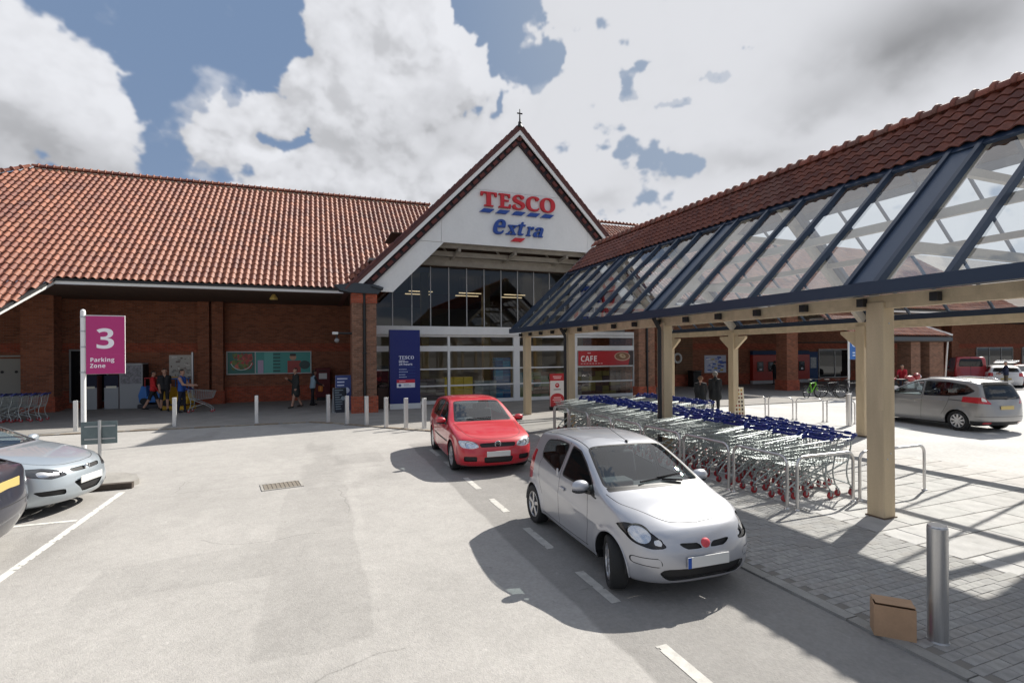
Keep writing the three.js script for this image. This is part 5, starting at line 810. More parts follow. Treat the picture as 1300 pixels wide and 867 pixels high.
// ---- grey people carrier on the car park, seen from behind ----
const greyPaint = carPaint(0.26, 0.255, 0.25, 0.45);
buildCar({
  name: 'parked_car', label: 'grey people carrier with roof rails seen past the beige posts', at: [19.6, 0, -11.05], turn: 171 * R, scale: 0.96, paint: greyPaint, rim: alloy, spokes: 9, fine: 12, cell: 0.04,
  width: 1.828, axF: 1.39, axR: -1.39, wr: 0.325, arch: 0.375, track: 1.58, zMid: 0, taperF: 0.10, taperR: 0.06,
  vert: [[0.18, 0.94], [0.32, 0.98], [0.58, 1.0], [0.85, 0.995], [1.03, 0.955], [1.2, 0.89], [1.45, 0.79], [1.68, 0.70]],
  crease: [[[[-2, 0.95], [0, 0.9], [1.6, 0.82]], 0.01, 0.05]],
  sil: [[2.06, 0.17, -0.5, 0.03, 2.4], [2.2, 0.22, -0.52, 0.02, 2.4], [2.26, 0.40, -0.52, 0, 2.3], [2.24, 0.60, -0.5, -0.01, 2.3], [2.14, 0.76, -0.45, -0.03, 2.4], [1.98, 0.86, -0.34, -0.06, 2.5], [1.6, 0.99, -0.18, -0.08, 2.7], [1.25, 1.07, -0.08, -0.08, 3], [1.08, 1.11, -0.10, -0.05, 3], [0.6, 1.38, -0.16, -0.03, 3], [0.15, 1.585, -0.08, -0.08, 3], [-0.4, 1.67, 0, -0.09, 3.2], [-1.0, 1.67, 0, -0.09, 3.2], [-1.6, 1.62, 0.02, -0.09, 3.2], [-1.92, 1.54, 0.08, -0.08, 3.2], [-2.09, 1.2, 0.16, -0.02, 3.2], [-2.16, 1.0, 0.2, 0, 3], [-2.22, 0.66, 0.3, 0, 2.8], [-2.22, 0.4, 0.3, 0, 2.8], [-2.1, 0.24, 0.26, 0.02, 2.8]],
  cabin: { zs: 0.75, y: 1.06, zr: -1.3 }, mirrors: [1.0, 1.1, 0.78],
  cuts: ({ tAt }) => [
    ...screen('windscreen', tAt(7.95), tAt(10.0), 0.74, 0.6, 0.08, carGlass, -0.04), ...screen('rear_window', tAt(14.12), tAt(15.75), 0.60, 0.70, 0.08, privacyGlass),
    ...sideWin([[0.95, 1.05], [0.55, 1.32], [0.12, 1.51], [-0.20, 1.56], [-0.22, 1.06]], 0.04), ...sideWin([[-0.28, 1.06], [-0.26, 1.56], [-1.0, 1.56], [-1.55, 1.48], [-1.85, 1.30], [-1.6, 1.16], [-1.1, 1.09]], 0.05, privacyGlass),
    { name: 'reversing_lamp', sides: true, mat: plateWhite, push: 0.001, f: (v) => v[2] < -1.5 ? sdPoly(roundPoly([[0.66, 0.98], [0.80, 1.0], [0.78, 1.12], [0.70, 1.08]], 0.02), v[0], v[1]) : 1 },
    { name: 'tail_lamp', sides: true, mat: lampRed, push: 0.002, f: (v) => v[2] < -1.5 ? sdPoly(roundPoly([[0.5, 0.90], [0.88, 0.93], [0.9, 1.10], [0.72, 1.13], [0.6, 0.98]], 0.03), v[0], v[1]) : 1 },
    { name: 'rear_reflector', sides: true, mat: lampRed, push: 0.002, f: (v) => v[2] < -1.6 ? sdPoly(roundPoly([[0.52, 0.28], [0.76, 0.28], [0.76, 0.35], [0.52, 0.35]], 0.01), v[0], v[1]) : 1 },
    { name: 'bumper_skirt', mat: black, push: 0.001, f: (v) => v[2] < -1.75 ? v[1] - 0.37 : 1 },
    levelBand('tailgate_gap', 0.52, 0.006, (v) => v[2] < -1.9), shutLine([[-1.15, 0.99], [-1.9, 0.97]], 0.012), shutLine([[-0.25, 1.57], [-0.25, 0.9], [-0.22, 0.27]]), shutLine([[-1.1, 1.56], [-1.12, 0.98], [-1.0, 0.66], [-0.9, 0.5]]), shutLine([[0.9, 1.0], [0.94, 0.6], [0.86, 0.27]]),
  ],
  extra: (c) => {
    part(c, 'number_plate', RB(0.52, 0.115, 0.012, 0.006, 1).translate(0, 0.80, -2.215), plateYellow); part(c, 'spoiler', RB(1.1, 0.04, 0.2, 0.018, 2).rotateX(0.15).translate(0, 1.57, -1.94), greyPaint);
    part(c, 'rear_wiper', beam(V(0, 1.06, -2.18), V(-0.42, 1.1, -2.16), 0.02, 0.02), blackGloss);
    for (const s of [1, -1]) { part(c, 'roof_rail', [tube([V(s * 0.58, 1.56, -0.1), V(s * 0.585, 1.66, -0.3), V(s * 0.585, 1.695, -0.9), V(s * 0.58, 1.645, -1.5), V(s * 0.57, 1.55, -1.7)], 0.017, 20, 6)], chrome); for (const z of [0.0, -0.72]) part(c, 'door_handle', RB(0.025, 0.035, 0.17, 0.01, 1).translate(s * 0.905, 0.93, z - 0.18), greyPaint); }
  },
});
// ---- vehicles at the far end of the car park ----
function farCar(name, label, category, at, turn, paint, scale, van) {
  const h = van ? 1.36 : 1, H = (y) => y < 0.8 ? y : 0.8 + (y - 0.8) * (van ? 1.75 : 1);
  return buildCar({
    name, label, category, at, turn, scale, paint, rim: alloyDull, spokes: 6, fine: 8, cell: 0.07, width: 1.76, axF: 1.3, axR: -1.3, wr: 0.31, arch: 0.36, track: 1.52, zMid: 0, taperF: 0.1, taperR: van ? 0.02 : 0.05,
    vert: van ? [[0.18, 0.94], [0.4, 0.99], [0.7, 1], [1.1, 0.985], [1.6, 0.93], [2.1, 0.87]] : [[0.18, 0.94], [0.4, 0.98], [0.6, 1.0], [0.9, 0.975], [1.1, 0.89], [1.35, 0.77], [1.5, 0.7]],
    sil: [[1.98, 0.18, -0.42, 0.03, 2.8], [2.1, 0.3, -0.42, 0, 2.8], [2.12, 0.55, -0.4, 0, 2.8], [2.02, 0.75, -0.3, -0.05, 2.8], [1.6, 0.9, -0.14, -0.08, 3], [1.0, H(1.0), -0.1, -0.06, 3], [0.5, H(1.24), -0.16, -0.03, 3], [0.1, H(1.42), -0.08, -0.08, 3], [-0.4, H(1.48), 0, -0.09, 3.2], [-1.3, H(van ? 1.5 : 1.45), 0, -0.09, 3.2], [van ? -1.95 : -1.75, H(van ? 1.47 : 1.36), 0.08, -0.08, 3.2], [-2.0, H(1.05), van ? 0.1 : 0.18, 0, 3.4], [-2.05, 0.7, 0.2, 0, 3.4], [-2.04, 0.4, 0.22, 0, 3.2], [-1.95, 0.2, 0.2, 0.02, 3.2]],
    cabin: van ? null : { zs: 0.66, y: 0.98, zr: -1.2 }, mirrors: [0.96, van ? 1.25 : 1.0, 0.7],
    cuts: ({ tAt }) => [
      ...screen('windscreen', tAt(5.0), tAt(7.0), 0.7, 0.58, 0.06, carGlass, -0.04),
      ...(van ? [0, 1].flatMap(() => []).concat(screen('rear_window', tAt(10.15), tAt(10.85), 0.58, 0.66, 0.08, privacyGlass)) : screen('rear_window', tAt(10.15), tAt(11.0), 0.55, 0.64, 0.08, privacyGlass)),
      ...(van ? sideWin([[0.8, H(1.0)], [0.4, H(1.25)], [0.1, H(1.36)], [-0.35, H(1.38)], [-0.35, H(0.98)]], 0.05) : [...sideWin([[0.72, 0.98], [0.4, 1.2], [0.02, 1.36], [-0.28, 1.385], [-0.28, 0.985]], 0.04), ...sideWin([[-0.36, 0.985], [-0.34, 1.385], [-1.0, 1.38], [-1.45, 1.28], [-1.5, 1.05], [-1.3, 0.99]], 0.05, privacyGlass)]),
      { name: 'tail_lamp', sides: true, mat: lampRed, push: 0.002, f: (v) => v[2] < -1.6 ? sdPoly(van ? [[0.68, 0.7], [0.92, 0.7], [0.92, 1.15], [0.74, 1.15]] : [[0.6, 0.76], [0.9, 0.76], [0.88, 1.0], [0.62, 1.0]], v[0], v[1]) : 1 },
      { name: 'headlamp', sides: true, mat: lampBowl, push: 0.005, f: (v) => v[2] > 1.5 ? sdPoly([[0.45, 0.58], [0.82, 0.6], [0.84, 0.74], [0.5, 0.72]], v[0], v[1]) : 1 },
      { name: 'lower_grille', mat: black, push: 0.02, f: facePoly([[-0.4, 0.27], [0.4, 0.27], [0.45, 0.42], [-0.4, 0.42]], 1.7) },
      ...(van ? [{ name: 'rear_door_gap', mat: shut, push: 0.002, w: 0.012, band: (v) => v[0], close: (v) => v[2] < -1.7 ? 0 : 9 }] : []),
    ],
    extra: (c) => { part(c, 'number_plate', RB(0.52, 0.115, 0.02, 0.006, 1).translate(0, van ? 0.62 : 0.6, -2.06), plateYellow); },
  });
}
farCar('delivery_van', 'red van with rear windows parked by the far brick porch', 'van', [43.9, 0, -22.9], 128 * R, carPaint(0.36, 0.015, 0.02), 1, true);
const openCar = farCar('parked_car', 'white estate car with its tailgate raised on the far car park', 'car', [43.6, 0, -20.6], 122 * R, carPaint(0.62, 0.62, 0.63), 1, false);
part(openCar, 'raised_tailgate', RB(1.15, 0.07, 1.0, 0.03, 2).rotateX(0.12).translate(0, 1.72, -2.1), carPaint(0.5, 0.51, 0.53));
farCar('parked_car', 'red orange hatchback behind the man in the navy jacket', 'car', [45.2, 0, -20.0], -75 * R, carPaint(0.42, 0.04, 0.02), 1, false);
// ================= SIGNS, STREET FURNITURE AND SHOP-FRONT THINGS =================
const fontB = await new FontLoader().loadAsync('fonts/droid/droid_serif_bold.typeface.json');
const signRed = mat(L3(0.52, 0.012, 0.02), { roughness: 0.35 }), signBlue = mat(L3(0.01, 0.055, 0.28), { roughness: 0.35 });
{ // raised letters on the gable
  const sg = thing('shop_sign', 'raised red and blue TESCO extra lettering on the white gable', 'sign', [0, 0, -22.345]);
  const letter = (ch, x0, x1, y0, y1, m, shear = 0) => {
    const g = new TextGeometry(ch, { font: fontB, size: 1, depth: 0.1, curveSegments: 8, bevelEnabled: true, bevelSize: 0.012, bevelThickness: 0.012, bevelSegments: 1 });
    if (shear) g.applyMatrix4(new THREE.Matrix4().makeShear(0, 0, shear, 0, 0, 0));
    g.computeBoundingBox(); const b = g.boundingBox; g.translate(-b.min.x, -b.min.y, -b.min.z); g.scale((x1 - x0) / (b.max.x - b.min.x), (y1 - y0) / (b.max.y - b.min.y), 1); g.translate(x0, y0, 0); part(sg, 'letter', g, m);
  };
  for (const [ch, a, b] of [['T', 7.06, 7.85], ['E', 7.94, 8.54], ['S', 8.61, 9.25], ['C', 9.31, 9.98], ['O', 10.03, 10.82]]) letter(ch, a, b, ch === 'S' || ch === 'C' || ch === 'O' ? 9.20 : 9.22, ch === 'S' || ch === 'C' || ch === 'O' ? 9.90 : 9.88, signRed);
  const dash = (x, y, m) => { const g = poly([[x, y], [x + 0.5, y], [x + 0.7, y + 0.16], [x + 0.2, y + 0.16]], 0.1, 0.01); part(sg, 'dash', g, m); };
  for (const x of [7.02, 7.79, 8.58, 9.33, 10.06]) dash(x, 8.95, signBlue);
  for (const [ch, a, b, c, d] of [['e', 7.66, 8.28, 7.98, 8.68], ['x', 8.27, 8.88, 8.0, 8.46], ['t', 8.88, 9.28, 8.0, 8.64], ['r', 9.28, 9.72, 8.0, 8.46], ['a', 9.66, 10.2, 7.98, 8.46]]) letter(ch, a, b, c, d, signBlue, 0.28);
  dash(8.54, 7.71, signRed);
}
const board = (t, w, h, d, tx, name = 'board', frame) => { // a flat printed board: its print is a sheet on a solid back
  const b = part(t, name, B(-w / 2, w / 2, 0, h, -d, 0), frame ?? mat(L3(0.5, 0.5, 0.5))); part(b, 'print', quad([-w / 2 + 0.004, 0.004, 0.003], [w / 2 - 0.004, 0.004, 0.003], [w / 2 - 0.004, h - 0.004, 0.003], [-w / 2 + 0.004, h - 0.004, 0.003]), mat('#ffffff', { map: tx, roughness: 0.45 })); return b;
};
{ // parking zone flag sign
  const t = thing('parking_sign', 'pink flag sign on a white pole reading 3 Parking Zone', 'sign', [-5.5, 0, -15.99], 0.03);
  part(t, 'pole', rod(V(0, 0, 0), V(0, 3.62, 0), 0.055, 0.055, 14), whiteFrame); part(t, 'pole_cap', new THREE.SphereGeometry(0.056, 12, 8).translate(0, 3.62, 0), whiteFrame);
  for (const y of [2.08, 2.72, 3.12, 3.48]) part(t, 'clamp', rod(V(0, y - 0.02, 0), V(0, y + 0.02, 0), 0.062, 0.062, 14), galv);
  const tx = sheet(512, 920, (x, w, h) => {
    x.fillStyle = '#b52c74'; x.fillRect(0, 0, w, h); x.fillStyle = 'rgba(255,255,255,0.10)'; x.fillRect(0, 612, w, 4); x.fillStyle = '#cfc9cf'; x.fillRect(0, 0, w, 12);
    x.fillStyle = '#f2eef2'; x.font = 'bold 440px sans-serif'; x.textAlign = 'center'; x.save(); x.translate(256, 520); x.scale(1.08, 1); x.fillText('3', 0, 0); x.restore();
    x.textAlign = 'left'; x.font = 'bold 88px sans-serif'; x.fillText('Parking', 50, 730); x.fillText('Zone', 50, 824);
  });
  const g = sub(t, 'flag'); g.position.set(0.06 + 0.41, 2.03, 0.03); board(g, 0.82, 1.5, 0.04, tx, 'panel', whiteFrame);
}
{ // back of a low sign
  const t = thing('low_sign', 'grey back of a low rectangular sign on a short steel post', 'sign', [-4.82, 0, -14.9], 0.05), m = mat('#ffffff', { map: mottled([0.13, 0.17, 0.175], 0.2, 1), roughness: 0.5 });
  part(t, 'post', rod(V(0, 0, 0), V(0, 0.96, 0), 0.035, 0.035, 12), galv); part(t, 'plate', [RB(0.36, 0.54, 0.012, 0.005, 1).translate(-0.19, 0.66, -0.05), RB(0.32, 0.54, 0.012, 0.005, 1).translate(0.175, 0.66, -0.05)], m);
  part(t, 'bracket', [B(-0.3, 0.3, 0.5, 0.53, -0.043, -0.03), B(-0.3, 0.3, 0.8, 0.83, -0.043, -0.03)], galv);
}
{ // posts along the forecourt edge
  const spots = [[-7.35, -20.75, 1], [-4.58, -20.74, 1], [-2.0, -20.5, 1], [0.41, -19.75, 1], [1.02, -18.95, 1], [1.64, -18.45, 1], [2.2, -17.6, 1], [2.78, -17.1, 1], [3.32, -16.75, 0.98]];
  let p0; const steelPost = mat(L3(0.66, 0.66, 0.65), { metalness: 0.55, roughness: 0.38 });
  for (const [x, z] of spots) {
    const label = x < -3 ? 'square steel bollard on the forecourt edge before the left wing' : 'square steel bollard in the curved row before the entrance', group = x < -3 ? 'bollards before the left wing' : 'bollards before the entrance';
    if (!p0) { p0 = thing('bollard', label, 'bollard', [x, 0.03, z], 0.2, group); part(p0, 'shaft', RB(0.115, 1.0, 0.115, 0.012, 2).translate(0, 0.5, 0), steelPost); part(p0, 'base_plate', B(-0.08, 0.08, 0, 0.012, -0.08, 0.08), galv); }
    else copyOf(p0, [x, 0.03, z], 0.2 + (x * 0.3) % 0.2, label, group);
  }
  const b = thing('steel_bollard', 'round brushed steel bollard on the block paving beside the cardboard box', 'bollard', [4.95, PY, -2.78]);
  const g = new THREE.LatheGeometry([[0.074, 0], [0.074, 0.965], [0.07, 0.975], [0, 0.975]].map((p) => new THREE.Vector2(...p)), 32); part(b, 'tube', g, mat('#ffffff', { map: mottled([0.5, 0.5, 0.5], 0.25, 0.6, 128, 16, 0.2), metalness: 0.9, roughness: 0.34 }));
  part(b, 'cap', new THREE.CylinderGeometry(0.068, 0.072, 0.012, 28).translate(0, 0.981, 0), steel); part(b, 'collar', new THREE.CylinderGeometry(0.079, 0.082, 0.012, 28).translate(0, 0.006, 0), galv);
  const far = thing('steel_bollard', 'round steel bollard by the hoop rails across the car park side', 'bollard', [16.6, 0, -11.9]); part(far, 'tube', new THREE.CylinderGeometry(0.09, 0.09, 1.05, 20).translate(0, 0.525, 0), steel); part(far, 'cap', new THREE.CylinderGeometry(0.08, 0.09, 0.015, 20).translate(0, 1.057, 0), steel);
}
{ // cardboard box left on the kerb
  const t = thing('cardboard_box', 'brown cardboard box standing on the kerb beside the steel bollard', 'box', [4.70, PY, -2.99], -46 * R), cb = mat('#ffffff', { map: mottled([0.42, 0.265, 0.16], 0.16, 0.7, 128, 6), roughness: 0.9 }), cd = mat('#ffffff', { map: mottled([0.30, 0.17, 0.095], 0.18, 0.7, 128, 6), roughness: 0.9 });
  const w = 0.15, h = 0.27, d = 0.085, th = 0.006;
  part(t, 'side', B(-w, w, 0, h, d - th, d), cb); part(t, 'side', B(-w, w, 0, h, -d, -d + th), cb); part(t, 'end', B(w - th, w, 0.0, h, -d + th, d - th), cb); part(t, 'end', B(-w, -w + th, 0, h, -d + th, d - th), cb); part(t, 'base', B(-w + th, w - th, 0.001, th, -d + th, d - th), cd);
  part(t, 'flap', B(-w + 0.004, w, 0, 0.005, -d * 1.0, -0.004).rotateX(0.13).translate(0, h + 0.004, 0), cb); part(t, 'flap', B(-w + 0.012, w - 0.002, 0, 0.005, 0.0, d * 1.0).rotateX(-0.06).translate(0, h + 0.012, 0.001), cb);
  part(t, 'tape', B(w, w + 0.001, 0.03, h - 0.08, -0.02, 0.03), mat(L3(0.5, 0.1, 0.3), { roughness: 0.5 }));
}
{ // blue pillar sign at the door
  const t = thing('pillar_sign', 'tall blue pillar sign with TESCO and opening hours on white plinth', 'sign', [3.72, 0.035, -23.0], 0.03);
  const tx = sheet(512, 1260, (x, w, h) => {
    x.fillStyle = '#041a68'; x.fillRect(0, 0, w, h); x.fillStyle = '#e8ecf6'; x.font = 'bold 78px serif'; x.fillText('TESCO', 150, 500); x.fillRect(150, 520, 100, 9); x.fillRect(150, 540, 60, 12); x.fillRect(220, 540, 90, 12); x.font = 'bold 56px sans-serif'; x.fillText('24 hours', 150, 606);
    x.fillStyle = '#3f66a8'; for (let i = 0; i < 5; i++) x.fillRect(150, 640 + i * 52, 280, 3); x.fillStyle = '#b9c6e2'; for (const [y, l] of [[668, 120], [712, 150], [760, 110], [800, 130]]) for (let i = 0; i < l; i += 22) x.fillRect(152 + i, y, 16, 12);
    x.fillStyle = '#c8243c'; x.fillRect(112, 850, 310, 58); x.fillStyle = '#f0a0a8'; x.fillRect(150, 870, 110, 16); x.fillStyle = '#e6e8ee'; x.fillRect(112, 908, 310, 80); x.fillStyle = '#3a4a88'; x.beginPath(); x.arc(165, 948, 24, 0, 7); x.fill(); x.fillStyle = '#8a90a8'; x.fillRect(230, 930, 90, 10); x.fillRect(230, 952, 130, 8);
  });
  part(t, 'plinth', RB(1.38, 0.24, 0.36, 0.01, 1).translate(0, 0.12, -0.15), mat(L3(0.6, 0.62, 0.63)));
  const g = sub(t, 'tower'); g.position.set(0, 0.24, 0); board(g, 1.34, 3.28, 0.3, tx, 'casing', mat(L3(0.006, 0.018, 0.15), { roughness: 0.4 }));
}
{ // café banner in the window
  const t = thing('cafe_banner', 'red CAFE banner with a coffee cup across the shop window', 'banner', [14.98, 1.78, -24.5]);
  const tx = sheet(1024, 236, (x, w, h) => {
    x.fillStyle = '#b81f26'; x.fillRect(0, 0, w, h); x.fillStyle = '#2a1714'; x.fillRect(930, 0, 94, h); x.fillStyle = '#f6e9e4'; x.font = 'bold 128px sans-serif'; x.fillText('CAFE', 40, 170); for (let i = 0; i < 8; i++) x.fillRect(44 + i * 52, 200, 34, 7); x.fillRect(170, 26, 18, 14); x.fillRect(194, 26, 14, 14); x.fillRect(214, 26, 10, 14);
    x.fillStyle = '#c8a58a'; x.beginPath(); x.ellipse(815, 92, 150, 74, 0, 0, 7); x.fill(); x.fillStyle = '#b4272c'; x.beginPath(); x.moveTo(668, 100); x.lineTo(700, 236); x.lineTo(930, 236); x.lineTo(962, 100); x.ellipse(815, 96, 148, 74, 0, 0, Math.PI); x.fill(); x.fillStyle = '#8a5a34'; x.beginPath(); x.ellipse(815, 88, 130, 60, 0, 0, 7); x.fill(); x.fillStyle = '#c9ad86'; x.beginPath(); x.ellipse(820, 84, 62, 34, 0.3, 0, 7); x.fill(); x.fillStyle = '#a4713f'; x.beginPath(); x.ellipse(826, 78, 22, 12, 0.3, 0, 7); x.fill();
  });
  board(t, 3.5, 0.80, 0.02, tx);
}
{ // long framed advertising panel on the left wall
  const t = thing('poster_panel', 'long framed teal poster panel on the left brick wall', 'poster', [-2.25, 1.52, -29.74]);
  const tx = sheet(1024, 288, (x, w, h) => {
    const r = rng(8); x.fillStyle = '#3f9a92'; x.fillRect(0, 0, w, h); x.fillStyle = '#2f6f66'; x.fillRect(0, 0, 330, h); for (let i = 0; i < 90; i++) { x.fillStyle = ['#b8423c', '#8f3a34', '#556b36', '#c96a52', '#6f7f3c'][Math.floor(r() * 5)]; x.beginPath(); x.ellipse(165 + (r() - 0.5) * 250, 130 + (r() - 0.5) * 190, 10 + r() * 26, 8 + r() * 18, r() * 3, 0, 7); x.fill(); } x.strokeStyle = '#c9dcd6'; x.lineWidth = 9; x.beginPath(); x.arc(165, 110, 130, 0.3, 2.84); x.stroke();
    x.fillStyle = '#dfe9e6'; x.fillRect(330, 0, 8, h); x.fillStyle = '#b9a7c0'; x.fillRect(360, 110, 70, 178); x.fillStyle = '#5fb5ab'; x.fillRect(440, 0, 110, h); x.fillStyle = '#1f4f4c'; for (let i = 0; i < 6; i++) x.fillRect(550, 20 + i * 46, 90, 18); x.fillStyle = '#a33b36'; x.fillRect(730, 120, 170, 168); x.fillStyle = '#c99a7c'; x.beginPath(); x.arc(800, 70, 42, 0, 7); x.fill(); x.fillStyle = '#2a2422'; x.fillRect(762, 20, 76, 34); x.fillStyle = '#2c4a48'; x.beginPath(); x.ellipse(950, 180, 70, 60, 0, 0, 7); x.fill();
  });
  board(t, 3.96, 1.1, 0.05, tx); part(t, 'frame', [B(-2.03, 2.03, -0.05, 0, -0.05, 0.03), B(-2.03, 2.03, 1.1, 1.15, -0.05, 0.03), B(-2.03, -1.98, 0, 1.1, -0.05, 0.03), B(1.98, 2.03, 0, 1.1, -0.05, 0.03), B(-0.72, -0.68, 0, 1.1, 0.004, 0.02)], mat(L3(0.55, 0.55, 0.54)));
}
{ // pale notice on the left wall, notice board on the right wall
  const nb = (seed, bg, cols) => sheet(256, 256, (x, w, h) => { const r = rng(seed); x.fillStyle = bg; x.fillRect(0, 0, w, h); for (let i = 0; i < 46; i++) { x.fillStyle = cols[Math.floor(r() * cols.length)]; x.fillRect(10 + r() * 200, 10 + r() * 220, 10 + r() * 40, 4 + r() * 22); } });
  const a = thing('notice', 'pale grey notice on the brick wall behind the shoppers', 'poster', [-6.3, 1.3, -29.76]); board(a, 0.98, 1.2, 0.03, nb(3, '#b9b6ae', ['#8c8a86', '#d2cfc8', '#7c6f68', '#a39a90']));
  const b = thing('notice_board', 'white and blue notice board on the right brick wall', 'poster', [27.45, 0.95, -29.76]); board(b, 2.0, 1.28, 0.04, nb(4, '#c3c9dc', ['#3a56b0', '#8ea2d8', '#e6e9f2', '#5b74c0', '#b8a23c']));
}
{ // doors, window and machines under the left soffit
  const d = thing('service_door', 'pale grey service door in the wall by the brick pier', 'door', [-12.95, 0.035, -29.78]); part(d, 'leaf', B(-0.5, 0.5, 0, 2.35, -0.03, 0.02), mat(L3(0.34, 0.33, 0.29))); part(d, 'frame', [B(-0.58, -0.502, 0, 2.43, -0.03, 0.05), B(0.502, 0.58, 0, 2.43, -0.03, 0.05), B(-0.58, 0.58, 2.43, 2.5, -0.03, 0.05)], mat(L3(0.4, 0.39, 0.35))); for (const x of [-0.25, 0.25]) part(d, 'vent', new THREE.CylinderGeometry(0.06, 0.06, 0.02, 14).rotateX(Math.PI / 2).translate(x, 1.75, 0.03), black);
  const w = thing('shop_window', 'dark shop window between brick pier and kiosks', 'window', [-10.0, 0.3, -29.74]); part(w, 'frame', [B(-0.75, 0.75, 2.42, 2.5, -0.02, 0.05), B(-0.75, 0.75, 0, 0.08, -0.02, 0.05), B(-0.75, -0.69, 0.08, 2.42, -0.02, 0.05), B(0.69, 0.75, 0.08, 2.42, -0.02, 0.05)], mat(L3(0.3, 0.3, 0.3))); part(w, 'pane', B(-0.69, 0.69, 0.08, 2.42, -0.01, 0.01), windowBlack);
  for (let i = 0; i < 2; i++) { const k = thing('kiosk', ['grey ticket kiosk with a lit pale slot beside the dark window', 'grey ticket kiosk with a lit pale slot beside the tall booth'][i], 'kiosk', [-9.62 + i * 0.82, 0.035, -28.9]); part(k, 'cabinet', RB(0.55, 1.0, 0.6, 0.02, 2).translate(0, 0.5, 0), mat(L3(0.33, 0.35, 0.37), { roughness: 0.5 })); part(k, 'hood', RB(0.55, 0.55, 0.6, 0.02, 2).translate(0, 1.28, 0), mat(L3(0.01, 0.014, 0.04))); part(k, 'slot', B(-0.2, 0.2, 0.96, 1.06, 0.302, 0.31), mat(L3(0.75, 0.72, 0.6))); part(k, 'side_strip', B(0.278, 0.29, 0.02, 1.54, -0.28, 0.28), mat(L3(0.16, 0.06, 0.05))); }
  const p = thing('photo_booth', 'tall grey booth under the left soffit beside the kiosks', 'booth', [-8.0, 0.035, -28.9]); part(p, 'cabin', RB(0.9, 2.1, 0.9, 0.02, 2).translate(0, 1.05, 0), mat(L3(0.32, 0.335, 0.35), { roughness: 0.5 })); part(p, 'curtain_side', B(0.455, 0.47, 0.05, 2.05, -0.42, 0.42), black); part(p, 'print_panel', B(-0.4, 0.4, 1.15, 2.0, 0.452, 0.458), mat('#ffffff', { map: mottled([0.22, 0.22, 0.24], 0.8, 0.5, 64, 8) }));
  // coin-operated rides
  const ride = (name, label, at, turn, base, body, trim) => {
    const t = thing(name, label, 'ride', at, turn); part(t, 'pedestal', RB(0.8, 0.18, 1.15, 0.04, 2).translate(0, 0.09, 0), base);
    const g = poly([[-0.5, 0.3], [0.52, 0.3], [0.56, 0.52], [0.42, 0.66], [0.16, 0.7], [0.1, 0.52], [-0.25, 0.5], [-0.3, 0.95], [-0.42, 0.98], [-0.54, 0.6]], 0.5, 0.05); g.rotateY(-Math.PI / 2); g.translate(0.25, 0, 0); part(t, 'body', g, body);
    for (const s of [1, -1]) for (const z of [0.32, -0.32]) part(t, 'wheel', new THREE.CylinderGeometry(0.15, 0.15, 0.09, 18).rotateZ(Math.PI / 2).translate(s * 0.33, 0.33, z), black); part(t, 'roof', [RB(0.6, 0.05, 0.7, 0.02, 2).translate(0, 1.4, 0.02), ...[[0.26, 0.3], [-0.26, 0.3], [0.26, -0.3], [-0.26, -0.3]].map(([x, z]) => rod(V(x, 0.6, z), V(x, 1.4, z), 0.02, 0.02, 8))], trim);
  };
  const yel = mat(L3(0.62, 0.36, 0.02), { roughness: 0.35 }), blu = mat(L3(0.03, 0.16, 0.5), { roughness: 0.35 }), red = mat(L3(0.45, 0.03, 0.03), { roughness: 0.35 });
  ride('coin_ride', 'small blue coin ride beside the tall grey booth', [-7.1, 0.035, -28.6], 1.4, mat(L3(0.05, 0.05, 0.06)), blu, red); ride('coin_ride', 'yellow coin ride against the wall behind the person in black', [-6.3, 0.035, -28.7], 1.5, blu, yel, yel); ride('coin_ride', 'yellow coin ride beside the slim grey post', [-5.85, 0.035, -27.2], 1.2, yel, yel, blu);
  const sp = thing('slim_post', 'slim grey post beside the paired brick piers', 'post', [-5.62, 0.035, -28.9]); part(sp, 'tube', rod(V(0, 0, 0), V(0, 2.6, 0), 0.06, 0.06, 12), galv); part(sp, 'foot', new THREE.CylinderGeometry(0.1, 0.11, 0.03, 14).translate(0, 0.015, 0), galv);
  const rb = thing('collection_box', 'dark red collection box with a white label on the left wall', 'box', [0.35, 0.035, -29.3]); part(rb, 'cabinet', RB(0.75, 1.55, 0.6, 0.03, 2).translate(0, 0.95, 0), mat(L3(0.11, 0.012, 0.015))); part(rb, 'label', B(-0.2, 0.2, 1.15, 1.45, 0.302, 0.31), plateWhite); part(rb, 'stand', B(-0.3, 0.3, 0, 0.17, -0.25, 0.25), black); part(rb, 'slot', B(-0.2, 0.2, 1.55, 1.6, 0.302, 0.308), black);
  const lp = thing('soffit_lamp', 'small yellow lamp hanging under the left soffit', 'lamp', [-1.72, 5.16, -24.9]); part(lp, 'shade', new THREE.LatheGeometry([[0.05, 0], [0.09, -0.05], [0.17, -0.2], [0.16, -0.24], [0, -0.24]].map((q) => new THREE.Vector2(...q)), 20), mat(L3(0.6, 0.42, 0.12), { roughness: 0.4 })); part(lp, 'stem', rod(V(0, 0, 0), V(0, 0.02, 0), 0.03, 0.03, 8), black);
  const cc = thing('security_camera', 'white security camera on a black arm fixed to the brick column', 'camera', [1.42, 3.36, -22.35]); part(cc, 'arm', rod(V(0, 0, 0), V(-0.55, 0, 0), 0.05, 0.05, 10), black); part(cc, 'housing', RB(0.24, 0.11, 0.12, 0.03, 2).translate(-0.66, 0, 0), plateWhite); part(cc, 'dome', new THREE.SphereGeometry(0.1, 14, 10).translate(-0.6, -0.3, 0), mat(L3(0.2, 0.2, 0.2), { roughness: 0.2 })); part(cc, 'drop', rod(V(-0.6, -0.05, 0), V(-0.6, -0.22, 0), 0.03, 0.03, 8), black);
}
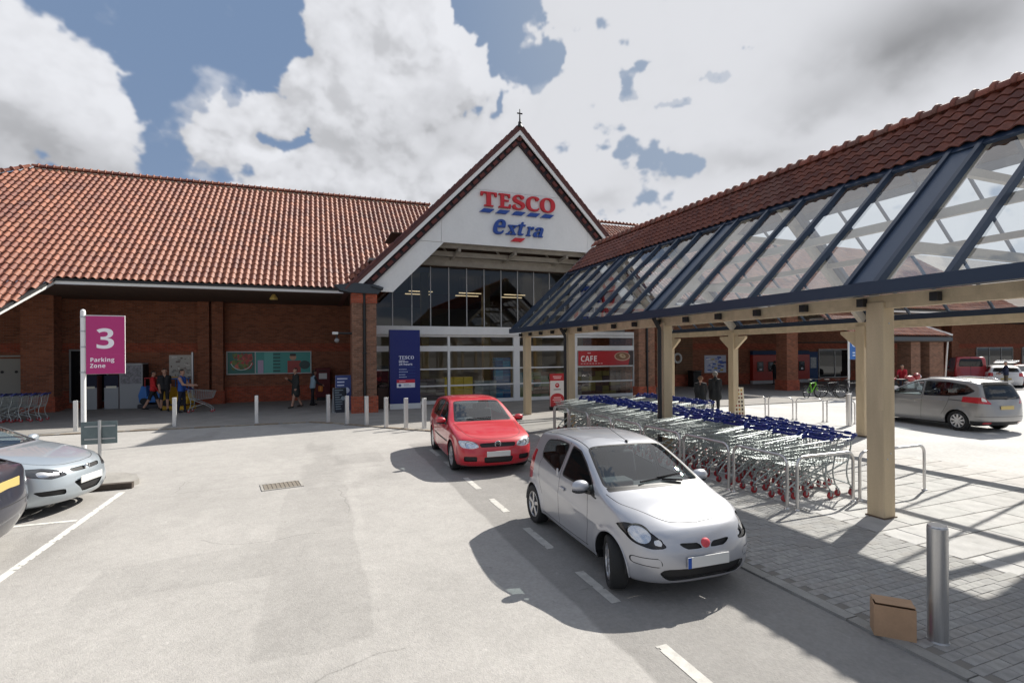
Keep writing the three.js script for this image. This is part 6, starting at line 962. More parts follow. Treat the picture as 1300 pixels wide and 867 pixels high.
{ // boards and bin beside the brick column
  const ab = (name, label, x, z, w, h, turn, col, print) => { const t = thing(name, label, 'sign', [x, 0.035, z], turn); const g = sub(t, 'front'); g.rotation.x = -0.16; board(g, w, h, 0.02, print, 'panel', col); const b = part(t, 'back', B(-w / 2, w / 2, 0, h, 0, 0.02), col); b.rotation.x = 0.16; b.position.z = -0.36 * h; part(t, 'foot', [B(-w / 2, -w / 2 + 0.04, 0, 0.03, -0.36 * h, 0.05), B(w / 2 - 0.04, w / 2, 0, 0.03, -0.36 * h, 0.05)], col); };
  const lines = (bg, fg, s) => sheet(128, 256, (x, w, h) => { const r = rng(s); x.fillStyle = bg; x.fillRect(0, 0, w, h); x.fillStyle = fg; for (let i = 0; i < 9; i++) x.fillRect(14, 20 + i * 24, 40 + r() * 60, 9); x.beginPath(); x.arc(92, 110, 22, 0, 7); x.fill(); });
  ab('pavement_board', 'tall blue and white pavement board behind the dark easel sign', 1.12, -23.4, 0.66, 1.55, 0, mat(L3(0.4, 0.42, 0.45)), lines('#2b3f7c', '#cdd6ea', 2)); ab('easel_sign', 'dark easel sign leaning before the blue pavement board', 0.98, -22.7, 0.55, 1.05, 0.25, mat(L3(0.4, 0.41, 0.42)), lines('#1f2a35', '#7f8f98', 3));
  const bin = thing('litter_bin', 'dark brown litter bin between the brick column and blue pillar sign', 'bin', [2.82, 0.035, -23.7]); part(bin, 'body', RB(0.55, 0.95, 0.5, 0.05, 2).translate(0, 0.475, 0), mat(L3(0.05, 0.025, 0.02))); part(bin, 'lid', new THREE.SphereGeometry(1, 20, 10, 0, 7, 0, 1.57).scale(0.28, 0.22, 0.26).translate(0, 0.94, 0), black); part(bin, 'opening', B(-0.17, 0.17, 0.98, 1.08, 0.15, 0.262), blackGloss);
  // red and white stand by the canopy posts
  const rs = thing('display_stand', 'red and white display stand by the canopy posts', 'sign', [9.72, 0.035, -19.9], -0.1), tx = sheet(200, 420, (x, w, h) => { x.fillStyle = '#d8d4d2'; x.fillRect(0, 0, w, h); x.fillStyle = '#b3232b'; x.fillRect(0, 0, w, 90); x.beginPath(); x.ellipse(100, 320, 96, 70, 0, 0, 7); x.fill(); x.fillRect(4, 320, 192, 100); x.beginPath(); x.arc(100, 150, 30, 0, 7); x.fill(); x.fillStyle = '#eee'; x.fillRect(88, 140, 24, 8); x.fillStyle = '#e9b9bb'; for (const [a, y, l] of [[40, 30, 120], [50, 52, 100], [50, 300, 100], [34, 326, 132], [50, 352, 100]]) x.fillRect(a, y, l, 12); x.fillStyle = '#777'; x.fillRect(50, 196, 100, 12); });
  const g = sub(rs, 'board_frame'); g.position.y = 0.14; board(g, 0.66, 1.42, 0.05, tx, 'panel', signRed); part(rs, 'base', RB(0.6, 0.14, 0.45, 0.03, 2).translate(0, 0.07, 0), black);
  const ls = thing('menu_stand', 'cream menu stand dotted with pictures beside the far hoop rail', 'sign', [15.0, PY, -15.0], -0.25), tx2 = sheet(128, 320, (x, w, h) => { const r = rng(6); x.fillStyle = '#d9cfb4'; x.fillRect(0, 0, w, h); for (let i = 0; i < 7; i++) for (let j = 0; j < 3; j++) { x.fillStyle = ['#8a3a24', '#3a2a20', '#b88a30', '#6c3c2c'][Math.floor(r() * 4)]; x.fillRect(16 + j * 36, 18 + i * 42, 22, 24); } });
  const g2 = sub(ls, 'leaf'); g2.rotation.x = -0.1; board(g2, 0.42, 1.12, 0.03, tx2, 'panel', mat(L3(0.5, 0.46, 0.36))); part(ls, 'prop', beam(V(0, 0.9, -0.12), V(0, 0, -0.4), 0.3, 0.02), mat(L3(0.4, 0.36, 0.28)));
}
{ // right wing: slatted screen, cash machines, window
  const sl = thing('slatted_screen', 'brown slatted timber screen with a white ring sign on the right wing', 'screen', [24.6, 0.9, -29.74]); for (let i = 0; i < 15; i++) part(sl, 'slat', B(-0.75, 0.75, i * 0.17, i * 0.17 + 0.14, -0.03, 0.02 + (i % 2) * 0.006), brown2); part(sl, 'ring_sign', new THREE.TorusGeometry(0.3, 0.08, 8, 24).translate(-0.65, 1.15, 0.1), plateWhite);
  const bn = thing('litter_bin', 'black litter bin below the slatted screen', 'bin', [24.9, 0.035, -29.0]); part(bn, 'body', RB(0.7, 1.05, 0.6, 0.05, 2).translate(0, 0.525, 0), black); part(bn, 'lid', RB(0.74, 0.1, 0.64, 0.03, 2).translate(0, 1.1, 0), blackGloss);
  const atmRed = mat(L3(0.42, 0.03, 0.015), { roughness: 0.4 });
  for (const [x, w, label] of [[32.0, 2.5, 'wide red cash machine panel beside the notice board'], [35.75, 1.8, 'red cash machine panel beside the blue strip and window']]) { const a = thing('cash_machine', label, 'cash machine', [x, 0.035, -29.6]); part(a, 'panel', RB(w, 1.95, 0.3, 0.03, 2).translate(0, 1.22, 0), atmRed); part(a, 'skirting', B(-w / 2, w / 2, 0, 0.24, -0.12, 0.1), mat(L3(0.5, 0.5, 0.5))); part(a, 'header', B(-w / 2, w / 2, 2.2, 2.5, -0.12, 0.12), mat(L3(0.02, 0.05, 0.13))); for (const sx of w > 2 ? [-0.55, 0.55] : [0]) { const s = part(a, 'screen_surround', RB(0.62, 0.75, 0.06, 0.02, 2).translate(sx, 1.3, 0.16), blackGloss); part(s, 'screen', B(sx - 0.16, sx + 0.16, 1.34, 1.58, 0.192, 0.196), mat(L3(0.1, 0.13, 0.16), { roughness: 0.15 })); part(s, 'keypad', B(sx - 0.12, sx + 0.12, 1.02, 1.16, 0.192, 0.2), galv); } }
  const bs = thing('blue_panel', 'blue wall panel with a pale poster beside the cash machine', 'panel', [37.3, 0.035, -29.7]); part(bs, 'panel', B(-0.5, 0.5, 0, 2.4, -0.05, 0.05), mat(L3(0.02, 0.06, 0.16))); part(bs, 'poster', B(-0.32, 0.32, 1.1, 1.95, 0.052, 0.058), mat('#ffffff', { map: mottled([0.45, 0.48, 0.48], 0.6, 0.5, 64, 8) }));
  const mkWin = (x0, x1, y0, y1, n, label) => { const w = thing('shop_window', label, 'window', [(x0 + x1) / 2, 0, -29.74]), h = (x1 - x0) / 2, fm = mat(L3(0.5, 0.5, 0.48)); part(w, 'frame', [B(-h, h, y1 - 0.07, y1, -0.03, 0.05), B(-h, h, y0, y0 + 0.07, -0.03, 0.05)], fm); for (let i = 0; i <= n; i++) part(w, 'mullion', B(-h + 2 * h * i / n - 0.035, -h + 2 * h * i / n + 0.035, y0 + 0.07, y1 - 0.07, -0.03, 0.045), fm); for (let i = 0; i < n; i++) part(w, 'pane', B(-h + 2 * h * i / n + 0.036, -h + 2 * h * (i + 1) / n - 0.036, y0 + 0.07, y1 - 0.07, -0.01, 0.01), windowBlack); };
  mkWin(38.0, 41.6, 0.3, 2.65, 2, 'wide dark window behind the parked bicycles'); mkWin(48.2, 50.6, 0.9, 2.75, 1, 'single dark window between the far porch pillars and red van'); mkWin(59.0, 64.9, 0.9, 2.75, 3, 'three light dark window above the white estate car'); mkWin(66.6, 70, 0.9, 2.75, 2, 'dark window behind the red orange hatchback');
  const po = thing('far_porch', 'low tiled porch on brick pillars at the far end of the building', 'porch'); const roof = sub(po, 'roof'), Vu = V(0, 0.62, -1).normalize();
  part(roof, 'underlay', quad([29, 3.34, -20.5], [38, 3.34, -20.5], [35.3, 5.01, -23.2], [29, 5.01, -23.2]), brown); part(roof, 'hip', quad([38, 3.34, -20.5], [38, 3.34, -25.4], [35.3, 5.01, -25.4], [35.3, 5.01, -23.2]), terracotta[1]);
  tileRoof(roof, V(29, 3.39, -20.5), V(1, 0, 0), Vu, 35, [0, 8], 0.26, 0.4, (p) => p.x < 37.95 + (p.z + 20.5), terracotta, tc, 61, 0, 0.085); part(roof, 'hip_board', beam(V(38.05, 3.46, -20.45), V(35.3, 5.16, -23.2), 0.14, 0.1), white);
  part(po, 'fascia', B(29, 38.1, 3.08, 3.32, -20.6, -20.45), slateSteel); part(po, 'soffit', B(29, 38, 3.03, 3.078, -25.4, -20.5), brown); for (const [x0, x1] of [[34.4, 35.3], [36.2, 37.6]]) part(po, 'pillar', B(x0, x1, 0, 3.02, -21.5, -20.7), brickCol); part(po, 'downpipe', rod(V(37.85, 0, -20.8), V(37.85, 3.1, -20.6), 0.05, 0.05, 8), plateWhite);
}
{ // light fittings and goods seen through the glass
  const tubeMat = new THREE.MeshStandardMaterial({ color: 0xffffff, emissive: new THREE.Color(1, 0.72, 0.42), emissiveIntensity: 1.3 });
  const sp = [[4.71, 5.86, -29], [4.95, 6.06, -29.3], [7.62, 5.86, -29], [7.9, 6.06, -29.3], [10.4, 5.86, -29], [10.75, 6.06, -29.3]];
  sp.forEach(([x, y, z], i) => {
    const t = thing('strip_light', 'lit warm strip light hanging inside behind the upper glazing', 'light', [x + 0.7, y, z], 0, 'strip lights inside the entrance'); part(t, 'tube', RB(1.4, 0.05, 0.06, 0.02, 2), tubeMat); part(t, 'hanger', [rod(V(-0.5, 0.03, 0), V(-0.5, 7.0 - y, 0), 0.008, 0.008, 5), rod(V(0.5, 0.03, 0), V(0.5, 7.0 - y, 0), 0.008, 0.008, 5)], black);
    const l = new THREE.RectAreaLight(new THREE.Color(1, 0.8, 0.55), 18, 1.38, 0.1); l.position.set(x + 0.7, y - 0.04, z); l.lookAt(x + 0.7, 0, z); scene.add(l);
  });
  const r = rng(91), cm = (c) => mat(L3(...c), { roughness: 0.7 });
  const stack = (name, label, x0, nx, ny, w, h, d, z, cols, step = 0.01) => { const t = thing(name, label, 'goods', [x0, 0.04, z]); const ms = cols.map(cm); for (let j = 0; j < ny; j++) for (let i = 0; i < nx; i++) part(t, 'crate', RB(w - step, h - step, d, 0.015, 1).translate((i + 0.5) * w, (j + 0.5) * h, (r() - 0.5) * 0.06), ms[Math.floor(r() * ms.length)]); };
  stack('goods_stack', 'yellow packs stacked inside the shop window', 6.05, 3, 2, 0.5, 0.62, 0.5, -25.6, [[0.55, 0.38, 0.02], [0.48, 0.36, 0.03]]); stack('goods_stack', 'blue stack of packs behind the shop window', 9.0, 2, 13, 0.44, 0.17, 0.5, -26.2, [[0.02, 0.16, 0.34], [0.03, 0.25, 0.42], [0.02, 0.1, 0.26]]); stack('goods_stack', 'grey sacks piled inside the window beside the blue pillar sign', 4.7, 3, 7, 0.45, 0.17, 0.5, -25.5, [[0.2, 0.17, 0.15], [0.3, 0.27, 0.24], [0.16, 0.12, 0.12]]); stack('goods_stack', 'pale crates behind the shop window between yellow and blue packs', 7.75, 3, 4, 0.4, 0.25, 0.5, -25.9, [[0.3, 0.32, 0.32], [0.22, 0.26, 0.26]]); stack('goods_stack', 'green and pale packs behind the window beyond the wide white post', 10.2, 6, 7, 0.45, 0.2, 0.5, -25.9, [[0.18, 0.22, 0.1], [0.3, 0.3, 0.22], [0.12, 0.2, 0.22], [0.25, 0.15, 0.1]]); stack('goods_stack', 'brown flower boxes inside the window below the red CAFE banner', 13.5, 7, 5, 0.45, 0.28, 0.5, -25.7, [[0.14, 0.07, 0.05], [0.26, 0.2, 0.06], [0.1, 0.06, 0.06], [0.3, 0.26, 0.2]]); stack('goods_stack', 'dark red packs behind the window beside the brick column', 2.6, 2, 7, 0.34, 0.27, 0.4, -25.4, [[0.16, 0.03, 0.04], [0.07, 0.02, 0.03], [0.1, 0.1, 0.1]]);
  const col = (x, z, label) => { const t = thing('store_column', label, 'column', [x, 0.04, z]); part(t, 'shaft', B(-0.2, 0.2, 0.1, 6.9, -0.2, 0.2), mat(L3(0.3, 0.22, 0.1))); part(t, 'base', B(-0.24, 0.24, 0, 0.1, -0.24, 0.24), black); }; col(9.15, -28, 'ochre column inside the store behind the blue packs'); col(5.6, -28, 'ochre column inside the store behind the grey sacks'); col(12.4, -28, 'ochre column inside the store behind the green packs');
}
{ // cycle parking sign
  const t = thing('cycle_sign', 'blue cycle parking sign on a white pole above the bicycles', 'sign', [26.35, 0.035, -18.9], -0.2); part(t, 'pole', rod(V(0, 0, 0), V(0, 3.4, 0), 0.045, 0.045, 10), whiteFrame); part(t, 'foot', new THREE.CylinderGeometry(0.08, 0.09, 0.03, 12).translate(0, 0.015, 0), galv);
  const tx = sheet(256, 400, (x, w, h) => { x.fillStyle = '#2a62a8'; x.fillRect(0, 0, w, h); x.strokeStyle = '#e8eef6'; x.lineWidth = 9; for (const cx of [82, 174]) { x.beginPath(); x.arc(cx, 170, 36, 0, 7); x.stroke(); } x.beginPath(); x.moveTo(82, 170); x.lineTo(110, 110); x.lineTo(160, 110); x.lineTo(174, 170); x.moveTo(160, 110); x.lineTo(128, 170); x.lineTo(110, 110); x.moveTo(128, 170); x.lineTo(82, 170); x.moveTo(160, 110); x.lineTo(152, 88); x.lineTo(172, 84); x.stroke(); x.fillStyle = '#e8eef6'; for (const [y, l] of [[290, 90], [330, 110]]) for (let i = 0; i < l; i += 24) x.fillRect(50 + i, y, 18, 18); });
  const g = sub(t, 'flag'); g.position.set(0.5, 2.0, 0.03); board(g, 0.92, 1.4, 0.03, tx, 'panel', whiteFrame);
}
function bicycle(label, at, turn, col, group) {
  const t = thing('bicycle', label, 'bicycle', at, turn, group), fm = mat(col, { roughness: 0.4 }), r = 0.34;
  for (const z of [0.52, -0.52]) { const w = sub(t, 'wheel'); w.position.set(0, r, z); part(w, 'tyre', new THREE.TorusGeometry(r - 0.02, 0.024, 8, 32).rotateY(Math.PI / 2), tyreMat); const s = []; for (let i = 0; i < 12; i++) { const a = i / 12 * 6.283; s.push(rod(V(0, 0, 0), V(0, Math.cos(a) * (r - 0.03), Math.sin(a) * (r - 0.03)), 0.003, 0.003, 4, true)); } s.push(new THREE.CylinderGeometry(0.03, 0.03, 0.08, 10).rotateZ(Math.PI / 2)); part(w, 'spokes', s, galv); }
  const b = (p, q, k = 0.022) => rod(V(0, ...p), V(0, ...q), k, k, 8); part(t, 'frame', [b([0.3, -0.05], [0.82, -0.18], 0.024), b([0.3, -0.05], [0.72, 0.36], 0.03), b([0.76, -0.16], [0.8, 0.33], 0.026), b([0.82, 0.32], [0.64, 0.39], 0.028), b([0.3, -0.05], [r, -0.52], 0.014), b([0.74, -0.16], [r, -0.52], 0.012), b([0.68, 0.38], [r, 0.52], 0.022)], fm);
  part(t, 'saddle', [RB(0.14, 0.05, 0.26, 0.02, 2).translate(0, 0.95, -0.22), b([0.8, -0.18], [0.93, -0.21], 0.014)], black); part(t, 'handlebar', [rod(V(-0.32, 0.98, 0.32), V(0.32, 0.98, 0.32), 0.014, 0.014, 8), b([0.82, 0.32], [0.98, 0.31], 0.016)], black); part(t, 'crank', [new THREE.CylinderGeometry(0.09, 0.09, 0.01, 18).rotateZ(Math.PI / 2).translate(0.05, 0.3, -0.05), beam(V(0.07, 0.3, -0.05), V(0.07, 0.16, 0.04), 0.015, 0.02), RB(0.09, 0.02, 0.06, 0.006, 1).translate(0.12, 0.16, 0.04)], galv);
}
bicycle('bright green framed mountain bicycle parked by the shop window', [24.3, 0.035, -19.4], 1.75, L3(0.16, 0.5, 0.02)); bicycle('black bicycle leaning beside the bright green bicycle', [25.3, 0.035, -19.1], 1.1, L3(0.02, 0.02, 0.025)); bicycle('dark bicycle standing at the foot of the cycle sign pole', [26.0, 0.035, -18.5], 0.9, L3(0.03, 0.03, 0.035));
{ // motorcycle beyond the people carrier
  const t = thing('motorcycle', 'red motorcycle parked beyond the grey people carrier', 'motorcycle', [31.6, 0, -19.2], 1.2), rd = carPaint(0.34, 0.015, 0.02);
  for (const z of [0.7, -0.68]) { const w = sub(t, 'wheel'); w.position.set(0, 0.31, z); part(w, 'tyre', new THREE.TorusGeometry(0.25, 0.065, 10, 28).rotateY(Math.PI / 2), tyreMat); part(w, 'hub', [new THREE.CylinderGeometry(0.2, 0.2, 0.03, 20).rotateZ(Math.PI / 2)], alloy); }
  part(t, 'tank', new THREE.SphereGeometry(1, 20, 14).scale(0.18, 0.17, 0.3).translate(0, 0.88, 0.12), rd); part(t, 'seat', RB(0.26, 0.1, 0.7, 0.04, 2).translate(0, 0.82, -0.38), black); part(t, 'engine', [RB(0.36, 0.36, 0.45, 0.06, 2).translate(0, 0.5, 0.05)], galv); part(t, 'fork', [rod(V(0.09, 0.31, 0.7), V(0.08, 0.98, 0.42), 0.025), rod(V(-0.09, 0.31, 0.7), V(-0.08, 0.98, 0.42), 0.025)], chrome); part(t, 'handlebar', rod(V(-0.36, 1.08, 0.34), V(0.36, 1.08, 0.34), 0.016), black); part(t, 'fairing', new THREE.SphereGeometry(1, 18, 12).scale(0.2, 0.2, 0.18).translate(0, 1.0, 0.52), rd); part(t, 'headlight', new THREE.CylinderGeometry(0.09, 0.07, 0.08, 16).rotateX(Math.PI / 2).translate(0, 1.0, 0.68), chrome); part(t, 'mudguard', RB(0.16, 0.05, 0.4, 0.02, 2).translate(0, 0.66, 0.7), rd); part(t, 'exhaust', rod(V(0.18, 0.36, -0.1), V(0.2, 0.42, -0.9), 0.05, 0.06, 10), chrome); part(t, 'tail_unit', RB(0.18, 0.12, 0.25, 0.04, 2).translate(0, 0.88, -0.8), rd);
}
// ================= PEOPLE =================
// the body is one continuous surface: distances to tapered bones joined by a smooth minimum and meshed with surface nets
function surfaceNets(f, lo, hi, cell) {
  const n = [0, 1, 2].map((i) => Math.ceil((hi[i] - lo[i]) / cell) + 1), F = new Float32Array(n[0] * n[1] * n[2]), id = (x, y, z) => x + n[0] * (y + n[1] * z);
  for (let z = 0; z < n[2]; z++) for (let y = 0; y < n[1]; y++) for (let x = 0; x < n[0]; x++) F[id(x, y, z)] = f(lo[0] + x * cell, lo[1] + y * cell, lo[2] + z * cell);
  const vid = new Int32Array(F.length).fill(-1), pos = [], idx = [];
  for (let z = 0; z < n[2] - 1; z++) for (let y = 0; y < n[1] - 1; y++) for (let x = 0; x < n[0] - 1; x++) {
    let m = 0, sx = 0, sy = 0, sz = 0, c = 0; const v = []; for (let k = 0; k < 8; k++) { const q = F[id(x + (k & 1), y + (k >> 1 & 1), z + (k >> 2))]; v.push(q); if (q < 0) m |= 1 << k; }
    if (m === 0 || m === 255) continue;
    for (let a = 0; a < 8; a++) for (const bit of [1, 2, 4]) { const b = a | bit; if (b === a) continue; if ((v[a] < 0) !== (v[b] < 0)) { const t = v[a] / (v[a] - v[b]); sx += (a & 1) + (bit === 1 ? t : 0); sy += (a >> 1 & 1) + (bit === 2 ? t : 0); sz += (a >> 2) + (bit === 4 ? t : 0); c++; } }
    vid[id(x, y, z)] = pos.length / 3; pos.push(lo[0] + (x + sx / c) * cell, lo[1] + (y + sy / c) * cell, lo[2] + (z + sz / c) * cell);
  }
  const quadF = (a, b, c, d, s) => { if (a < 0 || b < 0 || c < 0 || d < 0) return; if (s) idx.push(a, b, c, a, c, d); else idx.push(a, c, b, a, d, c); };
  for (let z = 1; z < n[2] - 1; z++) for (let y = 1; y < n[1] - 1; y++) for (let x = 1; x < n[0] - 1; x++) {
    const s = F[id(x, y, z)] < 0;
    if (s !== (F[id(x + 1, y, z)] < 0)) quadF(vid[id(x, y - 1, z - 1)], vid[id(x, y, z - 1)], vid[id(x, y, z)], vid[id(x, y - 1, z)], s);
    if (s !== (F[id(x, y + 1, z)] < 0)) quadF(vid[id(x - 1, y, z - 1)], vid[id(x - 1, y, z)], vid[id(x, y, z)], vid[id(x, y, z - 1)], s);
    if (s !== (F[id(x, y, z + 1)] < 0)) quadF(vid[id(x - 1, y - 1, z)], vid[id(x, y - 1, z)], vid[id(x, y, z)], vid[id(x - 1, y, z)], s);
  }
  return [pos, idx];
}
const skinMat = mat('#ffffff', { vertexColors: true, roughness: 0.8 });
function person(label, at, turn, o) {
  const t = thing('person', label, 'person', at, turn), S = (o.h ?? 1.75) / 1.75; t.scale.setScalar(S);
  const c = { skin: [0.42, 0.24, 0.17], hair: [0.03, 0.02, 0.015], top: [0.03, 0.03, 0.035], sleeve: null, legs: [0.02, 0.02, 0.025], shin: null, shoe: [0.015, 0.015, 0.015], ...o };
  c.sleeve ??= c.top; c.fore ??= c.sleeve; c.shin ??= c.legs;
  const bones = [], add = (a, b, r0, r1, col) => bones.push([a, b, r0, r1, col]), lean = o.lean ?? 0, st = o.stride ?? 0.0;
  const up = (x, y, z) => [x, 0.93 + (y - 0.93) * Math.cos(lean) - z * Math.sin(lean), z * Math.cos(lean) + (y - 0.93) * Math.sin(lean)];
  for (const s of [-1, 1]) { add(up(s * 0.075, 0.93, 0), up(s * 0.07, 1.1, 0.005), 0.115, 0.105, c.top); add(up(s * 0.07, 1.1, 0.005), up(s * 0.10, 1.36, 0), 0.105, 0.105, c.top); add(up(s * 0.03, 1.43, -0.01), up(s * 0.17, 1.4, -0.005), 0.06, 0.062, c.top); if (o.coat) add(up(s * 0.075, 0.95, 0), [s * 0.085, o.coat, 0.0], 0.13, 0.145, c.top); }
  add(up(0, 1.42, -0.01), up(0, 1.54, 0.01), 0.06, 0.052, c.skin);
  const hp = (y, z) => up(0, y, z + 0.01);
  add(hp(1.585, 0.025), hp(1.66, 0.0), 0.068, 0.092, 'head'); add(hp(1.60, 0.095), hp(1.635, 0.085), 0.014, 0.012, c.skin); for (const s of [-1, 1]) add(up(s * 0.088, 1.625, 0), up(s * 0.09, 1.65, 0), 0.016, 0.018, c.skin);
  if (o.longHair) add(hp(1.66, -0.05), hp(1.46, -0.07), 0.085, 0.06, c.hair);
  if (o.hood) add(up(0, 1.47, -0.08), up(0, 1.5, -0.09), 0.07, 0.07, c.top);
  [-1, 1].forEach((s, i) => {
    const hip = [s * 0.09, 0.92, 0], a = s * st, kb = a < 0 ? 0.55 * -a : 0.15 * Math.abs(a), knee = [s * 0.095, hip[1] - 0.43 * Math.cos(a), 0.43 * Math.sin(a)], an = [s * 0.095, knee[1] - 0.41 * Math.cos(a - kb), knee[2] + 0.41 * Math.sin(a - kb)];
    add(hip, knee, 0.088, 0.06, c.legs); add(knee, an, 0.058, 0.042, c.shin); add([an[0], an[1] - 0.015, an[2] - 0.03], [an[0] + s * 0.015, Math.max(0.035, an[1] - 0.05), an[2] + 0.15], 0.046, 0.034, c.shoe);
    const [sh, fl, ab] = (o.arms ?? [[-st * 0.7 * s, 0.25, 0.08], [-st * 0.7 * s, 0.25, 0.08]])[i], so = up(s * 0.185, 1.395, 0), el = [so[0] + s * 0.29 * Math.sin(ab), so[1] - 0.29 * Math.cos(sh) * Math.cos(ab), so[2] + 0.29 * Math.sin(sh)], wr = [el[0] - s * 0.03, el[1] - 0.25 * Math.cos(sh + fl), el[2] + 0.25 * Math.sin(sh + fl)];
    add(so, el, 0.056, 0.044, c.sleeve); add(el, wr, 0.043, 0.031, c.fore);
    const d = V(wr[0] - el[0], wr[1] - el[1], wr[2] - el[2]).normalize(), p = V(...wr).addScaledVector(d, 0.075); add(wr, [p.x, p.y, p.z], 0.028, 0.03, c.skin);
    const sd = new THREE.Vector3().crossVectors(d, V(1, 0, 0)).normalize(); for (let k = 0; k < 5; k++) { const q = p.clone().addScaledVector(sd, k === 4 ? 0.03 : (k - 1.5) * 0.017).addScaledVector(d, k === 4 ? -0.04 : 0), L = [0.065, 0.075, 0.07, 0.055, 0.05][k], e = q.clone().addScaledVector(d, L * 0.9).addScaledVector(sd, k === 4 ? 0.03 : 0).add(V(-s * 0.02, 0, 0)); add([q.x, q.y, q.z], [e.x, e.y, e.z], 0.011, 0.009, c.skin); }
  });
  const D = (b, x, y, z) => { const [p, q, r0, r1] = b, ex = q[0] - p[0], ey = q[1] - p[1], ez = q[2] - p[2], k = clamp(((x - p[0]) * ex + (y - p[1]) * ey + (z - p[2]) * ez) / (ex * ex + ey * ey + ez * ez + 1e-9)); return Math.hypot(x - p[0] - ex * k, y - p[1] - ey * k, z - p[2] - ez * k) - r0 - (r1 - r0) * k; };
  const f = (x, y, z) => { let d = 1; for (const b of bones) { const mx = Math.max(b[2], b[3]) + 0.08; if (x < Math.min(b[0][0], b[1][0]) - mx || x > Math.max(b[0][0], b[1][0]) + mx || y < Math.min(b[0][1], b[1][1]) - mx || y > Math.max(b[0][1], b[1][1]) + mx || z < Math.min(b[0][2], b[1][2]) - mx || z > Math.max(b[0][2], b[1][2]) + mx) continue; const e = D(b, x, y, z), h = Math.max(0, 0.03 - Math.abs(d - e)) / 0.03; d = Math.min(d, e) - h * h * 0.0075; } return d; };
  let lo = [9, 9, 9], hi = [-9, -9, -9]; for (const b of bones) for (const p of [b[0], b[1]]) for (let i = 0; i < 3; i++) { lo[i] = Math.min(lo[i], p[i] - 0.19); hi[i] = Math.max(hi[i], p[i] + 0.19); }
  const [pos, idx] = surfaceNets(f, lo, hi, o.cell ?? 0.0155), g = new THREE.BufferGeometry(), col = new Float32Array(pos.length);
  const hr = up(0, 1.66, 0); for (let i = 0; i < pos.length; i += 3) { let best = 9, k = c.top; for (const b of bones) { const e = D(b, pos[i], pos[i + 1], pos[i + 2]); if (e < best) { best = e; k = b[4]; } } if (k === 'head') { const dy = pos[i + 1] - hr[1], dz = pos[i + 2] - hr[2] - 0.01; k = dy > 0.038 || dz < -0.02 + dy * 0.2 || (dy > 0.02 && dz < 0.055) ? c.hair : c.skin; } col[i] = k[0]; col[i + 1] = k[1]; col[i + 2] = k[2]; }
  g.setAttribute('position', new THREE.Float32BufferAttribute(pos, 3)); g.setAttribute('color', new THREE.BufferAttribute(col, 3)); g.setIndex(idx); g.computeVertexNormals();
  part(t, 'body', g, skinMat);
  const eye = []; for (const s of [-1, 1]) { const e = up(s * 0.033, 1.645, 0.096); eye.push(new THREE.SphereGeometry(0.011, 8, 6).translate(...e)); } part(t, 'eyes', eye, black);
  if (o.extra) o.extra(t);
  return t;
}
const FY = 0.035, sk = [0.42, 0.24, 0.17];
person('person in red top and black shorts walking beside the coin rides', [-6.75, FY, -26.9], 1.75, { h: 1.78, stride: 0.32, top: [0.5, 0.015, 0.02], legs: [0.015, 0.015, 0.018], shin: sk });
person('person in black top and shorts standing behind the red topped walker', [-6.25, FY, -26.6], 0.35, { h: 1.88, stride: 0.16, top: [0.014, 0.014, 0.016], fore: sk, legs: [0.014, 0.014, 0.016], shin: sk });
person('person in blue vest and dark trousers pushing the lone trolley', [-5.36, FY, -25.5], 1.35, { h: 1.86, stride: 0.1, top: [0.02, 0.08, 0.32], sleeve: sk, fore: sk, legs: [0.012, 0.014, 0.03], arms: [[0.5, 0.9, 0.1], [0.5, 0.9, 0.1]] });
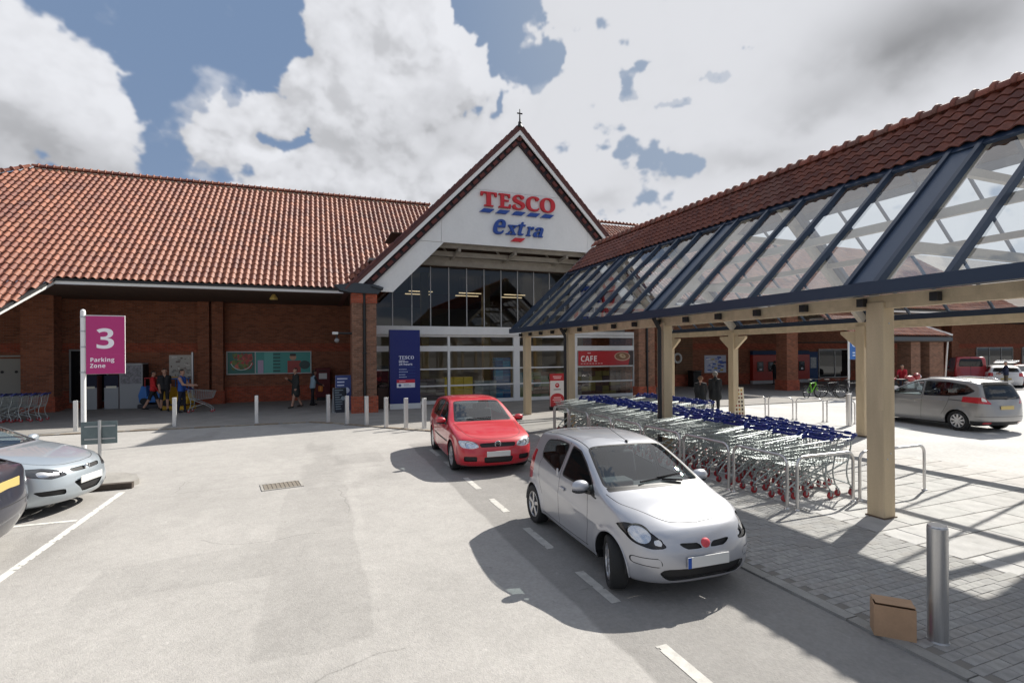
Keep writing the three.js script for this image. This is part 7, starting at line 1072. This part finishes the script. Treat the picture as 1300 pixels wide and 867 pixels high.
person('person in dark coat with bare legs walking past the teal poster', [-0.86, FY, -25.4], -1.2, { h: 1.85, stride: 0.26, top: [0.022, 0.024, 0.022], coat: 0.62, legs: sk, shin: sk, shoe: [0.05, 0.04, 0.035], hair: [0.06, 0.03, 0.02], arms: [[0.25, 1.9, 0.05], [-0.1, 0.4, 0.1]] });
person('person in pale blue patterned top carrying an orange bag', [-0.15, FY, -26.4], 1.9, { h: 1.7, stride: 0.1, lean: 0.12, top: [0.3, 0.42, 0.5], sleeve: [0.02, 0.02, 0.025], legs: [0.015, 0.015, 0.02], longHair: true, arms: [[0.4, 0.7, 0.1], [0.4, 0.8, 0.1]], extra: (t) => part(t, 'carrier_bag', RB(0.34, 0.3, 0.16, 0.06, 3).translate(-0.25, 0.82, 0.3), mat(L3(0.5, 0.17, 0.03), { roughness: 0.5 }))});
person('person in dark jacket with light brown hair behind the nested trolleys', [13.4, PY, -15.3], 2.3, { h: 1.58, top: [0.012, 0.013, 0.014], hair: [0.16, 0.09, 0.05], coat: 0.75, stride: 0.12 });
person('person in black leather jacket with grey hair among the canopy posts', [14.0, PY, -15.2], 2.5, { h: 1.74, top: [0.01, 0.011, 0.012], hair: [0.2, 0.19, 0.17], coat: 0.78, stride: 0.12, hood: true });
person('person in dark clothes standing at the red cash machine', [31.75, FY, -28.4], 3.1, { h: 1.75, top: [0.012, 0.012, 0.016], legs: [0.01, 0.01, 0.014], arms: [[0.5, 0.9, 0.05], [0.4, 0.8, 0.05]], cell: 0.02 });
person('person in red jacket leaning over the parked motorcycle', [32.3, 0.0, -19.9], -1.1, { h: 1.7, top: [0.42, 0.015, 0.03], legs: [0.03, 0.03, 0.05], lean: 0.4, arms: [[0.8, 0.4, 0.1], [0.7, 0.4, 0.1]], hair: [0.2, 0.15, 0.1], cell: 0.02 });
person('person in navy jacket and khaki trousers at the raised tailgate', [41.4, 0, -19.3], -2.4, { h: 1.75, top: [0.012, 0.018, 0.05], legs: [0.12, 0.1, 0.07], hair: [0.3, 0.28, 0.26], arms: [[0.4, 0.6, 0.05], [0.3, 0.7, 0.05]], cell: 0.02 });
scene.traverse((o) => { if (o.isMesh) { o.castShadow = true; o.receiveShadow = true; } });
renderer.render(scene, camera);
